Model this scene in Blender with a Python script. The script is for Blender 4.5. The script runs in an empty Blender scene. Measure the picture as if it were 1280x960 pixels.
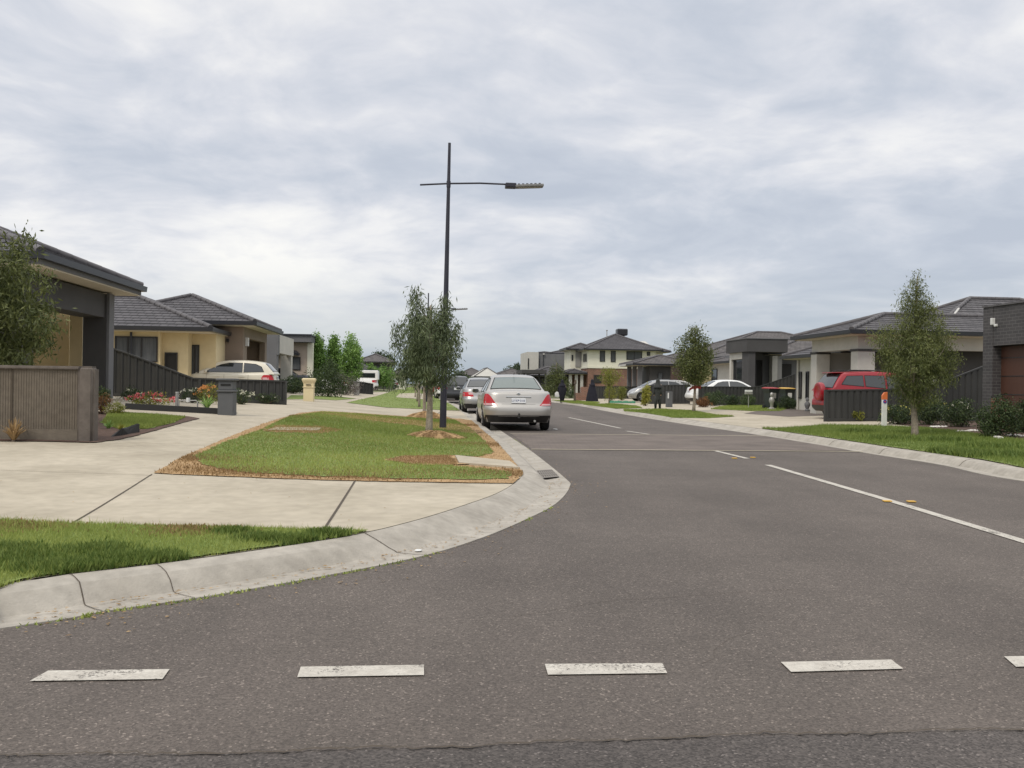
SKY, EXPO, SKX, SKY_Y = 0.90, 0.20, 40.5, 31.0
import bpy, bmesh, math, random
import numpy as np
from mathutils import Vector, Matrix
rad = math.radians
sc = bpy.context.scene
col = sc.collection
rng = np.random.default_rng(7)
random.seed(7)

# ------------------------------------------------------------------ camera
F = 1130.0
CAMZ = 1.2
M = (Matrix.Rotation(rad(90) + 1/F, 3, 'X') @ Matrix.Rotation(rad(0.8), 3, 'Z'))
MI = M.transposed()
cd = bpy.data.cameras.new('camera'); cam = bpy.data.objects.new('camera', cd); col.objects.link(cam)
cam.location = (0, 0, CAMZ); cam.rotation_euler = M.to_euler()
cd.sensor_width = 36; cd.lens = 36*F/1280; cd.clip_end = 6000; cd.clip_start = .05
sc.camera = cam

def ray(x, y):
    return M @ Vector(((x-640)/F, -(y-480)/F, -1))
def proj(p):
    d = MI @ (Vector(p) - Vector((0, 0, CAMZ)))
    return 640 + F*d.x/(-d.z), 480 - F*d.y/(-d.z)
def at(x, Z, y=481):
    """world x of pixel column x at distance Z"""
    r = ray(x, y); return r.x/r.y*Z
def sst(a, b, x):
    t = np.clip((x-a)/(b-a), 0, 1); return t*t*(3-2*t)
def plane_hit(x, y, z):
    r = ray(x, y); k = (z-CAMZ)/r.z; return (r.x*k, r.y*k)

# ------------------------------------------------------------------ street lines (measured on the road surface)
def catmull(P, n=8):
    P = [np.array(p, float) for p in P]; P = [2*P[0]-P[1]] + P + [2*P[-1]-P[-2]]
    out = []
    for i in range(1, len(P)-2):
        a, b, c, d = P[i-1:i+3]
        for k in range(n):
            t = k/n
            out.append(.5*((2*b)+(-a+c)*t+(2*a-5*b+4*c-d)*t*t+(-a+3*b-3*c+d)*t**3))
    out.append(P[-2]); return np.array(out)
lp = [(0, 787), (119, 767), (250, 748), (400, 722), (524, 697), (597, 675), (653, 652), (695, 630), (712, 609), (705, 597), (661, 562), (631, 542)]
lw = [plane_hit(x, y, 0) for x, y in lp]
lw = [(-30., -2.5), (-12., -1.2), (-5.0, 2.2)] + lw + [(-1.55, 37.3), (-2.85, 50), (-4.1, 60), (-8.0, 95), (-14.5, 150), (-26, 240), (-48, 400)]
LL = catmull(lw, 8)
rp = [(1280, 602), (1174, 581), (1085, 567), (1004, 553), (929, 541), (841, 528), (768, 516), (727, 508)]
rw = [plane_hit(x, y, 0) for x, y in rp]
rw = [(30, -3), (14, 3.0), (8.2, 8.0)] + rw + [(2.9, 63.5), (.1, 92), (-6.3, 150), (-18, 240), (-40, 400)]
RL = catmull(rw, 8)

def normals(P):
    d = np.gradient(P, axis=0); d /= np.linalg.norm(d, axis=1)[:, None]
    return np.stack([-d[:, 1], d[:, 0]], 1)      # to the left of the direction of travel
LN, RN = normals(LL), -normals(RL)
KW = .58
LB, RB = LL + LN*KW, RL + RN*KW                  # kerb backs

def closed(B, far):
    return np.vstack([B, far])
REG = {}
def inside(P, X, Y):
    c = np.zeros(X.shape, bool); j = len(P)-1
    for i in range(len(P)):
        xi, yi = P[i]; xj, yj = P[j]
        if yi != yj: c ^= ((yi > Y) != (yj > Y)) & (X < (xj-xi)*(Y-yi)/(yj-yi)+xi)
        j = i
    return c
def sdist(P, X, Y, side):
    """distance to a kerb line, positive on the verge side"""
    X = np.asarray(X, float); Y = np.asarray(Y, float)
    key = id(P)
    if key not in REG: REG[key] = (P, closed(P, [(-5000, 6000), (-5000, P[0, 1])] if P is LB or P is LL else [(5000, 6000), (5000, P[0, 1])]))
    A0, B0 = P[:-1], P[1:]; D = B0-A0; l2 = np.maximum((D**2).sum(1), 1e-9)
    if X.size == 1:
        x, y = float(X.ravel()[0]), float(Y.ravel()[0])
        t = np.clip(((x-A0[:, 0])*D[:, 0]+(y-A0[:, 1])*D[:, 1])/l2, 0, 1)
        best = np.sqrt(((x-A0[:, 0]-t*D[:, 0])**2+(y-A0[:, 1]-t*D[:, 1])**2).min())
        best = np.full(X.shape, best)
        R = REG[key][1]; S = np.roll(R, 1, axis=0)
        m = (R[:, 1] > y) != (S[:, 1] > y); dy = np.where(S[:, 1] == R[:, 1], 1, S[:, 1]-R[:, 1])
        ins = np.full(X.shape, bool((m & (x < (S[:, 0]-R[:, 0])*(y-R[:, 1])/dy+R[:, 0])).sum() % 2))
    else:
        best = np.full(X.shape, 1e18)
        for i in range(len(A0)):
            t = np.clip(((X-A0[i, 0])*D[i, 0]+(Y-A0[i, 1])*D[i, 1])/l2[i], 0, 1)
            best = np.minimum(best, (X-A0[i, 0]-t*D[i, 0])**2+(Y-A0[i, 1]-t*D[i, 1])**2)
        best = np.sqrt(best); ins = inside(REG[key][1], X, Y)
    return np.where(ins, best, -best)
KH = .105
def hgt(X, Y, road=0.0):
    X = np.asarray(X, float); Y = np.asarray(Y, float)
    dl = sdist(LB, X, Y, 1); dr = sdist(RB, X, Y, -1)
    zl = KH + .40*sst(0, 7, dl)*sst(3, 20, Y) + .17*sst(6, 11, dl)*sst(8, 19, Y)
    zr = KH + .10*sst(0, 8, dr)
    return np.where(dl > -.02, zl, np.where(dr > -.02, zr, road))
def h1(x, y): return float(hgt(np.array([x]), np.array([y]))[0])
def gp(x, y, off=0.0):
    """where the sight line of photo pixel (x, y) meets the terrain"""
    z = .2
    for _ in range(25):
        X, Y = plane_hit(x, y, z)
        z = .5*z + .5*h1(X, Y)
    return Vector((X, Y, z+off))

# ------------------------------------------------------------------ materials
def nt(mat): mat.use_nodes = True; return mat.node_tree
def principled(name, colr, rough=.7, metal=0, spec=.5, coat=0, **k):
    m = bpy.data.materials.new(name); t = nt(m); b = t.nodes['Principled BSDF']
    b.inputs['Base Color'].default_value = (*colr, 1); b.inputs['Roughness'].default_value = rough
    b.inputs['Metallic'].default_value = metal; b.inputs['Specular IOR Level'].default_value = spec
    b.inputs['Coat Weight'].default_value = coat; b.inputs['Coat Roughness'].default_value = .03
    return m
def N(t, ty, **k):
    n = t.nodes.new(ty)
    for a, v in k.items():
        if a.startswith('i_'):
            n.inputs[a[2:].replace('_', ' ')].default_value = v
        else: setattr(n, a, v)
    return n
def ramp(t, stops):
    r = t.nodes.new('ShaderNodeValToRGB'); e = r.color_ramp.elements
    while len(e) > 1: e.remove(e[-1])
    e[0].position = stops[0][0]; e[0].color = (*stops[0][1], 1)
    for p, c in stops[1:]:
        q = e.new(p); q.color = (*c, 1)
    return r
def noisy(name, c1, c2, scale=3, detail=6, rough=.85, bump=.0, bscale=60, metal=0, spec=.4, fine=None, coord='Object', stretch=None):
    """two colours mixed by noise in the thing's own space, fine speckle, bump"""
    m = principled(name, c1, rough, metal, spec); t = m.node_tree; b = t.nodes['Principled BSDF']
    tc = N(t, 'ShaderNodeTexCoord'); out = tc.outputs[coord]
    if stretch:
        mp = N(t, 'ShaderNodeMapping'); mp.inputs['Scale'].default_value = stretch; t.links.new(out, mp.inputs[0]); out = mp.outputs[0]
    n = N(t, 'ShaderNodeTexNoise', i_Scale=scale, i_Detail=detail, i_Roughness=.6); t.links.new(out, n.inputs['Vector'])
    r = ramp(t, [(.32, c1), (.68, c2)]); t.links.new(n.outputs['Fac'], r.inputs[0]); last = r.outputs[0]
    if fine:
        amt, fs = fine
        n2 = N(t, 'ShaderNodeTexNoise', i_Scale=fs, i_Detail=3); t.links.new(tc.outputs[coord], n2.inputs['Vector'])
        mr = N(t, 'ShaderNodeMapRange'); mr.inputs[1].default_value = .3; mr.inputs[2].default_value = .7
        mr.inputs[3].default_value = 1-amt; mr.inputs[4].default_value = 1+amt; t.links.new(n2.outputs['Fac'], mr.inputs[0])
        v = N(t, 'ShaderNodeVectorMath', operation='SCALE'); t.links.new(last, v.inputs[0]); t.links.new(mr.outputs[0], v.inputs['Scale']); last = v.outputs[0]
    t.links.new(last, b.inputs['Base Color'])
    if bump:
        n3 = N(t, 'ShaderNodeTexNoise', i_Scale=bscale, i_Detail=5); t.links.new(tc.outputs[coord], n3.inputs['Vector'])
        bm = N(t, 'ShaderNodeBump', i_Strength=bump, i_Distance=.01); t.links.new(n3.outputs['Fac'], bm.inputs['Height']); t.links.new(bm.outputs[0], b.inputs['Normal'])
    return m
def brickmat(name, c1, c2, mortar, bw=.24, bh=.086, ms=.01, rough=.85, bump=.4, offset=.5):
    m = principled(name, c1, rough, 0, .3); t = m.node_tree; b = t.nodes['Principled BSDF']
    uv = N(t, 'ShaderNodeUVMap'); uv.uv_map = 'uv'
    k = N(t, 'ShaderNodeTexBrick', i_Scale=1.0); k.offset = offset
    k.inputs['Color1'].default_value = (*c1, 1); k.inputs['Color2'].default_value = (*c2, 1); k.inputs['Mortar'].default_value = (*mortar, 1)
    k.inputs['Brick Width'].default_value = bw; k.inputs['Row Height'].default_value = bh; k.inputs['Mortar Size'].default_value = ms
    t.links.new(uv.outputs[0], k.inputs['Vector'])
    n = N(t, 'ShaderNodeTexNoise', i_Scale=1.3, i_Detail=5); t.links.new(uv.outputs[0], n.inputs['Vector'])
    mr = N(t, 'ShaderNodeMapRange'); mr.inputs[1].default_value = .3; mr.inputs[2].default_value = .7; mr.inputs[3].default_value = .8; mr.inputs[4].default_value = 1.2
    t.links.new(n.outputs['Fac'], mr.inputs[0])
    v = N(t, 'ShaderNodeVectorMath', operation='SCALE'); t.links.new(k.outputs['Color'], v.inputs[0]); t.links.new(mr.outputs[0], v.inputs['Scale'])
    t.links.new(v.outputs[0], b.inputs['Base Color'])
    bm = N(t, 'ShaderNodeBump', i_Strength=bump, i_Distance=.012, invert=True); t.links.new(k.outputs['Fac'], bm.inputs['Height']); t.links.new(bm.outputs[0], b.inputs['Normal'])
    return m
def leafmat(name, dark, light, trans=.35, rough=.55):
    """foliage: colour varies leaf by leaf through the 'tint' attribute"""
    m = bpy.data.materials.new(name); t = nt(m); t.nodes.clear()
    o = N(t, 'ShaderNodeOutputMaterial'); a = N(t, 'ShaderNodeAttribute'); a.attribute_name = 'tint'
    r = ramp(t, [(0, dark), (1, light)]); t.links.new(a.outputs['Fac'], r.inputs[0])
    p = N(t, 'ShaderNodeBsdfPrincipled'); p.inputs['Roughness'].default_value = rough; p.inputs['Specular IOR Level'].default_value = .35
    tr = N(t, 'ShaderNodeBsdfTranslucent'); mx = N(t, 'ShaderNodeMixShader'); mx.inputs[0].default_value = trans
    t.links.new(r.outputs[0], p.inputs['Base Color']); t.links.new(r.outputs[0], tr.inputs['Color'])
    t.links.new(p.outputs[0], mx.inputs[1]); t.links.new(tr.outputs[0], mx.inputs[2]); t.links.new(mx.outputs[0], o.inputs['Surface'])
    return m

def asphalt(name, c1, c2, fleck=.42):
    m = principled(name, c1, .82, 0, .35); t = m.node_tree; b = t.nodes['Principled BSDF']
    tc = N(t, 'ShaderNodeTexCoord')
    big = N(t, 'ShaderNodeTexNoise', i_Scale=.38, i_Detail=9, i_Roughness=.68); t.links.new(tc.outputs['Object'], big.inputs['Vector'])
    r = ramp(t, [(.3, c1), (.7, c2)]); t.links.new(big.outputs['Fac'], r.inputs[0])
    # wheel-polished bands along the street
    mp = N(t, 'ShaderNodeMapping'); mp.inputs['Rotation'].default_value = (0, 0, rad(-5.6)); mp.inputs['Scale'].default_value = (1, .05, 1)
    t.links.new(tc.outputs['Object'], mp.inputs[0])
    wn = N(t, 'ShaderNodeTexNoise', i_Scale=.9, i_Detail=3); t.links.new(mp.outputs[0], wn.inputs['Vector'])
    w2 = N(t, 'ShaderNodeMapRange'); w2.inputs[1].default_value = .35; w2.inputs[2].default_value = .65; w2.inputs[3].default_value = .9; w2.inputs[4].default_value = 1.1
    t.links.new(wn.outputs['Fac'], w2.inputs[0])
    # aggregate
    vo = N(t, 'ShaderNodeTexVoronoi', i_Scale=125); t.links.new(tc.outputs['Object'], vo.inputs['Vector'])
    sp = N(t, 'ShaderNodeSeparateColor'); t.links.new(vo.outputs['Color'], sp.inputs[0])
    pw = N(t, 'ShaderNodeMapRange'); pw.inputs[1].default_value = 0; pw.inputs[2].default_value = 1; pw.inputs[3].default_value = 1-fleck*.75; pw.inputs[4].default_value = 1+fleck*.75
    t.links.new(sp.outputs[0], pw.inputs[0])
    fl = N(t, 'ShaderNodeMath', operation='GREATER_THAN'); fl.inputs[1].default_value = .965; t.links.new(sp.outputs[1], fl.inputs[0])
    fa = N(t, 'ShaderNodeMath', operation='MULTIPLY_ADD'); fa.inputs[1].default_value = 1.1; t.links.new(fl.outputs[0], fa.inputs[0]); t.links.new(pw.outputs[0], fa.inputs[2])
    mu = N(t, 'ShaderNodeMath', operation='MULTIPLY'); t.links.new(fa.outputs[0], mu.inputs[0]); t.links.new(w2.outputs[0], mu.inputs[1])
    v = N(t, 'ShaderNodeVectorMath', operation='SCALE'); t.links.new(r.outputs[0], v.inputs[0]); t.links.new(mu.outputs[0], v.inputs['Scale'])
    t.links.new(v.outputs[0], b.inputs['Base Color'])
    bm = N(t, 'ShaderNodeBump', i_Strength=.4, i_Distance=.005); t.links.new(vo.outputs['Distance'], bm.inputs['Height']); t.links.new(bm.outputs[0], b.inputs['Normal'])
    return m

MT = {}
MT['asphalt'] = asphalt('asphalt', (.074, .062, .053), (.120, .101, .087))
MT['asphalt_near'] = asphalt('asphalt_near', (.060, .052, .047), (.082, .071, .064), .6)
MT['paver'] = brickmat('road_paver', (.150, .122, .104), (.130, .108, .093), (.095, .082, .074), .22, .11, .006, .85, .3)
MT['line'] = noisy('road_paint', (.52, .49, .43), (.40, .37, .32), 9, 8, .7, .3, 120, fine=(.12, 60))
def worn(mat, under=(.085, .073, .064)):
    t = mat.node_tree; b = t.nodes['Principled BSDF']; src = b.inputs['Base Color'].links[0].from_socket
    tc = N(t, 'ShaderNodeTexCoord'); a_ = N(t, 'ShaderNodeTexNoise', i_Scale=75, i_Detail=4, i_Roughness=.7); t.links.new(tc.outputs['Object'], a_.inputs['Vector'])
    c_ = N(t, 'ShaderNodeTexNoise', i_Scale=5, i_Detail=5); t.links.new(tc.outputs['Object'], c_.inputs['Vector'])
    ad = N(t, 'ShaderNodeMath', operation='MULTIPLY_ADD'); ad.inputs[1].default_value = .55; t.links.new(c_.outputs['Fac'], ad.inputs[0]); t.links.new(a_.outputs['Fac'], ad.inputs[2])
    r = ramp(t, [(.86, (0, 0, 0)), (.93, (1, 1, 1))]); t.links.new(ad.outputs[0], r.inputs[0])
    m = N(t, 'ShaderNodeMix', data_type='RGBA'); t.links.new(r.outputs[0], m.inputs[0]); t.links.new(src, m.inputs[6]); m.inputs[7].default_value = (*under, 1); t.links.new(m.outputs[2], b.inputs['Base Color'])
worn(MT['line'])
MT['concrete'] = noisy('path_concrete', (.325, .285, .215), (.445, .395, .308), .8, 12, .9, .25, 90, fine=(.09, 7))
MT['kerb'] = noisy('kerb_concrete', (.29, .265, .225), (.39, .36, .31), 2.2, 12, .9, .4, 70, fine=(.12, 11))
MT['joint'] = principled('joint_dirt', (.07, .055, .04), .95)
MT['soil'] = noisy('soil', (.075, .05, .034), (.13, .09, .06), 4, 8, .95, .8, 40, fine=(.35, 30))
MT['deadgrass'] = noisy('dead_grass_ground', (.28, .175, .082), (.40, .262, .13), 3, 8, .95, .8, 50, fine=(.35, 45))
MT['turf'] = noisy('turf_ground', (.125, .175, .038), (.19, .23, .062), 1.6, 9, .95, .8, 60, fine=(.4, 40))
MT['terrain'] = noisy('terrain', (.09, .12, .04), (.14, .13, .07), .3, 8, .95)
MT['grate'] = principled('grate_steel', (.20, .18, .155), .7, .3)
MT['blade'] = leafmat('grass_blade', (.115, .175, .028), (.42, .46, .13), .3, .7)
MT['blade_lush'] = leafmat('grass_blade_lush', (.08, .135, .026), (.26, .31, .075), .3, .7)
MT['blade_dry'] = leafmat('grass_blade_dry', (.20, .125, .055), (.48, .33, .165), .25, .8)
MT['gum'] = leafmat('gum_leaf', (.062, .085, .040), (.21, .25, .13), .3)
MT['gum_olive'] = leafmat('gum_leaf_olive', (.07, .088, .028), (.23, .25, .085), .3)
MT['pear'] = leafmat('pear_leaf', (.10, .20, .04), (.34, .50, .15), .4)
MT['pine'] = leafmat('dark_leaf', (.018, .035, .014), (.07, .10, .04), .2)
MT['shrub'] = leafmat('shrub_leaf', (.025, .045, .018), (.10, .135, .045), .25)
MT['shrub_red'] = leafmat('shrub_leaf_red', (.10, .045, .02), (.30, .15, .05), .3)
MT['shrub_yel'] = leafmat('shrub_leaf_yellow', (.14, .16, .03), (.36, .34, .06), .3)
MT['lavender'] = leafmat('shrub_leaf_grey', (.07, .06, .055), (.20, .17, .15), .2)
MT['petal_r'] = leafmat('petal_red', (.55, .06, .06), (.85, .30, .32), .3)
MT['petal_o'] = leafmat('petal_orange', (.65, .22, .04), (.85, .50, .20), .3)
MT['petal_w'] = leafmat('petal_white', (.6, .58, .45), (.85, .84, .7), .3)
MT['petal_y'] = leafmat('petal_yellow', (.6, .5, .08), (.8, .75, .3), .3)
MT['bark'] = noisy('bark', (.20, .165, .13), (.32, .275, .22), 6, 8, .95, .7, 40, fine=(.25, 25), stretch=(1, 1, .25))
MT['bark_dark'] = noisy('bark_dark', (.07, .055, .04), (.13, .10, .08), 6, 8, .95, .6, 40, stretch=(1, 1, .25))
MT['tile'] = brickmat('roof_tile', (.088, .082, .086), (.060, .056, .060), (.022, .021, .022), .30, .33, .018, .6, .5)
MT['tile_lt'] = brickmat('roof_tile_light', (.135, .122, .118), (.098, .09, .088), (.045, .042, .04), .30, .33, .018, .7, .5)
MT['cap'] = noisy('ridge_cap', (.075, .070, .074), (.115, .108, .110), 4, 5, .6)
MT['gutter'] = principled('gutter_metal', (.040, .042, .050), .35, .3)
MT['gutter_w'] = principled('gutter_light', (.5, .48, .44), .4, .1)
MT['soffit'] = noisy('soffit', (.56, .50, .40), (.62, .56, .46), .5, 3, .8)
MT['cream'] = noisy('cream_render', (.60, .49, .29), (.67, .56, .35), .5, 6, .85, .15, 60, fine=(.04, 5))
MT['cream_lt'] = noisy('pale_render', (.68, .66, .54), (.73, .71, .60), .5, 6, .85, .15, 60)
MT['brown_r'] = noisy('brown_render', (.20, .155, .12), (.25, .195, .155), .6, 6, .85, .2, 60)
MT['pink_r'] = noisy('beige_render', (.40, .33, .27), (.45, .37, .31), .6, 6, .85, .2, 60)
MT['grey_r'] = noisy('grey_render', (.25, .245, .235), (.31, .305, .29), .6, 6, .85, .2, 60)
MT['grey_dk'] = noisy('charcoal_render', (.052, .050, .050), (.068, .066, .065), .8, 6, .8, .2, 60)
MT['grey_md'] = noisy('mid_grey_render', (.13, .13, .135), (.165, .165, .17), .6, 6, .85, .2, 60)
MT['white_r'] = noisy('white_render', (.44, .43, .39), (.52, .50, .455), .6, 6, .85, .15, 60, fine=(.04, 6))
MT['brick_dk'] = brickmat('dark_brick', (.070, .064, .066), (.054, .05, .052), (.105, .10, .098), .24, .086, .009, .6, .5)
MT['brick_rd'] = brickmat('red_brick', (.23, .105, .07), (.17, .085, .06), (.25, .2, .16), .24, .086, .01)
MT['door_br'] = noisy('brown_door', (.062, .026, .017), (.085, .036, .023), 2, 6, .6, .2, 30, stretch=(1, 1, .1))
MT['dark'] = principled('dark_interior', (.02, .019, .018), .8)  # near-black colour stands in for shade inside open garages
MT['glass'] = principled('window_glass', (.022, .026, .03), .04, 0, .9)
MT['frame_dk'] = principled('dark_window_frame', (.028, .027, .028), .4, .2)
MT['curtain'] = noisy('curtain', (.07, .075, .08), (.12, .125, .13), 4, 3, .9, stretch=(8, 8, .3))
MT['cbond'] = noisy('fence_steel', (.036, .037, .036), (.048, .048, .046), 1.5, 6, .5, .05, 30, metal=.1)
MT['post_w'] = noisy('white_post', (.60, .60, .58), (.70, .70, .68), 3, 6, .6)
MT['red_p'] = principled('red_paint', (.55, .06, .03), .5)
MT['orange_p'] = principled('orange_paint', (.62, .16, .05), .5)
MT['blue_p'] = principled('blue_paint', (.02, .03, .30), .5)
MT['yellow_p'] = principled('yellow_plastic', (.55, .33, .06), .6)
MT['redlid'] = principled('red_plastic', (.30, .025, .025), .6)
MT['bin'] = principled('bin_plastic', (.018, .024, .024), .5)
MT['pole'] = noisy('pole_paint', (.024, .024, .036), (.034, .034, .048), 4, 4, .45)
MT['lampgrey'] = noisy('lamp_housing', (.16, .16, .155), (.24, .235, .225), 14, 4, .5, metal=.3)
MT['ribbed'] = noisy('brown_concrete', (.125, .104, .080), (.165, .14, .11), 1.4, 8, .9, .5, 50, fine=(.12, 12))
MT['ribcap'] = noisy('cap_concrete', (.10, .084, .072), (.15, .128, .11), 2, 8, .9, .5, 50, fine=(.12, 12))
MT['mulch'] = noisy('mulch', (.055, .033, .024), (.11, .066, .048), 14, 8, .95, 1.0, 50, fine=(.4, 60))
MT['weedmat'] = principled('weed_mat', (.014, .014, .014), .7)
MT['boxgrey'] = noisy('letterbox_grey', (.085, .088, .092), (.115, .118, .122), 2, 6, .7, .2, 50)
MT['boxcream'] = noisy('letterbox_cream', (.60, .51, .31), (.68, .585, .38), 2, 6, .8, .2, 50)
MT['galv'] = principled('galvanised', (.36, .35, .33), .5, .5)
MT['stone'] = noisy('white_stone', (.5, .48, .44), (.65, .62, .58), 9, 5, .8, .5, 20)
MT['greencloth'] = noisy('green_cloth', (.03, .13, .075), (.05, .19, .11), 6, 5, .9)
MT['robe'] = noisy('black_cloth', (.008, .008, .014), (.015, .015, .024), 8, 4, .9, .3, 20)
MT['robe_grey'] = noisy('dark_grey_cloth', (.028, .030, .030), (.042, .044, .042), 8, 4, .9, .3, 20)
MT['skin'] = principled('skin', (.42, .26, .18), .6)
MT['whitecloth'] = principled('white_cloth', (.6, .6, .58), .8)
MT['tyre'] = principled('tyre_rubber', (.014, .014, .014), .85)
MT['rim'] = principled('rim_alloy', (.30, .30, .31), .35, .8)
MT['plastic'] = principled('black_trim', (.016, .016, .017), .5)
MT['tail'] = principled('tail_lens', (.42, .008, .014), .22, 0, .4, .25)
MT['tailclear'] = principled('clear_lens', (.55, .30, .30), .15, 0, .8, 1)
MT['head'] = principled('head_lens', (.62, .64, .66), .08, .2, .9, 1)
MT['chrome'] = principled('chrome', (.65, .65, .66), .12, 1)
MT['plate'] = principled('plate_white', (.62, .63, .64), .4)
MT['plate_b'] = principled('plate_blue', (.02, .035, .12), .5)
MT['cglass'] = principled('car_glass', (.018, .022, .024), .03, 0, 1.0)
MT['cglass_l'] = principled('car_glass_reflect', (.105, .135, .128), .05, 0, 1.0)  # pale grey-green reflection on the rear pane, put into the base colour
MT['gap'] = principled('panel_gap', (.012, .012, .012), .9)
def paint(name, c, metal=.0, rough=.3):
    m = principled(name, c, rough, metal, .4, .35); return m
MT['p_silver'] = paint('paint_silver', (.42, .405, .38), .5, .36)
MT['p_silver2'] = paint('paint_silver_blue', (.34, .34, .335), .5, .34)
MT['p_beige'] = paint('paint_beige', (.60, .56, .46), .1, .3)
MT['p_white'] = paint('paint_white', (.72, .72, .70), 0, .3)
MT['p_dark'] = paint('paint_charcoal', (.045, .047, .052), .3, .3)
MT['p_red'] = paint('paint_red', (.26, .004, .012), .0, .38)
MT['p_grey'] = paint('paint_grey', (.20, .21, .22), .4, .3)
MT['p_navy'] = paint('paint_navy', (.02, .024, .035), .2, .3)

# ------------------------------------------------------------------ mesh collector
class MB:
    def __init__(s): s.v = []; s.f = []; s.uv = {}; s.mi = {}
    def quad(s, *pts, uv=None, m=0):
        i = len(s.v); s.v += [tuple(p) for p in pts]; s.f.append(tuple(range(i, i+len(pts))))
        if uv: s.uv[len(s.f)-1] = uv
        if m: s.mi[len(s.f)-1] = m
    def box(s, x0, x1, y0, y1, z0, z1, bev=0.0, m=0):
        if bev > 0 and min(abs(x1-x0), abs(y1-y0), abs(z1-z0)) > 2.2*bev:
            bm = bmesh.new(); bmesh.ops.create_cube(bm, size=1)
            for v in bm.verts: v.co = Vector(((x0+x1)/2+v.co.x*(x1-x0), (y0+y1)/2+v.co.y*(y1-y0), (z0+z1)/2+v.co.z*(z1-z0)))
            bmesh.ops.bevel(bm, geom=bm.edges[:], offset=bev, segments=1, affect='EDGES')
            s.addbm(bm, m); return
        i = len(s.v)
        s.v += [(x, y, z) for z in (z0, z1) for x, y in ((x0, y0), (x1, y0), (x1, y1), (x0, y1))]
        for q in ((3, 2, 1, 0), (4, 5, 6, 7), (0, 1, 5, 4), (1, 2, 6, 5), (2, 3, 7, 6), (3, 0, 4, 7)):
            s.f.append(tuple(i+k for k in q))
            if m: s.mi[len(s.f)-1] = m
    def addbm(s, bm, m=0, T=None):
        bm.verts.index_update(); i = len(s.v)
        for v in bm.verts: s.v.append(tuple(T @ v.co if T else v.co))
        for f in bm.faces:
            s.f.append(tuple(i+v.index for v in f.verts))
            if m: s.mi[len(s.f)-1] = m
        bm.free()
    def tube(s, pts, r, n=8, cap=True, m=0, sx=1, sy=1):
        pts = [Vector(p) for p in pts]; R = r if isinstance(r, (list, tuple)) else [r]*len(pts)
        i0 = len(s.v); up = Vector((0, 0, 1))
        for k, p in enumerate(pts):
            d = (pts[min(k+1, len(pts)-1)]-pts[max(k-1, 0)]).normalized()
            a = d.cross(up) if abs(d.dot(up)) < .95 else d.cross(Vector((0, 1, 0)))
            a.normalize(); b = d.cross(a)
            for j in range(n):
                t = 2*math.pi*(j+.5)/n; q = p+a*(math.cos(t)*R[k]*sx)+b*(math.sin(t)*R[k]*sy); s.v.append(tuple(q))
        for k in range(len(pts)-1):
            for j in range(n):
                a0 = i0+k*n+j; a1 = i0+k*n+(j+1) % n
                s.f.append((a0, a1, a1+n, a0+n))
                if m: s.mi[len(s.f)-1] = m
        if cap:
            s.f.append(tuple(i0+j for j in range(n))[::-1]); s.f.append(tuple(i0+(len(pts)-1)*n+j for j in range(n)))
            if m: s.mi[len(s.f)-1] = m; s.mi[len(s.f)-2] = m
    def lathe(s, prof, n=16, c=(0, 0, 0), m=0, sq=0, ax='z'):
        i0 = len(s.v)
        for r, z in prof:
            for j in range(n):
                t = 2*math.pi*(j+.5)/n; x, y = r*math.cos(t), r*math.sin(t)
                s.v.append((c[0]+x, c[1]+y, c[2]+z) if ax == 'z' else ((c[0]+x, c[1]+z, c[2]+y) if ax == 'y' else (c[0]+z, c[1]+x, c[2]+y)))
        for k in range(len(prof)-1):
            for j in range(n):
                a0 = i0+k*n+j; a1 = i0+k*n+(j+1) % n
                s.f.append((a0, a1, a1+n, a0+n))
                if m: s.mi[len(s.f)-1] = m
        s.f.append(tuple(i0+j for j in range(n))[::-1]); s.f.append(tuple(i0+(len(prof)-1)*n+j for j in range(n)))
        if m: s.mi[len(s.f)-1] = m; s.mi[len(s.f)-2] = m
    def grid(s, P, wrap=False, m=0):
        """P: rows x cols of points"""
        i0 = len(s.v); R = len(P); C = len(P[0])
        for row in P: s.v += [tuple(p) for p in row]
        for a in range(R-1):
            for b in range(C if wrap else C-1):
                s.f.append((i0+a*C+b, i0+a*C+(b+1) % C, i0+(a+1)*C+(b+1) % C, i0+(a+1)*C+b))
                if m: s.mi[len(s.f)-1] = m
    def ring(s, x0, x1, y0, y1, prof):
        """closed profile [(outward offset, z)] swept round a rectangle with mitred corners"""
        P = []
        for o, z in list(prof)+[prof[0]]:
            P.append([(x0-o, y0-o, z), (x1+o, y0-o, z), (x1+o, y1+o, z), (x0-o, y1+o, z)])
        s.grid(P, wrap=True)
    def build(s, name, mat, parent=None, smooth=False, angle=None, loc=None):
        me = bpy.data.meshes.new(name); me.from_pydata(s.v, [], s.f); me.validate(verbose=False)
        for mm in (mat if isinstance(mat, (list, tuple)) else [mat]): me.materials.append(mm)
        if s.mi and len(me.polygons) == len(s.f):
            for k, q in s.mi.items(): me.polygons[k].material_index = q
        u = me.uv_layers.new(name='uv')
        big = len(me.polygons) > 60000
        if not big:
            ok = len(me.polygons) == len(s.f)
            for p in me.polygons:
                if ok and p.index in s.uv:
                    for li, c in zip(p.loop_indices, s.uv[p.index]): u.data[li].uv = c
                    continue
                n = p.normal; ax, ay, az = abs(n.x), abs(n.y), abs(n.z)
                for li in p.loop_indices:
                    c = me.vertices[me.loops[li].vertex_index].co
                    u.data[li].uv = (c.x, c.y) if az > ax and az > ay else ((c.y, c.z) if ax > ay else (c.x, c.z))
        o = bpy.data.objects.new(name, me); col.objects.link(o)
        if parent is not None: o.parent = parent
        if loc is not None: o.location = loc
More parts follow.
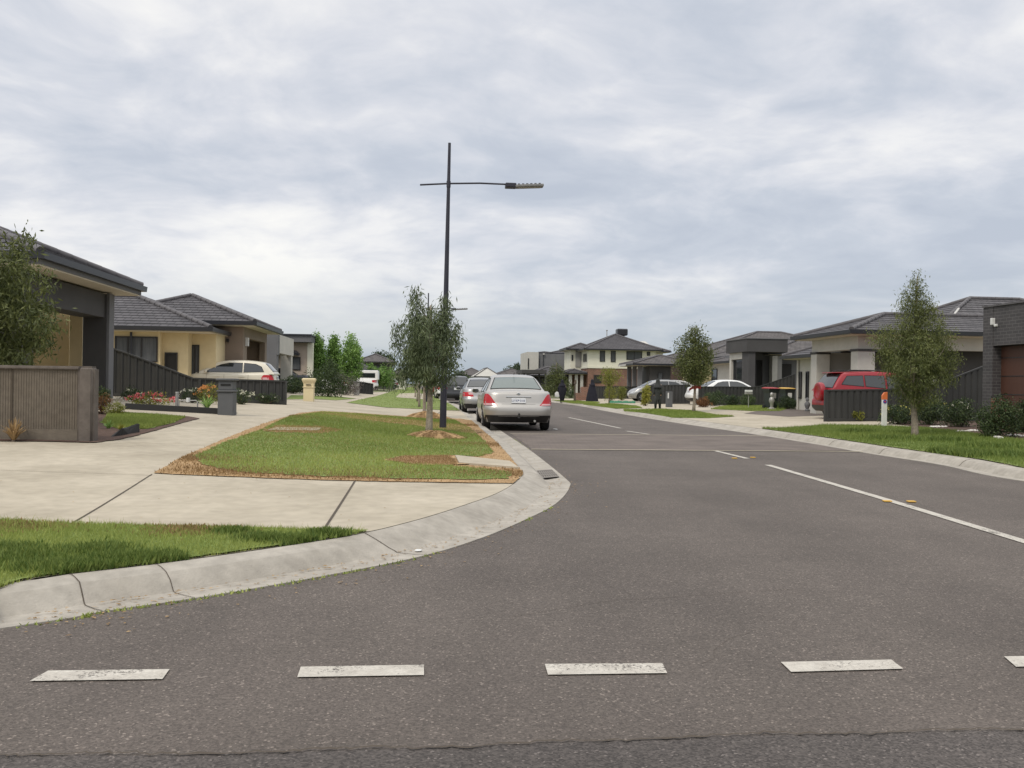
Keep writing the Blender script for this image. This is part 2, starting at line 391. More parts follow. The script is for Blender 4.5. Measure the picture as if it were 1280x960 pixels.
        if smooth:
            me.polygons.foreach_set('use_smooth', [True]*len(me.polygons))
            if angle:
                e = bmesh.new(); e.from_mesh(me)
                for ed in e.edges:
                    if len(ed.link_faces) == 2 and ed.calc_face_angle(0) > rad(angle): ed.smooth = False
                e.to_mesh(me); e.free()
        return o
def tag(o, label=None, cat=None, group=None, kind=None):
    if label: o['label'] = label
    if cat: o['category'] = cat
    if group: o['group'] = group
    if kind: o['kind'] = kind
    return o
def thing(name, label, cat, loc, rotz=0, group=None):
    o = bpy.data.objects.new(name, None); col.objects.link(o); o.empty_display_size = .2
    o.location = loc; o.rotation_euler = (0, 0, rotz); return tag(o, label, cat, group)
def copy_tree(o, parent=None, label=None, loc=None, rotz=None, scale=None):
    c = o.copy(); col.objects.link(c)
    if parent is not None: c.parent = parent
    for ch in list(o.children): copy_tree(ch, c)
    if label: c['label'] = label
    if loc is not None: c.location = loc
    if rotz is not None: c.rotation_euler = (0, 0, rotz)
    if scale is not None: c.scale = (scale,)*3 if not isinstance(scale, tuple) else scale
    return c

# soup of small faces with a 'tint' attribute (numpy)
def soup(name, V, Fc, tint, mat, parent=None, mats_idx=None):
    """V (n,3); Fc (m,k) same k; tint per vertex"""
    me = bpy.data.meshes.new(name); k = Fc.shape[1]
    me.vertices.add(len(V)); me.vertices.foreach_set('co', np.ascontiguousarray(V, dtype=np.float32).ravel())
    me.loops.add(Fc.size); me.loops.foreach_set('vertex_index', Fc.astype(np.int32).ravel())
    me.polygons.add(len(Fc)); me.polygons.foreach_set('loop_start', np.arange(0, Fc.size, k, dtype=np.int32))
    me.polygons.foreach_set('loop_total', np.full(len(Fc), k, dtype=np.int32))
    me.update(calc_edges=True)
    a = me.attributes.new('tint', 'FLOAT', 'POINT'); a.data.foreach_set('value', np.ascontiguousarray(tint, dtype=np.float32))
    for m in (mat if isinstance(mat, (list, tuple)) else [mat]): me.materials.append(m)
    if mats_idx is not None: me.polygons.foreach_set('material_index', mats_idx.astype(np.int32))
    o = bpy.data.objects.new(name, me); col.objects.link(o)
    if parent is not None: o.parent = parent
    return o

A = rad(5.56)                                   # street frame: local x across the street (right), local y along it
class Frame:
    """a local frame turned with the street, standing at pixel column x and distance Z"""
    def __init__(s, px, Z, z=None, ang=A, X=None):
        s.X = at(px, Z) if X is None else X; s.Y = Z; s.ang = ang
        s.z = h1(s.X, s.Y) if z is None else z
        s.loc = (s.X, s.Y, s.z)
    def w(s, x, y, z): c, n = math.cos(s.ang), math.sin(s.ang); return (s.X+c*x-n*y, s.Y+n*x+c*y, s.z+z)
    def lx(s, px, yl, zl=1):
        a, b = -30., 60.
        for _ in range(40):
            m = (a+b)/2
            if proj(s.w(m, yl, zl))[0] < px: a = m
            else: b = m
        return a
    def ly(s, px, xl, zl=1):
        best = None
        for k in range(0, 4000):
            y = -20+k*.02; q = s.w(xl, y, zl)
            if q[1] < 2: continue
            e = abs(proj(q)[0]-px)
            if best is None or e < best[0]: best = (e, y)
        return best[1]
    def lz(s, xl, yl, py):
        a = proj(s.w(xl, yl, 0))[1]; b = proj(s.w(xl, yl, 1))[1]; return (py-a)/(b-a)
# ------------------------------------------------------------------ ground
def inpoly(P, X, Y):
    P = np.asarray(P)[:, :2]; c = np.zeros(X.shape, bool); j = len(P)-1
    for i in range(len(P)):
        xi, yi = P[i]; xj, yj = P[j]
        if yi != yj:
            c ^= ((yi > Y) != (yj > Y)) & (X < (xj-xi)*(Y-yi)/(yj-yi)+xi)
        j = i
    return c
def pix(poly): return [tuple(gp(x, y))[:2] for x, y in poly]
def hsheet(X, Y, side):
    """terrain height used under sheets beside a kerb (no drop at its back edge)"""
    if side > 0:
        dl = np.maximum(sdist(LB, X, Y, 1), 0)
        return KH + .40*sst(0, 7, dl)*sst(3, 20, Y) + .17*sst(6, 11, dl)*sst(8, 19, Y)
    dr = np.maximum(sdist(RB, X, Y, -1), 0)
    return KH + .10*sst(0, 8, dr)
def drape(name, poly, mat, off, side, cell=.5, kind='structure', label=None, parent=None, clampk=True, wob=0.0):
    """a sheet laid on the terrain: outline cut into cells, every corner at the terrain's height"""
    if wob:                                       # ragged outline
        Q = []
        for i in range(len(poly)):
            a = np.array(poly[i][:2]); b = np.array(poly[(i+1) % len(poly)][:2]); L = np.linalg.norm(b-a); n = max(1, int(L/.12))
            for k in range(n):
                p = a+(b-a)*k/n; Q.append(tuple(p+rng.normal(0, wob, 2)))
        poly = Q
    bm = bmesh.new(); vs = [bm.verts.new((p[0], p[1], 0)) for p in poly]
    f = bm.faces.new(vs); bmesh.ops.triangulate(bm, faces=[f])
    xs = [p[0] for p in poly]; ys = [p[1] for p in poly]
    if cell:
        for ax, lo, hi in ((0, min(xs), max(xs)), (1, min(ys), max(ys))):
            k = math.ceil(lo/cell)*cell
            while k < hi:
                step = cell if (ax == 0 or k < 40) else cell*3
                co = (k, 0, 0) if ax == 0 else (0, k, 0); no = (1, 0, 0) if ax == 0 else (0, 1, 0)
                bmesh.ops.bisect_plane(bm, geom=bm.verts[:]+bm.edges[:]+bm.faces[:], plane_co=co, plane_no=no, dist=1e-5)
                k += step
    bm.verts.ensure_lookup_table()
    X = np.array([v.co.x for v in bm.verts]); Y = np.array([v.co.y for v in bm.verts])
    if side == 0: Z = np.zeros(X.shape)
    else:
        Z = hsheet(X, Y, side)
        if clampk:
            B, Nn = (LB, LN) if side > 0 else (RB, RN); d = sdist(B, X, Y, side if side > 0 else -1)
            for i in np.where(d < 0)[0]:
                j = np.argmin((B[:, 0]-X[i])**2+(B[:, 1]-Y[i])**2)
                X[i] -= Nn[j, 0]*d[i]; Y[i] -= Nn[j, 1]*d[i]
    for i, v in enumerate(bm.verts): v.co = (X[i], Y[i], Z[i]+off)
    bmesh.ops.recalc_face_normals(bm, faces=bm.faces[:])
    if sum(f.normal.z for f in bm.faces) < 0: bmesh.ops.reverse_faces(bm, faces=bm.faces[:])
    mb = MB(); mb.addbm(bm); o = mb.build(name, mat, parent)
    if parent is None: tag(o, label, None, None, kind)
    return o

def kerbpts(B, y0, y1):
    return [tuple(p) for p in B if y0 <= p[1] <= y1]

# base terrain: one sheet to the horizon
gx = np.unique(np.concatenate([np.array([-3000, -1500, -700, -350, -180, -110, -75, -55]), np.arange(-42, 42.1, .6), np.array([55, 75, 110, 180, 350, 700, 1500, 3000])]))
gy = np.unique(np.concatenate([np.array([-400, -150, -60, -30, -18]), np.arange(-10, 40, .6), np.arange(40, 150, 2.), np.arange(150, 420, 12), np.array([480, 600, 900, 1500, 2500, 4000])]))
GX, GY = np.meshgrid(gx, gy); dl = sdist(LB, GX, GY, 1); dr = sdist(RB, GX, GY, -1)
GZ = np.where((dl > .3) | (dr > .3), hgt(GX, GY), 0)-.06
R_, C_ = GX.shape; idx = np.arange(R_*C_).reshape(R_, C_)
Fq = np.stack([idx[:-1, :-1], idx[:-1, 1:], idx[1:, 1:], idx[1:, :-1]], -1).reshape(-1, 4)
o = soup('ground', np.stack([GX, GY, GZ], -1).reshape(-1, 3), Fq, np.zeros(R_*C_), MT['terrain']); tag(o, None, None, None, 'structure')

# road surface
far = [tuple(p) for p in LL[::-1]]; rpts = [tuple(p) for p in RL]
drape('road', far+[(-30, -25), (30, -25)]+rpts, MT['asphalt'], 0, 0, cell=None)
# newer darker asphalt this side of the long crack
crack = [(-700, 962), (-300, 954), (0, 945), (180, 946), (420, 940), (640, 932), (900, 922), (1110, 917), (1280, 914), (1600, 905), (2100, 896)]
cw = [plane_hit(x, y, 0) for x, y in crack]
drape('road_patch', [(c[0], c[1]) for c in cw]+[(cw[-1][0], -20), (cw[0][0], -20)], MT['asphalt_near'], .004, 0, cell=None)
mb = MB(); ww = []
for i in range(len(cw)-1):
    for k in range(26):
        t = k/26; x = cw[i][0]*(1-t)+cw[i+1][0]*t; y = cw[i][1]*(1-t)+cw[i+1][1]*t
        ww.append((x, y+.012*math.sin(x*9)+random.gauss(0, .006), .003+abs(random.gauss(0, .0022))))
for a, b in zip(ww, ww[1:]):
    mb.quad((a[0], a[1]-a[2], .009), (b[0], b[1]-b[2], .009), (b[0], b[1]+b[2], .009), (a[0], a[1]+a[2], .009))
tag(mb.build('road_crack', MT['joint']), None, None, None, 'structure')
# paved band across the street
a1 = plane_hit(664, 562, 0); a2 = plane_hit(638, 542.5, 0)
u = Vector((math.cos(A), math.sin(A), 0))
jr = [i for i in range(len(RL)) if 16 < RL[i][1] < 23.3]
pp = [(a1[0]+.02, a1[1]), *[(RL[i][0]-.01, RL[i][1]) for i in jr if RL[i][1] > a1[1]+.6], (a2[0]+.02, a2[1])]
drape('paved_band', pp, MT['paver'], .005, 0, cell=None)
mb = MB()
for p in (a1, a2):
    q = (p[0]+6.45*math.cos(A), p[1]+6.45*math.sin(A))
    mb.quad((p[0], p[1]-.06, .010), (q[0], q[1]-.06, .010), (q[0], q[1]+.06, .010), (p[0], p[1]+.06, .010))
tag(mb.build('paved_band_edge', MT['concrete']), None, None, None, 'structure')

# painted lines (each dash countable)
def stripe(name, quads, label, group):
    mb = MB()
    for q in quads: mb.quad(*[(x, y, .006) for x, y in q])
    o = mb.build(name, MT['line']); tag(o, label, 'road marking', group, 'structure'); return o
for (a, b, c, d), lab in zip([((37, 853), (203, 850.5), (212, 838), (60, 840)), ((371.5, 848), (530, 845.5), (530, 832.5), (376, 835)), ((685, 845), (834, 843), (828, 830.5), (681, 831.5)), ((989, 841.5), (1129, 837.5), (1114, 826), (976, 829)), ((1270, 835), (1420, 831), (1400, 819.5), (1255, 822))],
                             ['leftmost', 'second from the left', 'middle', 'fourth from the left', 'rightmost, cut by the frame']):
    stripe('painted_dash', [[plane_hit(*p, 0) for p in (a, b, c, d)]], 'white painted dash in the near broken line, ' + lab, 'dashes of the near broken line')
def lineq(x0, y0, x1, y1, w=.11):
    p = Vector((*plane_hit(x0, y0, 0), 0)); q = Vector((*plane_hit(x1, y1, 0), 0)); n = (q-p).normalized().cross(Vector((0, 0, 1)))*w/2
    return [(v.x, v.y) for v in (p-n, q-n, q+n, p+n)]
stripe('centre_line', [lineq(960, 581.5, 1120, 628.5), lineq(1120, 628.5, 1290, 680.5), lineq(1290, 680.5, 1560, 775)], 'solid white centre line running off to the right edge', None)
for c, lab in (((893, 563.5, 934, 573.5), 'short white dash at the near edge of the paved band'), ((783, 539, 811, 543), 'short white dash just beyond the paved band'), ((711, 522, 776, 535.5), 'long white centre dash beside the silver sedan')):
    stripe('centre_dash', [lineq(*c, .10)], lab, 'dashes of the centre line')

# kerbs
prof = [(0, -.09), (0, .007), (.10, -.002), (.25, -.012), (.275, -.008), (.33, .050), (.385, .088), (.45, .102), (.52, KH+.002), (.56, KH), (.58, KH-.01), (.58, -.09)]
lay = [-.09, .007, -.002, -.006, .004, .02, .042, .068, .09, .102, KH-.004, -.09]
def kerb(name, P, Nn, zones, side, joints, label):
    # resample
    seg = np.r_[0, np.cumsum(np.hypot(*np.diff(P, axis=0).T))]; D = []; s = 0
    while s < seg[-1]:
        D.append(s); i = np.searchsorted(seg, s); y = P[min(i, len(P)-1)][1]; s += .16 if y < 30 else (.8 if y < 80 else 4)
    D = np.array(D); X = np.interp(D, seg, P[:, 0]); Y = np.interp(D, seg, P[:, 1]); NX = np.interp(D, seg, Nn[:, 0]); NY = np.interp(D, seg, Nn[:, 1])
    rows = []
    for i in range(len(D)):
        w = 0
        for a, b in zones: w = max(w, float(sst(a-.5, a+.2, D[i])*(1-sst(b-.2, b+.5, D[i]))))
        rows.append([(X[i]+NX[i]*o_, Y[i]+NY[i]*o_, z*(1-w)+l*w) for k, ((o_, z), l) in enumerate(zip(prof, lay))])
    mb = MB(); mb.grid(rows)
    for jd, wd in joints:
        i = int(np.argmin(abs(D-jd))); 
        if i >= len(D)-2: continue
        ta = np.array([X[i+1]-X[i], Y[i+1]-Y[i]]); ta = ta/np.linalg.norm(ta)
        off = 0; R0 = []; R1 = []
        for k in range(1, 11):
            x, y, z = rows[i][k]; off = .6*off+random.gauss(0, .0022)
            R0.append((x+ta[0]*off, y+ta[1]*off, z+.004)); R1.append((x+ta[0]*(off+wd), y+ta[1]*(off+wd), z+.004))
        mb.grid([R0, R1], m=1)
    o = mb.build(name, [MT['kerb'], MT['joint']], smooth=True, angle=16); tag(o, label, None, None, 'structure')
def along(P, x, y):
    p = plane_hit(x, y, 0); seg = np.r_[0, np.cumsum(np.hypot(*np.diff(P, axis=0).T))]
    return float(seg[np.argmin((P[:, 0]-p[0])**2+(P[:, 1]-p[1])**2)])
zl = [(along(LL, 512, 698), along(LL, 712, 606)), (along(LL, 597, 518), along(LL, 583, 508))]
jl = [(along(LL, 119, 767), .006), (along(LL, 244, 749), .005), (along(LL, 520, 697), .008), (along(LL, 706, 598)+.5, .01)]
kk = along(LL, 661, 562); jl += [(kk+2.6*i, .012) for i in range(0, 12)]
kerb('kerb', LL, LN, zl, 1, jl, None)
zr = [(along(RL, 935, 543), along(RL, 835, 527)), (along(RL, 790, 519), along(RL, 755, 513)), (along(RL, 727, 508), along(RL, 708, 505))]
kr = along(RL, 1280, 602); kerb('kerb', RL, RN, zr, -1, [(kr+2.5*i, .014) for i in range(-1, 14)], None)

# ---- left: concrete, lawns
left_edge = [(-4.2, 60), (-9.2, 60), (-14.5, 46), (-17.0, 30), (-17.5, 20), (-19, 9), (-22, 3), (-22, -1)]
kb = kerbpts(LB, -1.2, 60)
drape('footpath', kb+left_edge[1:], MT['concrete'], 0, 1, .5)
drape('footpath', [(-4.9, 60), (-12, 60), (-30, 150), (-45, 240), (-26.9, 240), (-15.3, 150), (-8.7, 95)], MT['concrete'], 0, 1, None)
def joint(pts, w=.014):
    mb = MB(); P = [gp(x, y) for x, y in pts]; Q = []
    for a, b in zip(P, P[1:]):
        n = max(2, int((b-a).length/.3)); Q += [a.lerp(b, k/n) for k in range(n)]
    Q.append(P[-1]); L = []; R = []
    for i, p in enumerate(Q):
        d = (Q[min(i+1, len(Q)-1)]-Q[max(i-1, 0)]).normalized(); n = Vector((-d.y, d.x, 0))*w/2
        z = float(hsheet(np.array([p.x]), np.array([p.y]), 1)[0])+.005
        L.append((p.x+n.x, p.y+n.y, z)); R.append((p.x-n.x, p.y-n.y, z))
    mb.grid([L, R]); tag(mb.build('path_joint', MT['joint']), None, None, None, 'structure')
joint([(80, 660), (182, 598), (190, 593)], .014); joint([(403, 665), (444, 601)], .02)
joint([(546, 517.5), (558, 510.5)], .03)
for p in ([(0, 588), (190, 594.5)], [(110, 559), (255, 557)], [(190, 540), (318, 535)], [(255, 522), (370, 519)]): joint(p, .008)

verge = pix([(192, 592), (240, 566.5), (283, 548), (330, 530), (375, 516.5), (402, 514), (451, 516.6), (506, 520.6), (575, 523.7)]) \
    + [tuple(p) for p in LB[::-1] if gp(645, 603).y < p[1] < gp(575, 523.7).y] + pix([(642, 606.5), (569, 604), (400, 600.5), (300, 597)])
drape('verge', verge, MT['deadgrass'], .010, 1, .5, wob=.012)
mg = [(252, 582), (245, 570), (290, 551), (330, 536.5), (365, 520.5), (402, 515.5), (450, 518), (506, 522), (568, 525.5), (588, 536), (606, 553), (617, 566), (600, 572), (568, 570), (545, 571), (500, 572), (482, 577), (510, 582), (560, 583), (600, 587), (640, 592), (632, 600), (560, 600.5), (420, 597), (300, 592)]
drape('lawn', pix(mg), MT['turf'], .018, 1, .5, 'stuff', wob=.03)
near = pix([(-160, 648), (0, 651), (60, 655), (200, 658), (330, 661), (420, 663.5), (458, 667)])
kn = [tuple(p) for p in LB[::-1] if near[0][0]-.3 < p[0] < near[-1][0] and p[1] < 9]
drape('lawn', near+kn, MT['turf'], .012, 1, .3, 'stuff', wob=.012)
farg = pix([(433, 503.5), (470, 495.5), (506, 484.5), (520, 482.5)])+[tuple(p) for p in LB[::-1] if gp(569, 513.5).y < p[1] < 130]+pix([(530, 511.5), (482, 509.5)])
drape('lawn', farg, MT['turf'], .012, 1, 1.0, 'stuff', wob=.02)
smol = [(121, 541), (129, 522), (150, 516.5), (235, 522), (252, 523.5), (215, 533), (180, 541), (170, 544)]
drape('garden_soil', pix([(-60, 548), (-60, 541), (0, 541), (115, 541), (121, 515), (150, 515), (235, 521), (250, 523.5), (180, 542.5), (150, 550), (118, 554), (60, 552.5), (0, 552)]), MT['mulch'], .012, 1, .5, wob=.01)
smol_in = [(128, 530), (135, 519), (150, 517.5), (232, 522.5), (215, 530), (185, 537), (150, 538)]
drape('lawn', pix(smol_in), MT['turf'], .020, 1, .5, 'stuff', wob=.02)
drape('lawn', pix([(357, 499.5), (364, 494), (420, 495.5), (445, 498.5), (420, 500.5), (392, 499)]), MT['turf'], .012, 1, .8, 'stuff')
# service lids
def slab(pts, label, name='service_lid'):
    mb = MB(); P = [gp(x, y) for x, y in pts]; z0 = min(p.z for p in P); T = [(p.x, p.y, p.z+.035) for p in P]; Bm = [(p.x, p.y, p.z-.05) for p in P]
    mb.quad(*T); 
    for i in range(4): mb.quad(Bm[i], Bm[(i+1) % 4], T[(i+1) % 4], T[i])
    o = mb.build(name, MT['concrete']); tag(o, label, 'lid', 'service lids in the verge')
slab([(574, 581), (648, 587), (637, 579), (569, 571.5)], 'pale concrete pit lid in the grass beside the kerb drain')
slab([(335, 539.5), (398, 540), (402, 536.5), (345, 536)], 'thin pale concrete pit lid sunk in the middle of the verge lawn')
# drain grate with bars
mb = MB(); g = [Vector((*plane_hit(x, y, 0), 0)) for x, y in ((676, 599), (699, 597), (690, 588), (671, 589.5))]
def bil(s, t): return g[0].lerp(g[1], s).lerp(g[3].lerp(g[2], s), t)
for k in range(9):
    s = k/8.0; a, b = bil(max(0, s-.045), 0), bil(min(1, s+.045), 0); c, d = bil(min(1, s+.045), 1), bil(max(0, s-.045), 1)
    mb.quad(*[(p.x, p.y, .013) for p in (a, b, c, d)])
for t0 in (-.02, .30, .61, .92):
    a, b, c, d = bil(0, t0), bil(1, t0), bil(1, t0+.1), bil(0, t0+.1); mb.quad(*[(p.x, p.y, .0155) for p in (a, b, c, d)])
mb2 = MB(); mb2.quad(*[(p.x, p.y, .0105) for p in g])
t = thing('drain_grate', 'dark steel drain grate set in the kerb bend', 'drain', (0, 0, 0)); mb.build('grate_bars', MT['grate'], t); mb2.build('drain_pit', MT['joint'], t)
# ---- right: concrete, lawns
kbr = kerbpts(RB, 5, 75)
drape('footpath', kbr+[(9.0, 75), (16.5, 60), (22, 30), (26, 15), (26, 5)], MT['concrete'], 0, -1, 1.0)
gr1 = pix([(952, 537), (980, 535.5), (1030, 531.5), (1100, 532.5), (1155, 535), (1205, 541), (1290, 553), (1400, 568)])+[tuple(p) for p in RB if 6 < p[1] < gp(952, 537).y-.2]
gr1 = pix([(952, 537), (980, 535.5), (1030, 531.5), (1100, 532.5), (1155, 535), (1205, 541), (1290, 553)])+[(12.5, 11.5), (10.5, 7.5)]+[tuple(p) for p in RB if 8.5 < p[1] < gp(952, 537).y-.2]
drape('lawn', gr1, MT['turf'], .014, -1, .6, 'stuff', wob=.02)
gr2 = [(780, 517.2), (779, 514.5), (800, 512.3), (826, 511.5), (868, 513.7), (895, 519), (919, 520.7), (886, 522.8), (841, 523.6), (807, 519.2)]
gr3 = [(729, 508.2), (750, 505.4), (763, 504.6), (795, 507.5), (803, 510.3), (770, 511), (745, 510.2)]
gr4 = [(690, 502), (700, 500.8), (722, 501), (750, 503.4), (742, 505.6), (715, 506.6)]
gr5 = [(888, 511.5), (905, 507.5), (960, 505), (987, 510.5), (975, 514), (940, 514)]
for i, q in enumerate((gr2, gr3, gr4, gr5)): drape('lawn', pix(q), MT['turf'], .014, -1, 1.2, 'stuff', wob=.02)
drape('driveway', pix([(930, 517), (955, 512.5), (990, 511), (1030, 514), (1032, 519.5), (985, 521)]), MT['paver'], .006, -1, 1.5)
drape('garden_soil', pix([(1150, 534), (1120, 530.5), (1130, 524), (1200, 524), (1290, 527), (1290, 552), (1205, 540.5)]), MT['mulch'], .016, -1, .8, wob=.02)

# ------------------------------------------------------------------ grass blades
def nz(X, Y, s, seed=0):
    r = np.random.default_rng(seed); v = 0
    for k in range(7):
        a, b, c = r.uniform(-1, 1, 2)*s*(1.5**k*.6), r.uniform(-1, 1, 2)*s, r.uniform(0, 6.28)
        v = v+np.sin(X*a[0]+Y*a[1]+c)*(.8**k)
    return np.clip(.5+v/4.2, 0, 1)
def blades(name, poly, n, h0, h1_, w, mat, side, off=.012, seed=1, lean=.5, edge=None, parent=None, tb=0, tall=0):
    r = np.random.default_rng(seed); P = np.array([p[:2] for p in poly]); lo, hi = P.min(0), P.max(0)
    X = r.uniform(lo[0], hi[0], n*4); Y = r.uniform(lo[1], hi[1], n*4)
    k = inpoly(P, X, Y); X, Y = X[k][:n], Y[k][:n]; n = len(X)
    patch = nz(X, Y, 1.6, seed); hh = r.uniform(h0, h1_, n)*(.6+.7*patch)
    if tall: tt = r.random(n) < tall; hh = np.where(tt, hh*2.0, hh)
    if side: Z = hsheet(X, Y, side)+off
    else: Z = np.full(n, off)
    a = r.uniform(0, 6.28, n); lx = np.cos(a)*hh*r.uniform(.1, lean, n); ly = np.sin(a)*hh*r.uniform(.1, lean, n)
    b = r.uniform(0, 6.28, n); wx, wy = np.cos(b)*w/2, np.sin(b)*w/2
    V = np.empty((n, 3, 3)); V[:, 0] = np.stack([X-wx, Y-wy, Z-.01], -1); V[:, 1] = np.stack([X+wx, Y+wy, Z-.01], -1); V[:, 2] = np.stack([X+lx, Y+ly, Z+hh], -1)
    tint = np.clip(.22+.5*nz(X, Y, .9, seed+5)*patch+r.normal(0, .13, n)+tb, 0, 1)
    o = soup(name, V.reshape(-1, 3), np.arange(3*n).reshape(-1, 3), np.repeat(tint, 3), mat, parent)
    if parent is None: tag(o, None, None, None, 'stuff')
    return o
blades('grass', near+kn, 80000, .012, .034, .0055, MT['blade'], 1, seed=3, lean=1.2, tall=.06, tb=.22)
# darker, ranker tufts along the kerb of the near strip
def tufts(name, centres, n, R, h, w, mat, side, seed, clip=None):
    r = np.random.default_rng(seed); C = np.array([tuple(gp(x, y))[:2] for x, y, _ in centres]); S = np.array([s for _, _, s in centres])
    i = r.integers(0, len(C), n); X = C[i, 0]+r.normal(0, 1, n)*R*S[i]; Y = C[i, 1]+r.normal(0, .7, n)*R*S[i]
    d = sdist(LB if side > 0 else RB, X, Y, side); k = d > -.02
    if clip is not None: k &= inpoly(np.array([p[:2] for p in clip]), X, Y)
    X, Y = X[k], Y[k]; n = len(X)
    Z = hsheet(X, Y, side)+.012; hh = r.uniform(.5, 1.1, n)*h; a = r.uniform(0, 6.28, n)
    V = np.empty((n, 3, 3)); wx = r.normal(0, 1, n)*w; wy = r.normal(0, 1, n)*w
    V[:, 0] = np.stack([X-wx, Y-wy, Z-.01], -1); V[:, 1] = np.stack([X+wx, Y+wy, Z-.01], -1); V[:, 2] = np.stack([X+np.cos(a)*hh*.6, Y+np.sin(a)*hh*.6, Z+hh], -1)
    o = soup(name, V.reshape(-1, 3), np.arange(3*n).reshape(-1, 3), np.repeat(np.clip(r.normal(.3, .2, n), 0, 1), 3), mat); tag(o, None, None, None, 'stuff')
tufts('grass', [(20, 700, 1.3), (150, 702, 1), (120, 690, 1), (190, 700, .8), (60, 712, 1), (330, 676, .7), (370, 678, .8), (410, 670, .6), (290, 668, .5), (100, 712, .8), (0, 690, 1)], 15000, .12, .050, .006, MT['blade_lush'], 1, 11)
blades('grass', pix(mg), 95000, .012, .035, .011, MT['blade'], 1, off=.018, seed=4, lean=1.0, tb=-.02)
blades('grass', farg, 60000, .02, .05, .03, MT['blade'], 1, seed=5, lean=.9)
blades('dry_grass', verge, 26000, .008, .028, .010, MT['blade_dry'], 1, off=.010, seed=6, lean=1.4)
for i, q in enumerate(([(395, 516.5), (450, 519.5), (520, 526), (575, 532), (603, 541), (590, 543), (520, 533), (445, 524.5)], [(484, 577), (503, 572), (560, 571.5), (568, 578), (572, 583), (520, 582.5)], [(330, 541), (344, 534), (402, 534.5), (430, 539), (400, 543)])):
    drape('dead_grass', pix(q), MT['deadgrass'], .024, 1, .5, 'stuff', wob=.06)
    blades('dry_grass', pix(q), 4000, .01, .035, .010, MT['blade_dry'], 1, off=.024, seed=20+i, lean=1.4)
blades('dry_grass', pix(mg), 12000, .010, .030, .010, MT['blade_dry'], 1, off=.018, seed=14, lean=1.5, tb=.1)
for j, (x_, y_, n_) in enumerate(((300, 590, 2600), (250, 574, 2600), (615, 592, 1800), (598, 556, 2200), (360, 520, 1600), (440, 596, 1500), (560, 545, 1200), (480, 590, 1200), (590, 532, 1500), (20, 660, 1500), (240, 664, 1200))):
    tufts('dry_grass', [(x_, y_, 1)], n_, .42 if y_ < 640 else .2, .028, .006, MT['blade_dry'], 1, 60+j, clip=verge if y_ < 640 else near+kn)
blades('grass', gr1, 60000, .03, .085, .014, MT['blade_lush'], -1, seed=7, lean=.8, tb=.12)
tufts('grass', [(1190, 577, 1), (1180, 572, 1), (1215, 570, 1.4), (1235, 560, 1.4), (1255, 572, 1.2), (1110, 550, 1), (1070, 541, .8), (1180, 552, 1)], 9000, .25, .12, .012, MT['blade_lush'], -1, 12)
for i, q in enumerate((gr2, gr3, gr4, gr5)): blades('grass', pix(q), 14000, .02, .06, .03, MT['blade'], -1, seed=30+i, lean=.9)
blades('grass', pix(smol_in), 16000, .02, .06, .014, MT['blade'], 1, off=.02, seed=8, tb=.1)
# weeds fringing the kerb lip on the road
r = np.random.default_rng(9)
pts = [p for p in LL if 4 < p[1] < 22]; n = 700; i = r.integers(0, len(pts)-1, n); tt = r.random(n); PP = np.array(pts); X = PP[i, 0]*(1-tt)+PP[i+1, 0]*tt+r.normal(0, .012, n)+.01; Y = PP[i, 1]*(1-tt)+PP[i+1, 1]*tt+r.normal(0, .012, n)-.012
k = nz(X, Y, 4, 3) > .52; X, Y = X[k], Y[k]; n = len(X); hh = r.uniform(.008, .022, n); V = np.empty((n, 3, 3))
V[:, 0] = np.stack([X-.006, Y, np.zeros(n)], -1); V[:, 1] = np.stack([X+.006, Y, np.zeros(n)], -1); V[:, 2] = np.stack([X+r.normal(0, .01, n), Y+r.normal(0, .01, n), hh], -1)
tag(soup('weeds', V.reshape(-1, 3), np.arange(3*n).reshape(-1, 3), np.repeat(r.random(n), 3), MT['blade']), None, None, None, 'stuff')
# dry grass mounds round the tree stakes
def mound(x, y, R, H, label, seed):
    p = gp(x, y); mb = MB(); rows = []
    for k in range(9):
        f = k/8; rr = R*f
        rows.append([(math.cos(t*6.2832/28)*rr*(1+.15*math.sin(t*1.7+seed)), math.sin(t*6.2832/28)*rr*(1+.15*math.sin(t*1.7+seed)), H*(1-f*f)**1.2*(1+.15*math.sin(t*2.3+k))-.02*(f > .95)) for t in range(28)])
    mb.grid(rows, wrap=True); o = mb.build('mulch_mound', MT['deadgrass'], smooth=True, loc=p); tag(o, label, 'mound')
    r = np.random.default_rng(seed); n = 5200; a = r.uniform(0, 6.28, n); rr = np.sqrt(r.random(n))*R*1.1; X = np.cos(a)*rr; Y = np.sin(a)*rr; Z = H*np.clip(1-(rr/R)**2, 0, 1)**1.2
    b = r.uniform(0, 6.28, n); L = r.uniform(.03, .08, n); V = np.empty((n, 3, 3))
    V[:, 0] = np.stack([X, Y-.006, Z], -1); V[:, 1] = np.stack([X+.004, Y+.006, Z], -1); V[:, 2] = np.stack([X+np.cos(b)*L, Y+np.sin(b)*L, Z+L*.35], -1)
    s_ = soup('straw', V.reshape(-1, 3), np.arange(3*n).reshape(-1, 3), np.repeat(r.uniform(0, .75, n), 3), MT['blade_dry'], o); tag(s_, None, None, None, 'stuff')
mound(541, 547, .62, .13, 'brown straw mound round the near gum tree trunk', 1)
mound(533, 523, .70, .20, 'brown straw mound behind the lamp post, round the second trunk', 2)
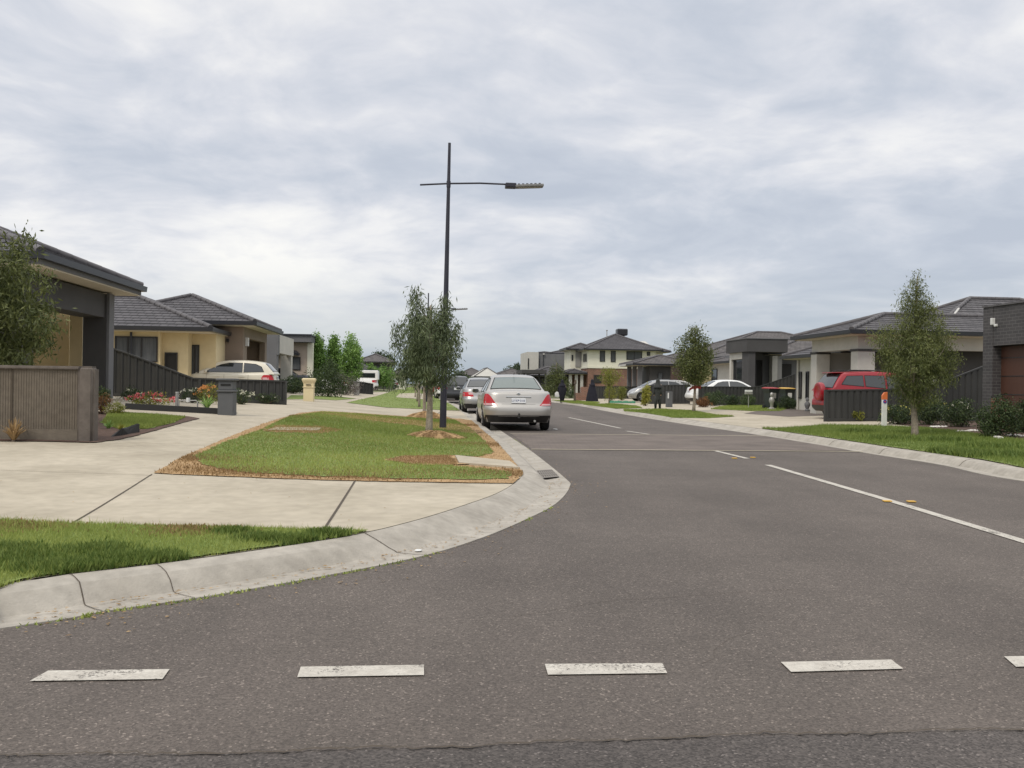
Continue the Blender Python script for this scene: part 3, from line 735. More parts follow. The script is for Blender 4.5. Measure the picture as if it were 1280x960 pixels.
# litter
def lump(name, x, y, s, mat, label, cat, off=0.0, squash=.5, seed=0):
    p = gp(x, y) if off else Vector((*plane_hit(x, y, .02), .0)); bm = bmesh.new(); bmesh.ops.create_icosphere(bm, subdivisions=2, radius=s); rr = random.Random(seed)
    for v in bm.verts: v.co = Vector((v.co.x*(1+rr.uniform(-.25, .25)), v.co.y*(1+rr.uniform(-.25, .25)), v.co.z*squash*(1+rr.uniform(-.2, .2))))
    mb = MB(); mb.addbm(bm); o = mb.build(name, mat, loc=(p.x, p.y, p.z+s*squash*.8)); tag(o, label, cat); return o
lump('paper_litter', 523, 685.5, .028, MT['whitecloth'], 'crumpled white paper lying on the kerb bend', 'litter', squash=.3, seed=1)
lump('paper_litter', 694, 536, .07, MT['whitecloth'], 'white scrap on the road beside the silver sedan wheel', 'litter', squash=.2, seed=2)

# fallen leaves and grit along the gutter, on the paths and the verge edges
r = np.random.default_rng(77); V = []; tn = []
def fleck(x, y, z, s):
    a = r.uniform(0, 6.28); c, q = math.cos(a)*s, math.sin(a)*s; h = s*r.uniform(.1, .5)
    V.extend([(x-c, y-q, z+.002), (x+q*.45, y-c*.45, z+h), (x+c, y+q, z+.003), (x-q*.45, y+c*.45, z+.004)]); tn.extend([r.random()]*4)
ii = [i for i in range(len(LL)-1) if 3.5 < LL[i][1] < 40]
for _ in range(900):
    i = ii[r.integers(len(ii))]; t_ = r.random(); o_ = abs(r.normal(0, .13)); o_ = .26-o_ if r.random() < .7 else -o_*1.6
    x = LL[i][0]*(1-t_)+LL[i+1][0]*t_+LN[i][0]*o_; y = LL[i][1]*(1-t_)+LL[i+1][1]*t_+LN[i][1]*o_; fleck(x, y, .006 if o_ < 0 else .0, r.uniform(.006, .018))
vp = np.array([p[:2] for p in verge]); 
for _ in range(500):
    k = r.integers(len(vp)); a_, b_ = vp[k], vp[(k+1) % len(vp)]; t_ = r.random(); x, y = a_*(1-t_)+b_*t_+r.normal(0, .10, 2)
    if float(sdist(LB, np.array([x]), np.array([y]), 1)[0]) > .02: fleck(x, y, float(hsheet(np.array([x]), np.array([y]), 1)[0])+.012, r.uniform(.006, .016))
for _ in range(260):
    x, y = r.uniform(-7, -1), r.uniform(6, 22)
    if float(sdist(LB, np.array([x]), np.array([y]), 1)[0]) > .1: fleck(x, y, float(hsheet(np.array([x]), np.array([y]), 1)[0])+.004, r.uniform(.006, .016))
V = np.array(V); tag(soup('leaf_litter', V, np.arange(len(V)).reshape(-1, 4), np.array(tn), MT['blade_dry']), None, None, None, 'stuff')
# tar seams and old cracks in the street
def seam(pts, w, nm='road_seam'):
    mb = MB(); P = [plane_hit(x, y, 0) for x, y in pts]; Q = []
    for a, b in zip(P, P[1:]):
        n = max(3, int(math.hypot(b[0]-a[0], b[1]-a[1])/.10)); Q += [(a[0]+(b[0]-a[0])*k/n+random.gauss(0, .008), a[1]+(b[1]-a[1])*k/n+random.gauss(0, .008)) for k in range(n)]
    rows = [[(x, y-w*random.uniform(.3, 1), .0035), (x, y+w*random.uniform(.3, 1), .0035)] for x, y in Q]; mb.grid(rows); tag(mb.build(nm, MT['joint']), None, None, None, 'structure')
seam([(640, 771), (760, 752), (905, 742), (1010, 735)], .002)
seam([(880, 830), (905, 800), (960, 788)], .002)
# ------------------------------------------------------------------ cars
def ip(tab, x):
    xs = [a for a, _ in tab]; ys = [b for _, b in tab]; return float(np.interp(x, xs, ys))
def smooth_tab(tab, n=6):
    P = catmull(tab, n); return [(float(a), float(b)) for a, b in P]

SEDAN = dict(L=4.85, W=.91, H=1.47, belt=.93, R=.34, y0=.62,
    top=[(0, .98), (.15, 1.035), (.6, 1.05), (1.0, 1.03), (2.3, .955), (3.5, .97), (4.1, .90), (4.6, .78), (4.85, .66)],
    xr=[(.2, .22), (.30, .10), (.38, .02), (.5, 0), (.62, .005), (.66, .05), (.70, .075), (.9, .13), (1.02, .17), (1.06, .24)],
    xf=[(.2, .2), (.35, .03), (.5, 0), (.6, .04), (.7, .12), (.8, .3), (1.0, .6)],
    ww=[(.2, .90), (.35, .965), (.6, 1.0), (.8, .985), (1.06, .93)],
    wx=[(0, .965), (.6, .99), (1.4, 1), (3.4, 1), (4.2, .97), (4.85, .90)],
    roof=[(.86, 1.03), (1.45, 1.36), (1.85, 1.45), (2.4, 1.47), (2.9, 1.435), (3.25, 1.30), (3.85, .96)],
    tumble=.50, wheels=(.97, 3.80), wr=.325, rearglass=(.96, 1.50), frontglass=(3.14, 3.72),
    side=[[(1.20, 1.00), (1.62, 1.30), (1.92, 1.375), (2.24, 1.39), (2.24, 1.00)], [(2.31, 1.00), (2.31, 1.39), (2.75, 1.375), (3.05, 1.28), (3.45, 1.06), (3.45, 1.0)]])
SUV = dict(L=4.6, W=.92, H=1.70, belt=1.0, R=.30, y0=.66,
    top=[(0, 1.03), (.5, 1.05), (2.6, 1.03), (3.3, 1.08), (3.9, 1.04), (4.4, .92), (4.6, .76)],
    xr=[(.25, .16), (.40, .02), (.5, 0), (.68, .01), (.74, .06), (1.0, .08), (1.1, .10)],
    xf=[(.25, .14), (.45, .02), (.6, 0), (.75, .05), (.9, .15), (1.1, .5)],
    ww=[(.25, .92), (.45, .97), (.7, 1.0), (.95, .98), (1.1, .955)],
    wx=[(0, .97), (.6, .99), (1.2, 1), (3.3, 1), (4.0, .98), (4.6, .92)],
    roof=[(.10, 1.04), (.30, 1.36), (.50, 1.60), (.80, 1.665), (1.5, 1.70), (2.3, 1.68), (2.75, 1.58), (3.35, 1.07)],
    tumble=.30, wheels=(.86, 3.62), wr=.36, rearglass=(.15, .47), frontglass=(2.75, 3.25),
    side=[[(.44, 1.24), (.66, 1.54), (1.22, 1.56), (1.22, 1.18)], [(1.28, 1.18), (1.28, 1.565), (1.98, 1.56), (1.98, 1.12)], [(2.05, 1.12), (2.05, 1.555), (2.45, 1.53), (2.92, 1.22), (2.92, 1.10)]])
HATCH = dict(L=3.85, W=.84, H=1.46, belt=.92, R=.34, y0=.58,
    top=[(0, .93), (.5, .97), (2.3, .93), (2.8, .96), (3.3, .90), (3.65, .76), (3.85, .62)],
    xr=[(.2, .18), (.35, .03), (.5, 0), (.64, .01), (.70, .07), (.9, .11), (1.0, .13)],
    xf=[(.2, .14), (.4, .02), (.5, 0), (.62, .06), (.75, .2), (1.0, .5)],
    ww=[(.2, .92), (.4, .97), (.65, 1.0), (.85, .98), (1.0, .94)],
    wx=[(0, .95), (.5, .99), (1.1, 1), (2.7, 1), (3.3, .96), (3.85, .88)],
    roof=[(.10, .96), (.32, 1.20), (.50, 1.36), (.85, 1.43), (1.35, 1.46), (1.95, 1.44), (2.35, 1.35), (2.7, 1.18), (3.15, .95)],
    tumble=.34, wheels=(.68, 3.12), wr=.30, rearglass=(.17, .46), frontglass=(2.42, 3.02),
    side=[[(.50, 1.02), (.60, 1.22), (.82, 1.32), (1.27, 1.36), (1.27, .99)], [(1.33, .99), (1.33, 1.362), (1.85, 1.355), (2.15, 1.29), (2.62, 1.06), (2.62, .99)]])

def make_car(name, label, cat, group, P, pmat, loc, rotz, detail=1, tails='sedan', opts=()):
    root = thing(name, label, cat, loc, rotz, group)
    L, W, R, y0 = P['L'], P['W'], P['R'], P['y0']
    top, roof = smooth_tab(P['top']), smooth_tab(P['roof'])
    zb = .22 if P['H'] < 1.6 else .28
    def rearout(q):                        # q 0..1 across half the rear face, >1 forward along the side (metres)
        if q <= 1:
            e = max(0, (q-y0)/(1-y0)); return .05*q*q+R*(1-math.sqrt(max(0, 1-e*e)))*.72, q
        return .05+R*.72+(q-1), 1.0
    def wid(x, z): return W*ip(P['wx'], x)*ip(P['ww'], z)
    def S(q, z, front=False, off=0.0, sgn=1):
        ox, yf = rearout(q)
        x = ip(P['xr'], z)*(1 if q <= 1 else max(0, 1-(q-1)*1.2))+ox if not front else L-ip(P['xf'], z)*(1 if q <= 1 else max(0, 1-(q-1)*1.2))-ox
        p = Vector((x, sgn*yf*wid(x, z), z))
        if off:
            nx = -1 if not front else 1; e = min(max((q-y0)/(1-y0), 0), 1); a = e*math.pi/2
            n = Vector((nx*math.cos(a), sgn*math.sin(a), 0)); p += n*off
        return p
    def patch(rows, front=False, off=.004, sgn=1, n=6, thick=True):
        mb = MB(); G = []
        for z, q0, q1 in rows: G.append([S(q0+(q1-q0)*k/n, z, front, off, sgn) for k in range(n+1)])
        mb.grid(G)
        if thick:                          # skirt back to the body
            ring = [(z, q0) for z, q0, q1 in rows]+[(rows[-1][0], rows[-1][1]+(rows[-1][2]-rows[-1][1])*k/n) for k in range(1, n+1)]+[(z, q1) for z, q0, q1 in rows[::-1]][1:]+[(rows[0][0], rows[0][2]-(rows[0][2]-rows[0][1])*k/n) for k in range(1, n)]
            mb.grid([[S(q, z, front, off, sgn) for z, q in ring], [S(q, z, front, -.01, sgn) for z, q in ring]], wrap=True)
        return mb
    # outline parameters: rear half, side, front half
    qs = [0, .18, .36, .5, .62, .7, .78, .85, .91, .96, 1.0]
    x0 = .05+R*.72
    nside = 22 if detail else 12
    levels = [0, .06, .14, .22, .30, .38, .46, .54, .60, .66, .72, .80, .88, .94, 1.0] if detail else [0, .1, .25, .4, .5, .6, .7, .85, 1]
    def topz(x): return ip(top, x)
    rows = []
    for v in levels:
        half = []
        def pt(mode, q):
            # iterate because z depends on x and x depends on z
            z = .6; x = 0
            for _ in range(4):
                if mode == 'r': ox, yf = rearout(q); x = ip(P['xr'], z)+ox
                elif mode == 'f': ox, yf = rearout(q); x = L-ip(P['xf'], z)-ox
                else: yf = 1; x = q
                z = zb+v*(topz(min(max(x, 0), L))-zb)
            k = max(0, (v-.93)/.07); w_ = wid(x, z)*(1-.035*k*k)
            return Vector((x, yf*w_, z-.012*k*k*(0 if v < .95 else 1)))
        for q in qs: half.append(pt('r', q))
        xs_, xe = half[-1].x, None
        fr = [pt('f', q) for q in qs[::-1]]; xe = fr[0].x
        for k in range(1, nside): half.append(pt('s', xs_+(xe-xs_)*k/nside))
        half += fr
        other = [Vector((p.x, -p.y, p.z)) for p in half[-2:0:-1]]
        rows.append(half+other)
    mb = MB(); mb.grid(rows, wrap=True)
    n = len(rows[0]); h = len(qs)*2+nside-1
    base = (len(levels)-1)*n
    # top deck: strips across, a little crowned
    last = rows[-1]; G = []
    for i in range(h):
        a = last[i]; b = Vector((a.x, -a.y, a.z)); yy = abs(a.y); G.append([Vector((a.x, a.y*(1-2*k/8), a.z+.028*(1-(1-2*k/8)**2)*min(1, yy/W))) for k in range(9)])
    mb.grid(G)
    first = rows[0]; G = [[Vector((first[i].x, first[i].y*(1-2*k/2), first[i].z)) for k in range(3)] for i in range(h)]
    mb.grid([g[::-1] for g in G])
    bm = bmesh.new()
    me = bpy.data.meshes.new('tmp'); me.from_pydata([tuple(v) for v in mb.v], [], mb.f); bm.from_mesh(me); bpy.data.meshes.remove(me)
    bmesh.ops.remove_doubles(bm, verts=bm.verts[:], dist=.0012); bmesh.ops.dissolve_degenerate(bm, edges=bm.edges[:], dist=1e-5); bmesh.ops.recalc_face_normals(bm, faces=bm.faces[:])
    bme = bpy.data.meshes.new('body'); bm.to_mesh(bme); bm.free(); bme.materials.append(pmat); bme.materials.append(MT['plastic'])
    body = bpy.data.objects.new('body', bme); col.objects.link(body)
    # wheel wells
    cut = MB()
    for wx in P['wheels']:
        for s in (-1, 1):
            cut.lathe([(P['wr']+.055, -.17), (P['wr']+.055, .4)] if s > 0 else [(P['wr']+.055, -.4), (P['wr']+.055, .17)], 28, (wx, s*(W-.10), P['wr']+.01), ax='y')
    cme = bpy.data.meshes.new('cut'); cme.from_pydata(cut.v, [], cut.f); cme.materials.append(MT['plastic'])
    bm = bmesh.new(); bm.from_mesh(cme); bmesh.ops.recalc_face_normals(bm, faces=bm.faces[:]); bm.to_mesh(cme); bm.free()
    co = bpy.data.objects.new('cut', cme); col.objects.link(co)
    md = body.modifiers.new('b', 'BOOLEAN'); md.operation = 'DIFFERENCE'; md.object = co; md.solver = 'EXACT'; md.material_mode = 'TRANSFER'
    bpy.context.view_layer.update()
    dg = bpy.context.evaluated_depsgraph_get(); new = bpy.data.meshes.new_from_object(body.evaluated_get(dg)); body.modifiers.clear()
    if len(new.polygons) > 100: body.data = new
    bpy.data.objects.remove(co)
    me = body.data; me.name = 'body'; me.polygons.foreach_set('use_smooth', [True]*len(me.polygons))
    e = bmesh.new(); e.from_mesh(me)
    for ed in e.edges:
        if len(ed.link_faces) == 2 and (ed.calc_face_angle(0) > rad(38) or ed.link_faces[0].material_index != ed.link_faces[1].material_index): ed.smooth = False
    e.to_mesh(me); e.free(); body.parent = root
    # greenhouse
    T = P['tumble']; bz = P['belt']
    def gw(x, z): return wid(x, bz)*.955-(z-bz)*T*(1 if z < 1.3 else 1)
    gx0, gx1 = P['roof'][0][0], P['roof'][-1][0]
    ns = 34 if detail else 16; G = []
    def section(x, off=0):
        zr = ip(roof, x)+off; z0 = topz(x)-.03 ; pts = []
        zz = [z0, z0+(zr-z0)*.5, zr-.055 if zr-z0 > .08 else z0+(zr-z0)*.6]
        for z in zz: pts.append(Vector((x, gw(x, z)+off, z)))
        w1 = gw(x, zr)
        for a, b in ((-.012, .022), (-.05, .004)): pts.append(Vector((x, w1+a+off, max(z0, zr-b))))
        for f in (.8, .55, .28, 0): pts.append(Vector((x, (w1-.05)*f, zr+.022*(1-f*f))))
        return pts+[Vector((p.x, -p.y, p.z)) for p in pts[-2::-1]]
    for k in range(ns+1):
        f = k/ns; x = gx0+(gx1-gx0)*f; G.append(section(x))
    mb = MB(); mb.grid(G); mb.f.append(tuple(range(len(G[0])))); mb.f.append(tuple(range(len(mb.v)-len(G[0]), len(mb.v)))[::-1])
    bm = bmesh.new(); me = bpy.data.meshes.new('tmp'); me.from_pydata(mb.v, [], mb.f); bm.from_mesh(me); bmesh.ops.recalc_face_normals(bm, faces=bm.faces[:]); mb = MB(); mb.addbm(bm)
    mb.build('cabin', pmat, root, True, 50)
    # glass panes
    def topglass(x0, x1, name, mat, inset, rake=0):
        mb = MB(); G = []
        for a in range(9):
            x = x0+(x1-x0)*a/8; zr = ip(roof, x); w1 = gw(x, zr)-inset; row = []
            for b in range(13):
                f = -1+2*b/12; row.append(Vector((x-rake*.006, w1*f, zr+.022*(1-f*f*(w1/(w1+inset-.05))**2)+.009)))
            G.append(row)
        mb.grid(G); b = MB()
        G2 = [[p+Vector((0, 0, -.004)) for p in r] for r in G]
        c = Vector((0, 0, 0)); cx_ = (x0+x1)/2
        fr = [[Vector((cx_+(p.x-cx_)*1.07, p.y*1.045, ip(roof, cx_+(p.x-cx_)*1.07)+(p.z-ip(roof, p.x))-.005)) for p in r] for r in G]
        b.grid(fr); o = mb.build(name, mat, root, True); b.build('window_seal', MT['gap'], o, True); return o
    rg = topglass(*P['rearglass'], 'rear_window', MT['cglass_l'] if 'reflectglass' in opts else MT['cglass'], .085 if P['tumble'] > .4 else .09, 1)
    topglass(*P['frontglass'], 'windscreen', MT['cglass'], .08, -1)
    for s in (1, -1):
        for poly in P['side']:
            bm = bmesh.new(); vs = [bm.verts.new((x, 0, z)) for x, z in poly]; bm.faces.new(vs); bmesh.ops.triangulate(bm, faces=bm.faces[:])
            bmesh.ops.subdivide_edges(bm, edges=bm.edges[:], cuts=2, use_grid_fill=True)
            for v in bm.verts: v.co.y = s*(gw(v.co.x, v.co.z)+.005)
            mb = MB(); mb.addbm(bm); g = mb.build('side_window', MT['cglass'], root)
            mb = MB(); pts = [Vector((x, s*(gw(x, z)+.004), z)) for x, z in poly]; mb.tube(pts+[pts[0]], .010, 4); mb.build('window_seal', MT['gap'], g)
    # wheels
    for wx in P['wheels']:
        for s in (1, -1):
            wr = P['wr']; mb = MB(); prof = [(wr*.62, -.10), (wr*.93, -.105), (wr, -.08), (wr, .08), (wr*.93, .105), (wr*.62, .10)]
            wrt = bpy.data.objects.new('wheel', None); col.objects.link(wrt); wrt.parent = root; wrt.location = (wx, s*(W-.125), wr)
            mb.lathe(prof, 28, ax='y'); mb.build('tyre', MT['tyre'], wrt, True, 40)
            mb = MB(); o_ = s*.110
            mb.lathe([(wr*.64, min(0, o_)), (wr*.64, max(0, o_))] if True else [], 24, ax='y')
            if detail:
                mb2 = MB()
                for k in range(6):
                    a = k*math.pi/3; c, n_ = math.cos(a), math.sin(a); p = [Vector((c*r_-n_*w_, o_*1.12, n_*r_+c*w_)) for r_, w_ in ((.04, .03), (wr*.6, .045), (wr*.6, -.045), (.04, -.03))]
                    mb2.quad(*p); q_ = [v-Vector((0, o_*.3, 0)) for v in p]
                    for a_ in range(4): mb2.quad(p[a_], p[(a_+1) % 4], q_[(a_+1) % 4], q_[a_])
                mb2.lathe([(.05, min(o_, o_*1.2)), (.05, max(o_, o_*1.2))], 12, ax='y')
                mb2.build('spokes', MT['rim'], wrt)
                mb.build('rim', MT['plastic'], wrt, True, 40)
            else: mb.build('rim', MT['rim'], wrt, True, 40)
    # lamps
    for s in (1, -1):
        if tails == 'triangle':
            patch([(.665, .62, 1.06), (.72, .68, 1.08), (.78, .73, 1.09), (.84, .785, 1.09), (.90, .845, 1.07), (.96, .92, 1.02)], sgn=s, off=.006, n=8).build('tail_light', MT['tail'], root, True, 40)
            for c in list(root.children):
                pass
            t_ = [o_ for o_ in root.children if o_.name.startswith('tail_light')][-1]
            patch([(.672, .66, 1.0), (.715, .70, 1.0)], sgn=s, off=.0085, n=6, thick=False).build('reversing_lens', MT['tailclear'], t_, True)
        elif tails == 'wide':
            patch([(.70, .52, 1.10), (.76, .54, 1.13), (.82, .60, 1.14), (.88, .72, 1.10)], sgn=s, off=.006, n=8).build('tail_light', MT['tail'], root, True, 40)
            t_ = [o_ for o_ in root.children if o_.name.startswith('tail_light')][-1]
            patch([(.78, .54, .74), (.86, .60, .78)], sgn=s, off=.0085, n=5, thick=False).build('reversing_lens', MT['tailclear'], t_, True)
        elif tails == 'suv':
            patch([(.80, .74, 1.08), (.88, .70, 1.12), (.96, .70, 1.12), (1.00, .78, 1.06)], sgn=s, off=.006, n=8).build('tail_light', MT['tail'], root, True, 40)
            t_ = [o_ for o_ in root.children if o_.name.startswith('tail_light')][-1]
            patch([(.88, .72, .98), (.93, .72, .98)], sgn=s, off=.0085, n=5, thick=False).build('reversing_lens', MT['tailclear'], t_, True)
        elif tails == 'hatch':
            patch([(.66, .80, 1.16), (.74, .76, 1.22), (.82, .78, 1.20), (.90, .84, 1.10)], sgn=s, off=.007, n=8).build('tail_light', MT['tail'], root, True, 40)
            t_ = [o_ for o_ in root.children if o_.name.startswith('tail_light')][-1]
            patch([(.68, .98, 1.19), (.80, .98, 1.17)], sgn=s, off=.0095, n=4, thick=False).build('clear_lens', MT['tailclear'], t_, True)
        patch([(.58, .50, 1.02), (.66, .48, 1.10), (.73, .60, 1.16)], True, sgn=s, off=.006, n=8).build('headlight', MT['head'], root, True, 40)
        # mirrors
        mx = P['frontglass'][0]+.25; mb = MB()
        bm = bmesh.new(); bmesh.ops.create_icosphere(bm, subdivisions=2, radius=1)
        mb.addbm(bm, T=Matrix.Translation((mx, s*(W+.06), bz+.09)) @ Matrix.Diagonal((.07, .11, .075, 1))); mb.box(mx-.02, mx+.03, min(s*(W-.12), s*(W+.02)), max(s*(W-.12), s*(W+.02)), bz+.03, bz+.06)
        mm = mb.build('door_mirror', pmat, root, True, 50)
        mb = MB(); mb.quad(*[(mx-.072, s*(W+.06)+a, bz+.09+b) for a, b in ((-.075, -.045), (.075, -.045), (.075, .045), (-.075, .045))]); mb.build('mirror_glass', MT['cglass'], mm)
        # door handles, seams
        for dx in (P['wheels'][0]+.55, P['wheels'][0]+1.5):
            mb = MB(); y = wid(dx, .8)+.012; mb.box(dx, dx+.2, min(s*(y-.02), s*(y+.012)), max(s*(y-.02), s*(y+.012)), .80, .83, .005); mb.build('door_handle', pmat, root)
        for dx in (P['wheels'][0]+.40, P['wheels'][0]+1.32, P['wheels'][1]-.45):
            if not detail: continue
            mb = MB()
            for k in range(8):
                za, zb_ = .34+k*(bz-.36)/8, .34+(k+1)*(bz-.36)/8
                mb.quad(*[(dx+a, s*(wid(dx, z)+.0025), z) for a, z in ((0, za), (.008, za), (.008, zb_), (0, zb_))])
            mb.build('door_seam', MT['gap'], root)
    # bumper underside and seams at the back and front
    patch([(zb+.005, 0, 1.0), (zb+.12, 0, 1.0), (zb+.19 if P['H'] < 1.6 else zb+.22, 0, .98)], off=.008, n=14).build('rear_valance', MT['plastic'], root, True, 40)
    patch([(zb+.005, 0, 1.0), (zb+.12, 0, 1.0), (zb+.19 if P['H'] < 1.6 else zb+.22, 0, .98)], off=.008, n=14, sgn=-1).build('rear_valance', MT['plastic'], root, True, 40)
    for s in (1, -1):
        zs = .655 if P['H'] < 1.6 else .73
        patch([(zs, 0, 1.12), (zs+.008, 0, 1.12)], off=.0035, n=16, sgn=s, thick=False).build('bumper_seam', MT['gap'], root)
        patch([(.30, .0, .7), (.44, 0, .75)], True, off=.004, n=8, sgn=s, thick=False).build('front_intake', MT['plastic'], root)
        patch([(.58, .0, .42), (.68, 0, .44)], True, off=.006, n=6, sgn=s).build('grille', MT['plastic'], root)
    # number plates
    for fr in (False, True):
        z = .79 if not fr else .47
        if P is SUV and not fr: z = .90
        if fr: c = S(0, z, True, .014)
        else: c = S(0, z, False, .016)
        d = 1 if fr else -1; mb = MB(); mb.box(-.006, .006, -.186, .186, -.067, .067, .004)
        pl = mb.build('number_plate', MT['plate'], root, loc=c)
        lean = math.atan2(ip(P['xr'], z+.08)-ip(P['xr'], z-.08), .16) if not fr else 0
        pl.rotation_euler = (0, lean, 0)
        if detail and not fr:
            for txt, yy in (('UYK', .098), ('018', -.098)):
                cu = bpy.data.curves.new('plate_text', 'FONT'); cu.body = txt; cu.size = .085; cu.align_x = 'CENTER'; cu.align_y = 'CENTER'; cu.extrude = .001
                to = bpy.data.objects.new('plate_text', cu); col.objects.link(to); bpy.context.view_layer.update()
                tm = bpy.data.meshes.new_from_object(to.evaluated_get(bpy.context.evaluated_depsgraph_get())); bpy.data.objects.remove(to)
                tm.materials.clear(); tm.materials.append(MT['plate_b']); to = bpy.data.objects.new('plate_text', tm); col.objects.link(to); to.parent = pl
                to.matrix_local = Matrix(((0, 0, -1, -.0075), (-1, 0, 0, yy), (0, 1, 0, -.004), (0, 0, 0, 1)))
            mb = MB(); mb.quad((-.0078, .022, .025), (-.0078, -.022, .025), (-.0078, 0, -.018)); mb.build('plate_emblem', MT['plate_b'], pl)
    return root, S, patch, gw, wid, topz
def dir_ang(dx, dy): return math.atan2(dy, dx)
SA = rad(90)+A

# parked silver sedan, seen from behind
X0 = at(649, 23.3); ang = SA-rad(.6)
mc, S, patch, gw, wid, topz = make_car('parked_car', 'silver sedan with red triangular tail lights parked nearest, at the left kerb', 'car', 'cars parked along the left kerb', SEDAN, MT['p_silver'], (X0, 23.3, .0), ang, 1, 'triangle', ('reflectglass',))
mb = MB()     # plate recess moulding, chrome strip, badge, tow bar
mb.box(0, .014, -.33, .33, -.014, .014, .004); st = mb.build('chrome_strip', MT['chrome'], mc, loc=S(0, .885, off=.012)+Vector((0, 0, 0)))
for s in (1, -1): patch([(.70, .0, .50), (.705, 0, .50)], off=.003, sgn=s, n=8, thick=False).build('lid_seam', MT['gap'], mc)
mb = MB(); mb.lathe([(.030, -.004), (.038, 0), (.030, .004)], 20, ax='x'); mb.box(-.004, .004, -.055, .055, -.007, .007, .002); mb.build('badge', MT['chrome'], mc, loc=S(0, .965, off=.012))
mb = MB(); mb.box(-.12, .3, -.03, .03, .34, .37, .005); mb.tube([(-.10, 0, .36), (-.10, 0, .43)], .014, 8)
bm = bmesh.new(); bmesh.ops.create_icosphere(bm, subdivisions=2, radius=.028); mb.addbm(bm, T=Matrix.Translation((-.10, 0, .45))); mb.box(.15, .2, -.55, .55, .30, .35, .01); mb.build('tow_bar', MT['plastic'], mc, True, 40)
mb = MB(); mb.tube([(.02, -.42, .27), (.35, -.42, .27)], .03, 10); mb.build('exhaust_pipe', MT['galv'], mc, True, 40)
for y in (.38, -.38):     # headrests on the rear shelf, seen as pale shapes against the glass
    mb = MB(); mb.box(1.55, 1.66, y-.13, y+.13, 1.02, 1.24, .03); mb.build('headrest', MT['pink_r'], mc)
mb = MB(); mb.tube([(1.62, 0, 1.47), (1.58, 0, 1.50), (1.35, 0, 1.53)], .008, 5); mb.build('antenna', MT['plastic'], mc)

make_car('parked_car', 'silver sedan with wide red lamps, half hidden behind the nearest sedan', 'car', 'cars parked along the left kerb', SEDAN, MT['p_silver2'], (at(606.5, 36.6), 36.6, 0), SA-rad(.2), 1, 'wide')
make_car('parked_car', 'dark charcoal four wheel drive seen just right of the lamp post', 'car', 'cars parked along the left kerb', SUV, MT['p_dark'], (at(571.5, 56), 56, 0), SA+rad(1), 0, 'suv')
make_car('parked_car', 'white four wheel drive parked behind the dark one, half hidden by the lamp post', 'car', 'cars parked along the left kerb', SUV, MT['p_white'], (at(561, 66), 66, .0), SA+rad(1.5), 0, 'suv')
make_car('parked_car', 'dark red car parked farthest, seen between the tree trunk and lamp post', 'car', 'cars parked along the left kerb', HATCH, MT['p_red'], (at(549, 79), 79, .0), SA+rad(2), 0, 'hatch')
# left drive: small beige hatchback, nose to the house (pointing left)
o = make_car('hatchback', 'beige small hatchback standing behind the dark steel fence on the left', 'car', None, HATCH, MT['p_beige'], (at(351, 36.5), 36.3, h1(at(350, 36.3), 36.3)+.02), rad(180)+A, 1, 'hatch')[0]
make_car('parked_car', 'dark car in a drive, only its roof above the bushes on the left', 'car', None, SEDAN, MT['p_navy'], (at(390, 57.3), 57.3, h1(at(390, 57.3), 57.3)), rad(180)+A, 0, 'sedan')
make_car('parked_car', 'white car glimpsed behind the grey leafy bush on the left', 'car', None, HATCH, MT['p_white'], (at(436, 74), 75, h1(at(436, 74), 75)-.1), rad(180)+A, 0, 'hatch')
make_car('parked_car', 'small white car far down the left side behind a low fence', 'car', None, HATCH, MT['p_white'], (at(499, 128), 128, .35), rad(180)+A, 0, 'hatch')
# white utility with canopy
ut, Su, pu, gwu, widu, tzu = make_car('utility_truck', 'white utility truck with a windowed canopy standing in a left drive', 'truck', None, SUV, MT['p_white'], (at(473, 76), 76, h1(at(471, 76), 76)), rad(180)+A, 0, 'suv')
for c in [c for c in ut.children if c.name.startswith(('rear_window', 'side_window'))]:
    pass
mb = MB(); mb.box(-.02, 1.55, -.80, .80, 1.0, 1.78, .05); cn = mb.build('canopy', MT['p_white'], ut)
for s in (1, -1):
    mb = MB(); y = s*.806; mb.box(.22, 1.36, min(y, y*1.01), max(y, y*1.01), 1.18, 1.56, .0); mb.build('canopy_window', MT['cglass'], cn)
mb = MB(); mb.box(-.05, 2.0, -.7, .7, 1.80, 1.84, .01)
for x in (.2, 1.4): mb.box(x, x+.05, -.68, .68, 1.77, 1.82)
mb.build('roof_rack', MT['plastic'], ut)
ut.scale = (1.08, 1.05, 1.02)
# right: red four wheel drive, nose away from the street
rv, Sr, pr, gwr, widr, tzr = make_car('red_suv', 'red four wheel drive with a spare wheel on its tail door', 'car', None, SUV, MT['p_red'], (at(1024, 31.3), 31.3, h1(at(1024, 31.3), 31.3)+.0), A, 1, 'suv')
mb = MB(); mb.lathe([(.28, .02), (.325, -.01), (.335, -.10), (.31, -.16), (.20, -.18), (.18, -.17)], 32, (.06, -.08, .98), ax='x'); mb.build('spare_wheel', MT['p_red'], rv, True, 40)
mb = MB()
for s in (1, -1):
    mb.tube([(.75, s*.56, 1.70), (.85, s*.56, 1.745), (2.1, s*.56, 1.745), (2.25, s*.56, 1.70)], .02, 6)
mb.build('roof_rail', MT['plastic'], rv, True, 40)
rv.scale = (1, 1, .97)
mb = MB(); mb.box(.34, .62, -.56, .56, 1.64, 1.672, .012); mb.build('spoiler', MT['p_red'], rv, True, 40)
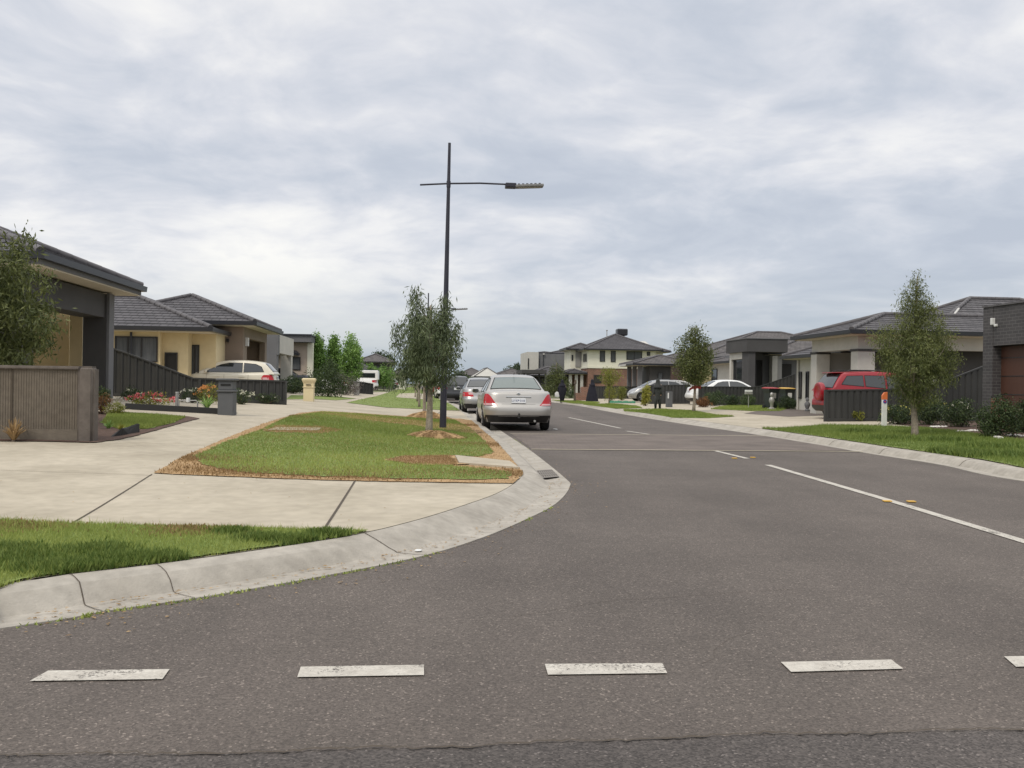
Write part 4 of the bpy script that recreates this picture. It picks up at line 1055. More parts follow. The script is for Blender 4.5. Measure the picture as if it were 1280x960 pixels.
# white sedan behind the second fence, silver hatch and grey car
ws = make_car('parked_car', 'white sedan behind the steel fence, tail toward the street on the right', 'car', None, SEDAN, MT['p_white'], (at(857.5, 53), 52.6, h1(at(857, 53), 53)), A, 1, 'sedan')[0]
patch  # the white sedan's lamps are small and clear at this distance
gs = make_car('parked_car', 'silver small car facing the street from a drive on the right', 'car', None, HATCH, MT['p_silver2'], (at(858, 60), 60.5, h1(at(850, 60), 60)), rad(180)+A, 1, 'hatch')[0]
make_car('parked_car', 'pale grey car standing beyond the silver one in the right drive', 'car', None, SEDAN, MT['p_silver'], (at(885, 63), 63.8, h1(at(860, 63), 63)), rad(180)+A, 0, 'sedan')
# ------------------------------------------------------------------ trees and plants
def leafcloud(C, nl, sig, ln, wd, droop, r, tint_c, tint_s=.16, flat=.5, cup=0):
    """C: cluster centres (k,3); nl leaves each; returns V, F, tint"""
    k = len(C); n = k*nl; i = np.repeat(np.arange(k), nl)
    P = C[i]+r.normal(0, 1, (n, 3))*np.asarray(sig)
    d = r.normal(0, 1, (n, 3)); d[:, 2] -= droop; d /= np.linalg.norm(d, axis=1)[:, None]
    s = np.cross(d, r.normal(0, 1, (n, 3))); s /= np.linalg.norm(s, axis=1)[:, None]+1e-9
    L = ln*r.uniform(.6, 1.25, n)[:, None]; W_ = wd*r.uniform(.7, 1.2, n)[:, None]
    V = np.stack([P, P+d*L*.45+s*W_*.5, P+d*L, P+d*L*.45-s*W_*.5], 1)
    t = np.clip(tint_c[i]+r.normal(0, tint_s, n), 0, 1)
    return V.reshape(-1, 3), np.arange(4*n).reshape(-1, 4), np.repeat(t, 4)
def crown_pts(env, k, r, lobes=.28, shell=.55, ell=(1, 1)):
    """env: [(z, radius)], cluster centres spread through the volume, uneven outline"""
    zs = np.array([e[0] for e in env]); rs = np.array([e[1] for e in env])
    zz = np.linspace(zs[0], zs[-1], 200); ww = np.interp(zz, zs, rs)**1.5+1e-6; z = r.choice(zz, k, p=ww/ww.sum())+r.normal(0, .01, k)
    a = r.uniform(0, 2*np.pi, k); R = np.interp(z, zs, rs)
    c = r.uniform(0, 6.28, 4)
    R = R*(1+lobes*(np.sin(2*a+z*3.1+c[0])*.4+np.sin(3*a-z*4.7+c[1])*.35+np.sin(5*a+z*8.3+c[2])*.35))
    q = R*(r.random(k)**shell)
    return np.stack([np.cos(a)*q*ell[0], np.sin(a)*q*ell[1], z], 1)
def tree(name, label, loc, trunk, tr, env, k, nl, sig, ln, wd, droop, mat, seed, group=None, cat='tree', bark='bark', limbs=14, shell=.6, lobes=.3, ell=(1, 1), tb=.42, ts=.2, extra=None):
    r = np.random.default_rng(seed); root = thing(name, label, cat, loc, 0, group)
    mb = MB(); pts = [Vector(p) for p in trunk]
    if len(pts) > 2: pts = [Vector(tuple(p)) for p in catmull_3(pts, 3)]
    n = len(pts); rr = [tr[0]+(tr[1]-tr[0])*(i/(n-1))**.8 for i in range(n)]; rr[0] *= 1.15
    mb.tube(pts, rr, 9)
    C = crown_pts(env, k, r, lobes, shell, ell)
    if extra is not None: C = np.vstack([C, extra])
    top = pts[-1]; lim = r.choice(len(C), min(limbs, len(C)), replace=False)
    for i in lim:
        c = Vector(C[i]); zt = max(env[0][0]*.6, c.z-.25-(abs(c.x)+abs(c.y))*.7); ok_ = [q for q in range(n) if pts[q].z >= env[0][0]*.95] or [n-1]; j = min(ok_, key=lambda q: abs(pts[q].z-zt)); s = pts[j]
        m = s.lerp(c, .5)+Vector((0, 0, -.05*(c-s).length+r.normal(0, .02))); mb.tube([s, m, c], [max(.006, rr[j]*.42), max(.004, rr[j]*.25), .003], 5, cap=False)
    mb.build('trunk', MT[bark], root, True)
    V, Fc, t = leafcloud(C, nl, sig, ln, wd, droop, r, np.clip(r.normal(tb, ts, len(C)), 0, 1))
    soup('crown', V, Fc, t, MT[mat], root); return root
def catmull_3(P, n):
    P = [np.array(p, float) for p in P]; P = [2*P[0]-P[1]]+P+[2*P[-1]-P[-2]]; out = []
    for i in range(1, len(P)-2):
        a, b, c, d = P[i-1:i+3]
        for k in range(n):
            t = k/n; out.append(.5*((2*b)+(-a+c)*t+(2*a-5*b+4*c-d)*t*t+(-a+3*b-3*c+d)*t**3))
    out.append(P[-2]); return out
def shrub(name, label, x, y, w, h, mat, seed, n=260, nl=10, ln=.07, wd=.035, group=None, cat='shrub', droop=0, tb=.4, stems=6, loc=None, flowers=None, depth=None, sq=.12, zoff=0):
    r = np.random.default_rng(seed); p = loc if loc is not None else gp(x, y); root = thing(name, label, cat, (p[0], p[1], p[2]+zoff), 0, group)
    env = [(h*.06, w*.30), (h*.25, w*.46), (h*.5, w*.5), (h*.78, w*.40), (h*.97, w*.12)]
    dp = (depth or w)/w; C = crown_pts(env, n, r, .5, .5, (1, dp)); C[:, 2] *= 1+.12*np.sin(C[:, 0]/w*9+seed)
    mb = MB()
    for i in range(stems):
        c = Vector(C[i]); mb.tube([(r.normal(0, .03), r.normal(0, .03), 0), (c.x*.5, c.y*.5, c.z*.6), tuple(c)], [.016, .010, .004], 5, cap=False)
    mb.build('stem', MT['bark_dark'], root)
    V, Fc, t = leafcloud(C, nl, sq*min(w, h)*.55, ln, wd, droop, r, np.clip(r.normal(tb, .22, len(C)), 0, 1)); soup('foliage', V, Fc, t, MT[mat], root)
    if flowers:
        fm, fn, fs = flowers
        for q in range(fn):
            a = r.uniform(0, 6.28); e = r.uniform(.1, 1.2); R_ = w*.5; fp = np.array([[math.cos(a)*R_*math.cos(e), math.sin(a)*R_*dp*math.cos(e), h*(.35+.6*math.sin(e))]])
            V, Fc, t = leafcloud(fp, 9, fs*.25, fs*.8, fs*.6, 0, r, np.array([.5]), .25); soup('flower', V, Fc, t, MT[fm], root)
    return root
def bez(z0, z1, dx, n=5, bow=0): return [(dx*(i/(n-1))+bow*math.sin(math.pi*i/(n-1)), 0, z0+(z1-z0)*i/(n-1)) for i in range(n)]

# main street tree in front of the lamp post
g = gp(536, 541)
GS = .84
plume = lambda cx, z0, z1, n, w_: [(cx+rng.normal(0, w_*(1.2-(z-z0)/(z1-z0))), rng.normal(0, w_), z) for z in np.linspace(z0, z1, n)]
tree('gum_tree', 'slender gum tree with drooping leaves beside the black lamp post', g, bez(-.05, 2.75, .0, 6, .02), (.085, .018),
     [(1.02, .22), (1.15, .44), (1.45, .60), (1.9, .68), (2.2, .60), (2.45, .44), (2.65, .26), (2.75, .1)], 330, 26, .075, .125, .021, 1.8, 'gum', 11, limbs=30, shell=.50, lobes=.55, tb=.40, ts=.24,
     extra=np.array(plume(-.34, 2.2, 3.08, 30, .075)+plume(.30, 2.1, 2.92, 26, .075)+plume(-.68, 1.7, 2.35, 18, .08)+plume(.52, 1.5, 2.3, 20, .08)+plume(-.60, 1.0, 1.6, 14, .09)))
# the row behind it
g2 = gp(530.5, 521); t2 = tree('gum_tree', 'second gum of the left kerb row, its trunk behind the nearest trunk', g2, bez(-.05, 2.8, .05, 5, -.03), (.06, .02), [(1.3, .2), (1.7, .55), (2.3, .65), (2.9, .4), (3.3, .1)], 260, 16, .09, .12, .03, 1.4, 'gum', 12, 'gum trees along the left kerb', limbs=14)
for i, (x, y, lab) in enumerate(((524, 509, 'third gum of the left kerb row, thin pale trunk leaning left'), (521.5, 502, 'fourth gum of the left kerb row, pale thin trunk'), (519, 497, 'farthest gum tree in the left kerb row'))):
    g3 = gp(x, y); copy_tree(t2, None, lab, g3, 1.3*i+.7, 1.0-.04*i)
# tree at the right verge
g = gp(1144, 545.5)
tree('gum_tree', 'tall dense gum tree with a pointed top on the right verge', g, [(.0, 0, -.05), (-.03, 0, .5), (-.10, 0, 1.1), (-.08, 0, 1.9), (-.02, 0, 2.8), (.0, 0, 3.75)], (.10, .012),
     [(.70, .12), (.95, .42), (1.3, .70), (1.7, .86), (2.1, .80), (2.5, .60), (2.85, .38), (3.2, .26), (3.6, .15), (3.85, .05)], 950, 28, .082, .09, .019, 1.2, 'gum_olive', 21, limbs=46, shell=.45, lobes=.75, tb=.34, ts=.26,
     extra=np.array([(.78+rng.normal(0, .09), rng.normal(0, .1), z) for z in np.linspace(1.25, 1.9, 26)]+[(-.70+rng.normal(0, .09), rng.normal(0, .1), z) for z in np.linspace(1.5, 2.3, 26)]+[(.30+rng.normal(0, .06), 0, z) for z in np.linspace(2.8, 3.2, 12)]+[(-.28+rng.normal(0, .06), 0, z) for z in np.linspace(3.0, 3.35, 10)])).scale = (.90, .90, 1.0)
# tree with a ribbon, mid right
g = gp(867, 515)
tree('young_tree', 'bushy young tree with red ribbon round its trunk on the right verge', g, bez(-.05, 3.6, .02, 5, .05), (.075, .02),
     [(1.25, .25), (1.5, .66), (2.0, .86), (2.5, .80), (3.0, .62), (3.4, .36), (3.8, .12)], 420, 20, .10, .12, .04, .6, 'gum_olive', 31, limbs=20, shell=.5, tb=.26)
g = gp(761, 505)
tree('young_tree', 'thin young tree with sparse olive crown in front of the two storey house', g, bez(-.05, 1.9, .0, 5, .02), (.035, .012), [(1.1, .2), (1.3, .5), (1.6, .7), (1.9, .62), (2.15, .25)], 110, 16, .09, .12, .04, .8, 'shrub_yel', 32, limbs=14, tb=.2, cat='tree', bark='bark_dark')
g = Vector((at(695, 80), 80, .25))
tree('pine_tree', 'dark cone shaped tree behind the person nearest the silver car', g, bez(-.05, 3.0, 0, 4), (.07, .02), [(.1, 1.0), (.5, 1.35), (1.2, 1.2), (2.0, .8), (2.7, .4), (3.3, .08)], 300, 16, .14, .16, .07, .2, 'gum_olive', 33, tb=.12, cat='conifer', limbs=6)
# street-corner tree at the left edge, behind the ribbed wall
g = Vector((-8.45, 13.9, h1(-8.45, 13.9)))
tree('gum_tree', 'leafy tree leaning over the ribbed brown wall at the left edge', g, bez(-.05, 2.6, .0, 5, .1), (.09, .02),
     [(.75, .5), (1.05, 1.05), (1.5, 1.2), (1.9, 1.1), (2.25, .95), (2.6, .74), (2.95, .5), (3.25, .2)], 1150, 28, .085, .11, .028, 1.2, 'gum_olive', 41, limbs=40, shell=.5, lobes=.5, tb=.30, ts=.22,
     extra=np.array([(1.25+rng.normal(0, .06), rng.normal(0, .1), z) for z in np.linspace(1.35, 1.75, 12)]+[(.85+rng.normal(0, .1), rng.normal(0, .1), z) for z in np.linspace(2.65, 2.95, 9)]))
# columnar ornamental pears on the left
for i, (x, Z, h, w_, lab) in enumerate(((396, 62, 4.15, .62, 'left of the three bright green columnar pear trees'), (417, 63, 4.1, .46, 'middle one of the three bright green columnar pear trees'), (438, 62, 4.2, .74, 'right and broadest of the three bright green columnar pears'))):
    X = at(x, Z); g = (X, Z, h1(X, Z)-.2)
    tree('pear_tree', lab, g, bez(-.05, h*.8, 0, 4, .03), (.06, .02), [(.9, w_*.5), (1.4, w_*.9), (2.3, w_), (3.1, w_*.85), (3.8, w_*.5), (h, .1)], 330, 20, .12, .14, .09, .1, 'pear', 51+i, 'columnar pear trees in a left front garden', limbs=10, tb=.4, ts=.25, shell=.45, lobes=.2)
for i, (x, Z, lab) in enumerate(((463, 92, 'first small green pear tree behind the white truck'), (472, 95, 'second small green pear tree, right of the white truck'), (480, 97, 'third small pear tree, right of the white truck'), (487, 99, 'smallest far pear tree right of the white truck'))):
    X = at(x, Z); g = (X, Z, .4)
    tree('pear_tree', lab, g, bez(-.05, 2.2, 0, 4), (.05, .02), [(.5, .5), (1.2, .62), (2.0, .5), (2.7-.2*(i == 3), .1)], 90, 16, .14, .18, .11, .1, 'pear', 61+i, 'small pear trees behind the truck', limbs=5, tb=.3, shell=.45)
# far trees on the skyline
for i, (x, Z, ztop, w_, lab) in enumerate(((472.5, 190, 7.7, 1.5, 'tiny round dark tree on the left skyline'), (483.5, 190, 7.2, 2.0, 'round dark tree on the skyline just left of the near gum'), (646, 230, 6.3, 3.2, 'dark tree on the skyline left of the white block house'), (573, 150, 3.0, 1.9, 'brownish green tree between the lamp post and far grey roof'))):
    X = at(x, Z); tree('skyline_tree', lab, (X, Z, .2), bez(0, ztop*.85, 0, 4), (.18, .06), [(ztop*.55, w_*.5), (ztop*.7, w_), (ztop*.88, w_*.8), (ztop, w_*.2)] if i < 3 else [(.6, w_), (1.8, w_*1.1), (ztop, w_*.3)], 90, 14, .3, .45, .25, .2, 'pine', 71+i, None, limbs=5, bark='bark_dark', tb=.5, shell=.5)
# shrubs: left
shrub('shrub', 'dark leafy bush beside the cream letterbox on the left', 409, 496, 2.0, 1.7, 'shrub', 101, 420, 10, .10, .05, tb=.35, zoff=-.05)
shrub('shrub', 'dark bush behind the end of the steel fence, below the dark car', 366, 492, 2.2, .85, 'shrub', 102, 380, 10, .10, .05, tb=.2)
shrub('shrub', 'twiggy brown-green bush under the three pear trees', 392, 488, 2.3, 2.3, 'shrub', 103, 300, 9, .11, .05, tb=.2, zoff=-.15)
shrub('lavender_bush', 'low greyish purple lavender bush left of the grey letterbox pillar', 432, 494, 2.0, 1.25, 'lavender', 104, 320, 10, .10, .03, tb=.45, cat='lavender', zoff=-.05)
shrub('shrub', 'small round green bush between the ribbed wall and portico column', 128, 508, .42, .42, 'shrub', 105, 130, 12, .05, .025, tb=.55, zoff=.02)
shrub('dry_bush', 'small reddish brown dry bush beside the ribbed wall end', 127, 518, .40, .38, 'shrub_red', 106, 130, 10, .05, .012, tb=.25, cat='bush')
shrub('dry_tuft', 'yellow dry grassy tuft at the small lawn corner', 145, 519, .36, .24, 'shrub_yel', 107, 70, 10, .09, .010, tb=.25, cat='tuft')
def spiky(name, label, x, y, R, H, n, mat, seed, cat='plant', loc=None):
    r = np.random.default_rng(seed); p = loc or gp(x, y); root = thing(name, label, cat, p); mb = MB(); V = []; 
    for i in range(n):
        a = r.uniform(0, 6.28); e = r.uniform(.2, 1.0); L = R*r.uniform(.7, 1.1); w_ = .02+R*.03; c, s = math.cos(a), math.sin(a); q = []
        for k in range(4):
            f = k/3; rr = L*f*e; z = H*(f*1.3-f*f*e*.9); ww_ = w_*(1-f)*.5+.002; q.append(((c*rr-s*ww_, s*rr+c*ww_, z), (c*rr+s*ww_, s*rr-c*ww_, z)))
        for k in range(3): V += [q[k][0], q[k][1], q[k+1][1], q[k+1][0]]
    V = np.array(V); soup('leaves', V, np.arange(len(V)).reshape(-1, 4), np.repeat(r.uniform(.2, .9, n), 12), MT[mat], root)
    mb.tube([(0, 0, -.02), (0, 0, H*.25)], [.03, .015], 6); mb.build('stem', MT['bark_dark'], root); return root
spiky('dry_plant', 'dead spiky plant in the mulch at the foot of the ribbed wall', 17, 552, .30, .30, 60, 'blade_dry', 1)
spiky('succulent', 'small bright green spiky plant on the little left lawn', 136, 537, .16, .16, 26, 'pear', 2)
spiky('succulent', 'small yellow green spiky plant by the black edging flap', 151, 539, .14, .12, 22, 'shrub_yel', 3)
spiky('agave', 'green spiky plant just left of the grey letterbox in the flower bed', 259, 512, .42, .36, 40, 'pear', 4)
# flower bed of the left house
def flowerclump(label, x, y, w, h, mat, fm, n, seed, fs=.07, mid=260):
    return shrub('flower_clump', label, x, y, w, h, mat, seed, 120, 10, .05, .02, cat='flowers', flowers=(fm, n, fs), tb=.4, depth=.35)
flowerclump('clump of pink and red flowers in the left flower bed', 188, 509.5, 1.2, .36, 'shrub_yel', 'petal_r', 34, 201, .062)
flowerclump('clump of orange flowers just left of the grey letterbox', 263, 505, .95, .55, 'shrub_yel', 'petal_o', 26, 202, .062)
flowerclump('low green plants with few white flowers near the fence foot', 240, 503.5, .9, .40, 'shrub', 'petal_w', 8, 203, .07)
flowerclump('sparse white flowers at the deep end of the steel fence', 168, 502, .8, .36, 'shrub', 'petal_w', 7, 204, .07)
flowerclump('pale yellow flowers right of the grey letterbox', 301, 505.5, .8, .46, 'shrub', 'petal_w', 9, 205, .09)
flowerclump('low grey green plant at the right end of the steel fence', 333, 505, .7, .34, 'shrub', 'petal_w', 2, 206, .05)
# shrubs: right
shrub('flowering_shrub', 'dark green shrub with yellow flowers just left of the tall gum trunk', 1122, 530.5, 1.0, .62, 'shrub', 111, 300, 10, .06, .03, flowers=('petal_y', 26, .055), tb=.25)
shrub('flowering_shrub', 'dark leafy shrub with yellow flowers just right of the tall gum trunk', 1164, 531.5, .95, .85, 'shrub', 112, 330, 10, .06, .03, flowers=('petal_y', 12, .05), tb=.3)
shrub('flowering_shrub', 'dark shrub with a few white blossoms between gum and brick pillar', 1199, 534, .95, .78, 'shrub', 113, 340, 10, .06, .03, flowers=('petal_w', 8, .045), tb=.3)
shrub('shrub', 'large round dark green shrub in front of the dark brick pillar', 1248, 547, .92, .86, 'shrub', 114, 480, 11, .055, .028, tb=.3)
shrub('shrub', 'green bush at the right edge below the reddish foliage', 1279, 541, .8, .75, 'shrub', 115, 300, 10, .055, .03, tb=.15)
shrub('shrub', 'reddish brown leafed bush against the brown garage door', 1276, 530, .9, 1.15, 'shrub_red', 116, 260, 10, .07, .035, tb=.2, zoff=.1)
shrub('shrub', 'small bright yellow green shrub at the foot of the right steel fence', 1069, 526.5, .48, .36, 'shrub_yel', 117, 160, 10, .05, .03, tb=.4)
shrub('shrub', 'low rusty and green bush behind the ribboned tree', 893, 507.5, 1.35, .85, 'shrub', 118, 240, 10, .08, .04, tb=.3)
shrub('shrub', 'low rusty red bush at the foot of the ribboned tree', 879, 509, .8, .5, 'shrub_red', 119, 140, 10, .07, .04, tb=.3)
shrub('shrub', 'small round brownish bush in the middle of the right fence', 915, 507, .85, .62, 'shrub', 120, 180, 10, .07, .035, tb=.15)
shrub('shrub', 'round grey green bush under the little white sign', 934, 507.5, 1.0, .68, 'shrub', 121, 240, 10, .06, .03, tb=.55)
shrub('shrub', 'dark green low bush in front of the two wheelie bins', 985, 511.5, 1.25, .60, 'shrub', 122, 280, 10, .07, .035, tb=.2)
shrub('conifer_bush', 'small yellow green conifer left of its twin behind the thin tree', 763, 501, .95, 1.15, 'shrub_yel', 123, 220, 10, .08, .03, tb=.2, cat='conifer')
shrub('conifer_bush', 'small green conifer right of its yellower twin', 777, 500.5, .75, 1.1, 'shrub_yel', 124, 200, 10, .08, .03, tb=.05, cat='conifer')
shrub('shrub', 'upright yellow leafed shrub at the end of the far right fence', 807, 507.5, .55, 1.25, 'shrub_yel', 125, 220, 10, .08, .04, tb=.8)
shrub('shrub', 'tiny green shrub by the porch columns between the two people', 714, 498, .8, .7, 'shrub', 126, 90, 10, .09, .05, tb=.5)
# ------------------------------------------------------------------ building helpers (local frame: x right across the street, y along it away from the camera)
def fbox(name, mat, root, x0, x1, y0, y1, z0, z1, bev=0, label=None, parent=None):
    mb = MB(); mb.box(min(x0, x1), max(x0, x1), min(y0, y1), max(y0, y1), z0, z1, bev); o = mb.build(name, MT[mat], parent or root)
    if label: o['label'] = label
    return o
def window(root, face, pos, a0, a1, z0, z1, bars=(), fr=.05, pane='glass', frame='frame_dk', name='window', depth=.06):
    """face '-y' looks at the camera, '+x'/'-x' look across the street"""
    d = -1 if face[0] == '-' else 1
    def bx(mb, u0, u1, w0, w1, o0, o1):
        p0, p1 = sorted((pos+d*o0, pos+d*o1))
        if face[1] == 'y': mb.box(u0, u1, p0, p1, w0, w1)
        else: mb.box(p0, p1, u0, u1, w0, w1)
    mb = MB(); bx(mb, a0, a0+fr, z0, z1, -.02, depth); bx(mb, a1-fr, a1, z0, z1, -.02, depth); bx(mb, a0+fr, a1-fr, z0, z0+fr, -.02, depth); bx(mb, a0+fr, a1-fr, z1-fr, z1, -.02, depth)
    for b in bars: bx(mb, a0+(a1-a0)*b-fr/2, a0+(a1-a0)*b+fr/2, z0+fr, z1-fr, -.02, depth-.005)
    w = mb.build(name, MT[frame], root); mb = MB(); bx(mb, a0+fr*.5, a1-fr*.5, z0+fr*.5, z1-fr*.5, -.02, .02); mb.build('pane', MT[pane], w); return w
def hip(root, x0, x1, y0, y1, z, pitch=22, mat='tile', gut='gutter', ridge=None, step=.33, gable=False, flat_soffit=True, name='roof', fd=0):
    """hip roof over the eave rectangle; tiles in stepped courses; ridge and hip caps; gutter; soffit"""
    W_, D_ = x1-x0, y1-y0; k = math.tan(rad(pitch)); h = min(W_, D_)/2*k
    ax = ridge or ('x' if W_ >= D_ else 'y')
    if ax == 'x': h = D_/2*k; i = min(D_/2, W_/2-.05); r0, r1 = Vector((x0+i, (y0+y1)/2, z+h)), Vector((x1-i, (y0+y1)/2, z+h))
    else: h = W_/2*k; i = min(W_/2, D_/2-.05); r0, r1 = Vector(((x0+x1)/2, y0+i, z+h)), Vector(((x0+x1)/2, y1-i, z+h))
    c = [Vector(p) for p in ((x0, y0, z), (x1, y0, z), (x1, y1, z), (x0, y1, z))]
    if ax == 'x': slopes = [(c[0], c[1], r0, r1), (c[1], c[2], r1, r1), (c[2], c[3], r1, r0), (c[3], c[0], r0, r0)]
    else: slopes = [(c[0], c[1], r0, r0), (c[1], c[2], r0, r1), (c[2], c[3], r1, r1), (c[3], c[0], r1, r0)]
    mb = MB()
    for e0, e1, t0, t1 in slopes:
        ed = (e1-e0).normalized(); up = ed.cross(((t0-e0) if (t0-e0).length > .1 else (t1-e1)).normalized()); 
        if up.z < 0: up = -up
        sl = ((t0+t1)/2-(e0+e1)/2).length; n = max(2, int(sl/step)); 
        for q in range(n):
            a, b = q/n, (q+1)/n
            p = [e0.lerp(t0, a), e1.lerp(t1, a), e1.lerp(t1, b), e0.lerp(t0, b)]
            L = [p[0]+up*.024, p[1]+up*.024, p[2]+up*.002, p[3]+up*.002]
            uv = [((v-e0).dot(ed), a*sl if j < 2 else b*sl) for j, v in enumerate(p)]
            uv = [(u_, (q if j < 2 else q+1)*.33) for j, (u_, _) in enumerate(uv)]
            mb.quad(*L, uv=uv); mb.quad(p[0]-up*.01, p[1]-up*.01, L[1], L[0])
    ro = mb.build(name, MT[mat], root)
    caps = [(c[0], slopes[0][2]), (c[1], slopes[0][3] if ax == 'x' else r0), (c[2], r1), (c[3], r0 if ax == 'x' else r1)]
    if (r1-r0).length > .3: caps.append((r0, r1))
    for a, b in caps:
        mb = MB(); L = (b-a).length; n = max(1, int(L/.4)); d = (b-a)/n
        for q in range(n):
            mb.tube([a+d*q+Vector((0, 0, .02)), a+d*(q+1.06)+Vector((0, 0, .035))], [.105, .085], 8)
        mb.build('ridge_cap', MT['cap'], ro, True, 50)
    mb = MB(); mb.ring(x0, x1, y0, y1, [(-.02, z-.14), (.11, z-.14), (.125, z+.0), (.105, z+.0), (.09, z-.12), (-.005, z-.12), (-.005, z+.02), (-.02, z+.02)]); mb.build('gutter', MT[gut], root)
    if fd: mb = MB(); mb.ring(x0, x1, y0, y1, [(-.03, z-.142-fd), (-.005, z-.142-fd), (-.005, z-.142), (-.03, z-.142)]); mb.build('fascia', MT['grey_md'], root)
    if flat_soffit: mb = MB(); mb.box(x0+.03, x1-.03, y0+.03, y1-.03, z-.17-fd, z-.142-fd); mb.build('soffit', MT['soffit'], root)
    return ro
def downpipe(root, x, y, z0, z1, mat='gutter_w'):
    mb = MB(); mb.tube([(x, y, z0), (x, y, z1)], .045, 8); mb.build('downpipe', MT[mat], root, True, 40)
def fence(name, label, P, Q, prof, cat='fence', mat='cbond', group=None, postend=True):
    """corrugated steel fence from P to Q (world x,y); prof [(fraction, height)]; base follows the ground"""
    P, Q = Vector((*P, 0)), Vector((*Q, 0)); L = (Q-P).length; d = (Q-P)/L; n = Vector((-d.y, d.x, 0)); root = thing(name, label, cat, (0, 0, 0), 0, group)
    mb = MB(); T, B, s = [], [], 0; ribs = [(0, 0), (.10, 0), (.125, .035), (.165, .035), (.19, 0)]
    xs = []
    while s < L:
        for a, o in ribs:
            if s+a < L: xs.append((s+a, o))
        s += .21
    xs.append((L, 0))
    for a, o in xs:
        p = P+d*a+n*(o-.017); g = h1(p.x, p.y); H_ = ip(prof, a/L); B.append((p.x, p.y, g-.05)); T.append((p.x, p.y, g+H_))
    mb.grid([B, T]); mb.build('sheet', MT[mat], root)
    def rail(zf, hh, ww, nm):
        mb = MB(); R_ = []
        m = max(2, int(L/.4))
        for i in range(m+1):
            a = L*i/m; p = P+d*a; g = h1(p.x, p.y); H_ = ip(prof, a/L) if zf else .06
            R_.append([(p.x+n.x*o, p.y+n.y*o, g+H_+z) for o, z in ((-ww, -hh), (ww, -hh), (ww, hh), (-ww, hh))])
        mb.grid(R_, wrap=True); mb.f.append((0, 1, 2, 3)); k = len(mb.v); mb.f.append((k-1, k-2, k-3, k-4)); mb.build(nm, MT[mat], root)
    rail(1, .025, .032, 'top_rail'); rail(0, .045, .03, 'bottom_rail')
    k = max(1, round(L/2.4))
    for i in range(k+1):
        a = L*i/k; p = P+d*a; g = h1(p.x, p.y); H_ = ip(prof, a/L); mb = MB(); T_ = Matrix.Translation((p.x, p.y, g+H_/2-.03)) @ Matrix.Rotation(math.atan2(d.y, d.x), 4, 'Z') @ Matrix.Diagonal((.06, .078, H_+.10, 1))
        bm = bmesh.new(); bmesh.ops.create_cube(bm, size=1); mb.addbm(bm, T=T_); mb.build('post', MT[mat], root)
    return root

# ------------------------------------------------------------------ left house 1 (dark portico, cream wall)
f = Frame(133, 24.0); zg = f.z; r1 = thing('house', 'nearest left house, tiled hip roof over a charcoal portico', 'house', f.loc, f.ang)
ze = f.lz(.55, 1.0, 358)                        # eave height
yn = f.ly(51, .55, ze)
# far pillar of the portico: street face in a lighter grey
fbox('pillar', 'grey_dk', r1, -.60, -.02, -.02, .40, -.1, ze-.32)
fbox('pillar', 'grey_dk', r1, -.75, -.02, yn+.5, yn+1.1, -.1, ze-.32)
fbox('beam', 'grey_dk', r1, -.70, -.06, yn+1.1, -.02, ze-.95, ze-.32)
fbox('pillar_street_face', 'grey_md', r1, -.018, .05, .0, .38, -.1, ze-.30)
fbox('beam', 'grey_dk', r1, -8, -.75, .1, .25, ze-.80, ze-.32)
fbox('wall', 'cream', r1, -7.0, -3.0, yn+.4, 1.2, -.1, ze-.33)
fbox('pillar', 'cream', r1, -2.99, -2.5, .2, .7, -.1, ze-.6)
window(r1, '+x', -3.0, -3.4, -2.0, 1.0, 2.2, (.5,), pane='curtain'); window(r1, '+x', -3.0, -1.3, -.5, .05, 2.2, name='door')
hip(r1, -12.5, .55, yn, 1.05, ze, 21.5, 'tile', ridge='x', fd=.10)
fbox('wall', 'cream', r1, f.lx(40, 1.6), f.lx(86, 1.6), 1.6, 1.9, -.1, f.lz(-2, 1.6, 384)); fbox('pillar', 'cream', r1, f.lx(86.5, 1.3), f.lx(102.5, 1.3), 1.3, 1.6, -.1, f.lz(-2, 1.3, 386))
fbox('slab', 'concrete', r1, -7, .3, yn, 1.1, -.25, .03)
downpipe(r1, -.80, .62, 0, ze-.3, 'gutter')

# ------------------------------------------------------------------ left house 2 (cream wing, brown garage)
f = Frame(250, 34.4); r2 = thing('house', 'cream and brown left house with tiled hip roofs and open garage', 'house', f.loc, f.ang)
yg = 2.6                                        # garage wing starts further along
xa = f.lx(126, 0); xb = f.lx(168, 0); xc = f.lx(200, 0); xd = f.lx(237, .6)
zc_ = f.lz(0, -.5, 411)+.05; 
fbox('wall', 'cream', r2, xa, xc, .0, 6, -.2, zc_-.16)
fbox('wall', 'cream', r2, xc, xd, .35, 6, -.2, zc_-.16)
fbox('wall', 'cream', r2, xd, xd+.9, .95, yg+2, -.2, zc_-.16)
wx0 = f.lx(143.5, 0); window(r2, '-y', 0, wx0, f.lx(197, 0), f.lz(wx0, 0, 452), f.lz(wx0, 0, 420), (.30, .62), pane='curtain')
window(r2, '-y', .35, f.lx(206, .35), f.lx(222, .35), f.lz(xd, .35, 464), f.lz(xd, .35, 441), pane='dark', name='meter_box', frame='frame_dk')
window(r2, '-y', .95, f.lx(238.5, .95), f.lx(249, .95), .05, f.lz(xd, .95, 431), (.5,), pane='curtain')
hip(r2, xa-9, f.lx(262, -.6), -.55, 7.2, zc_, 20.5, 'tile', ridge='x')
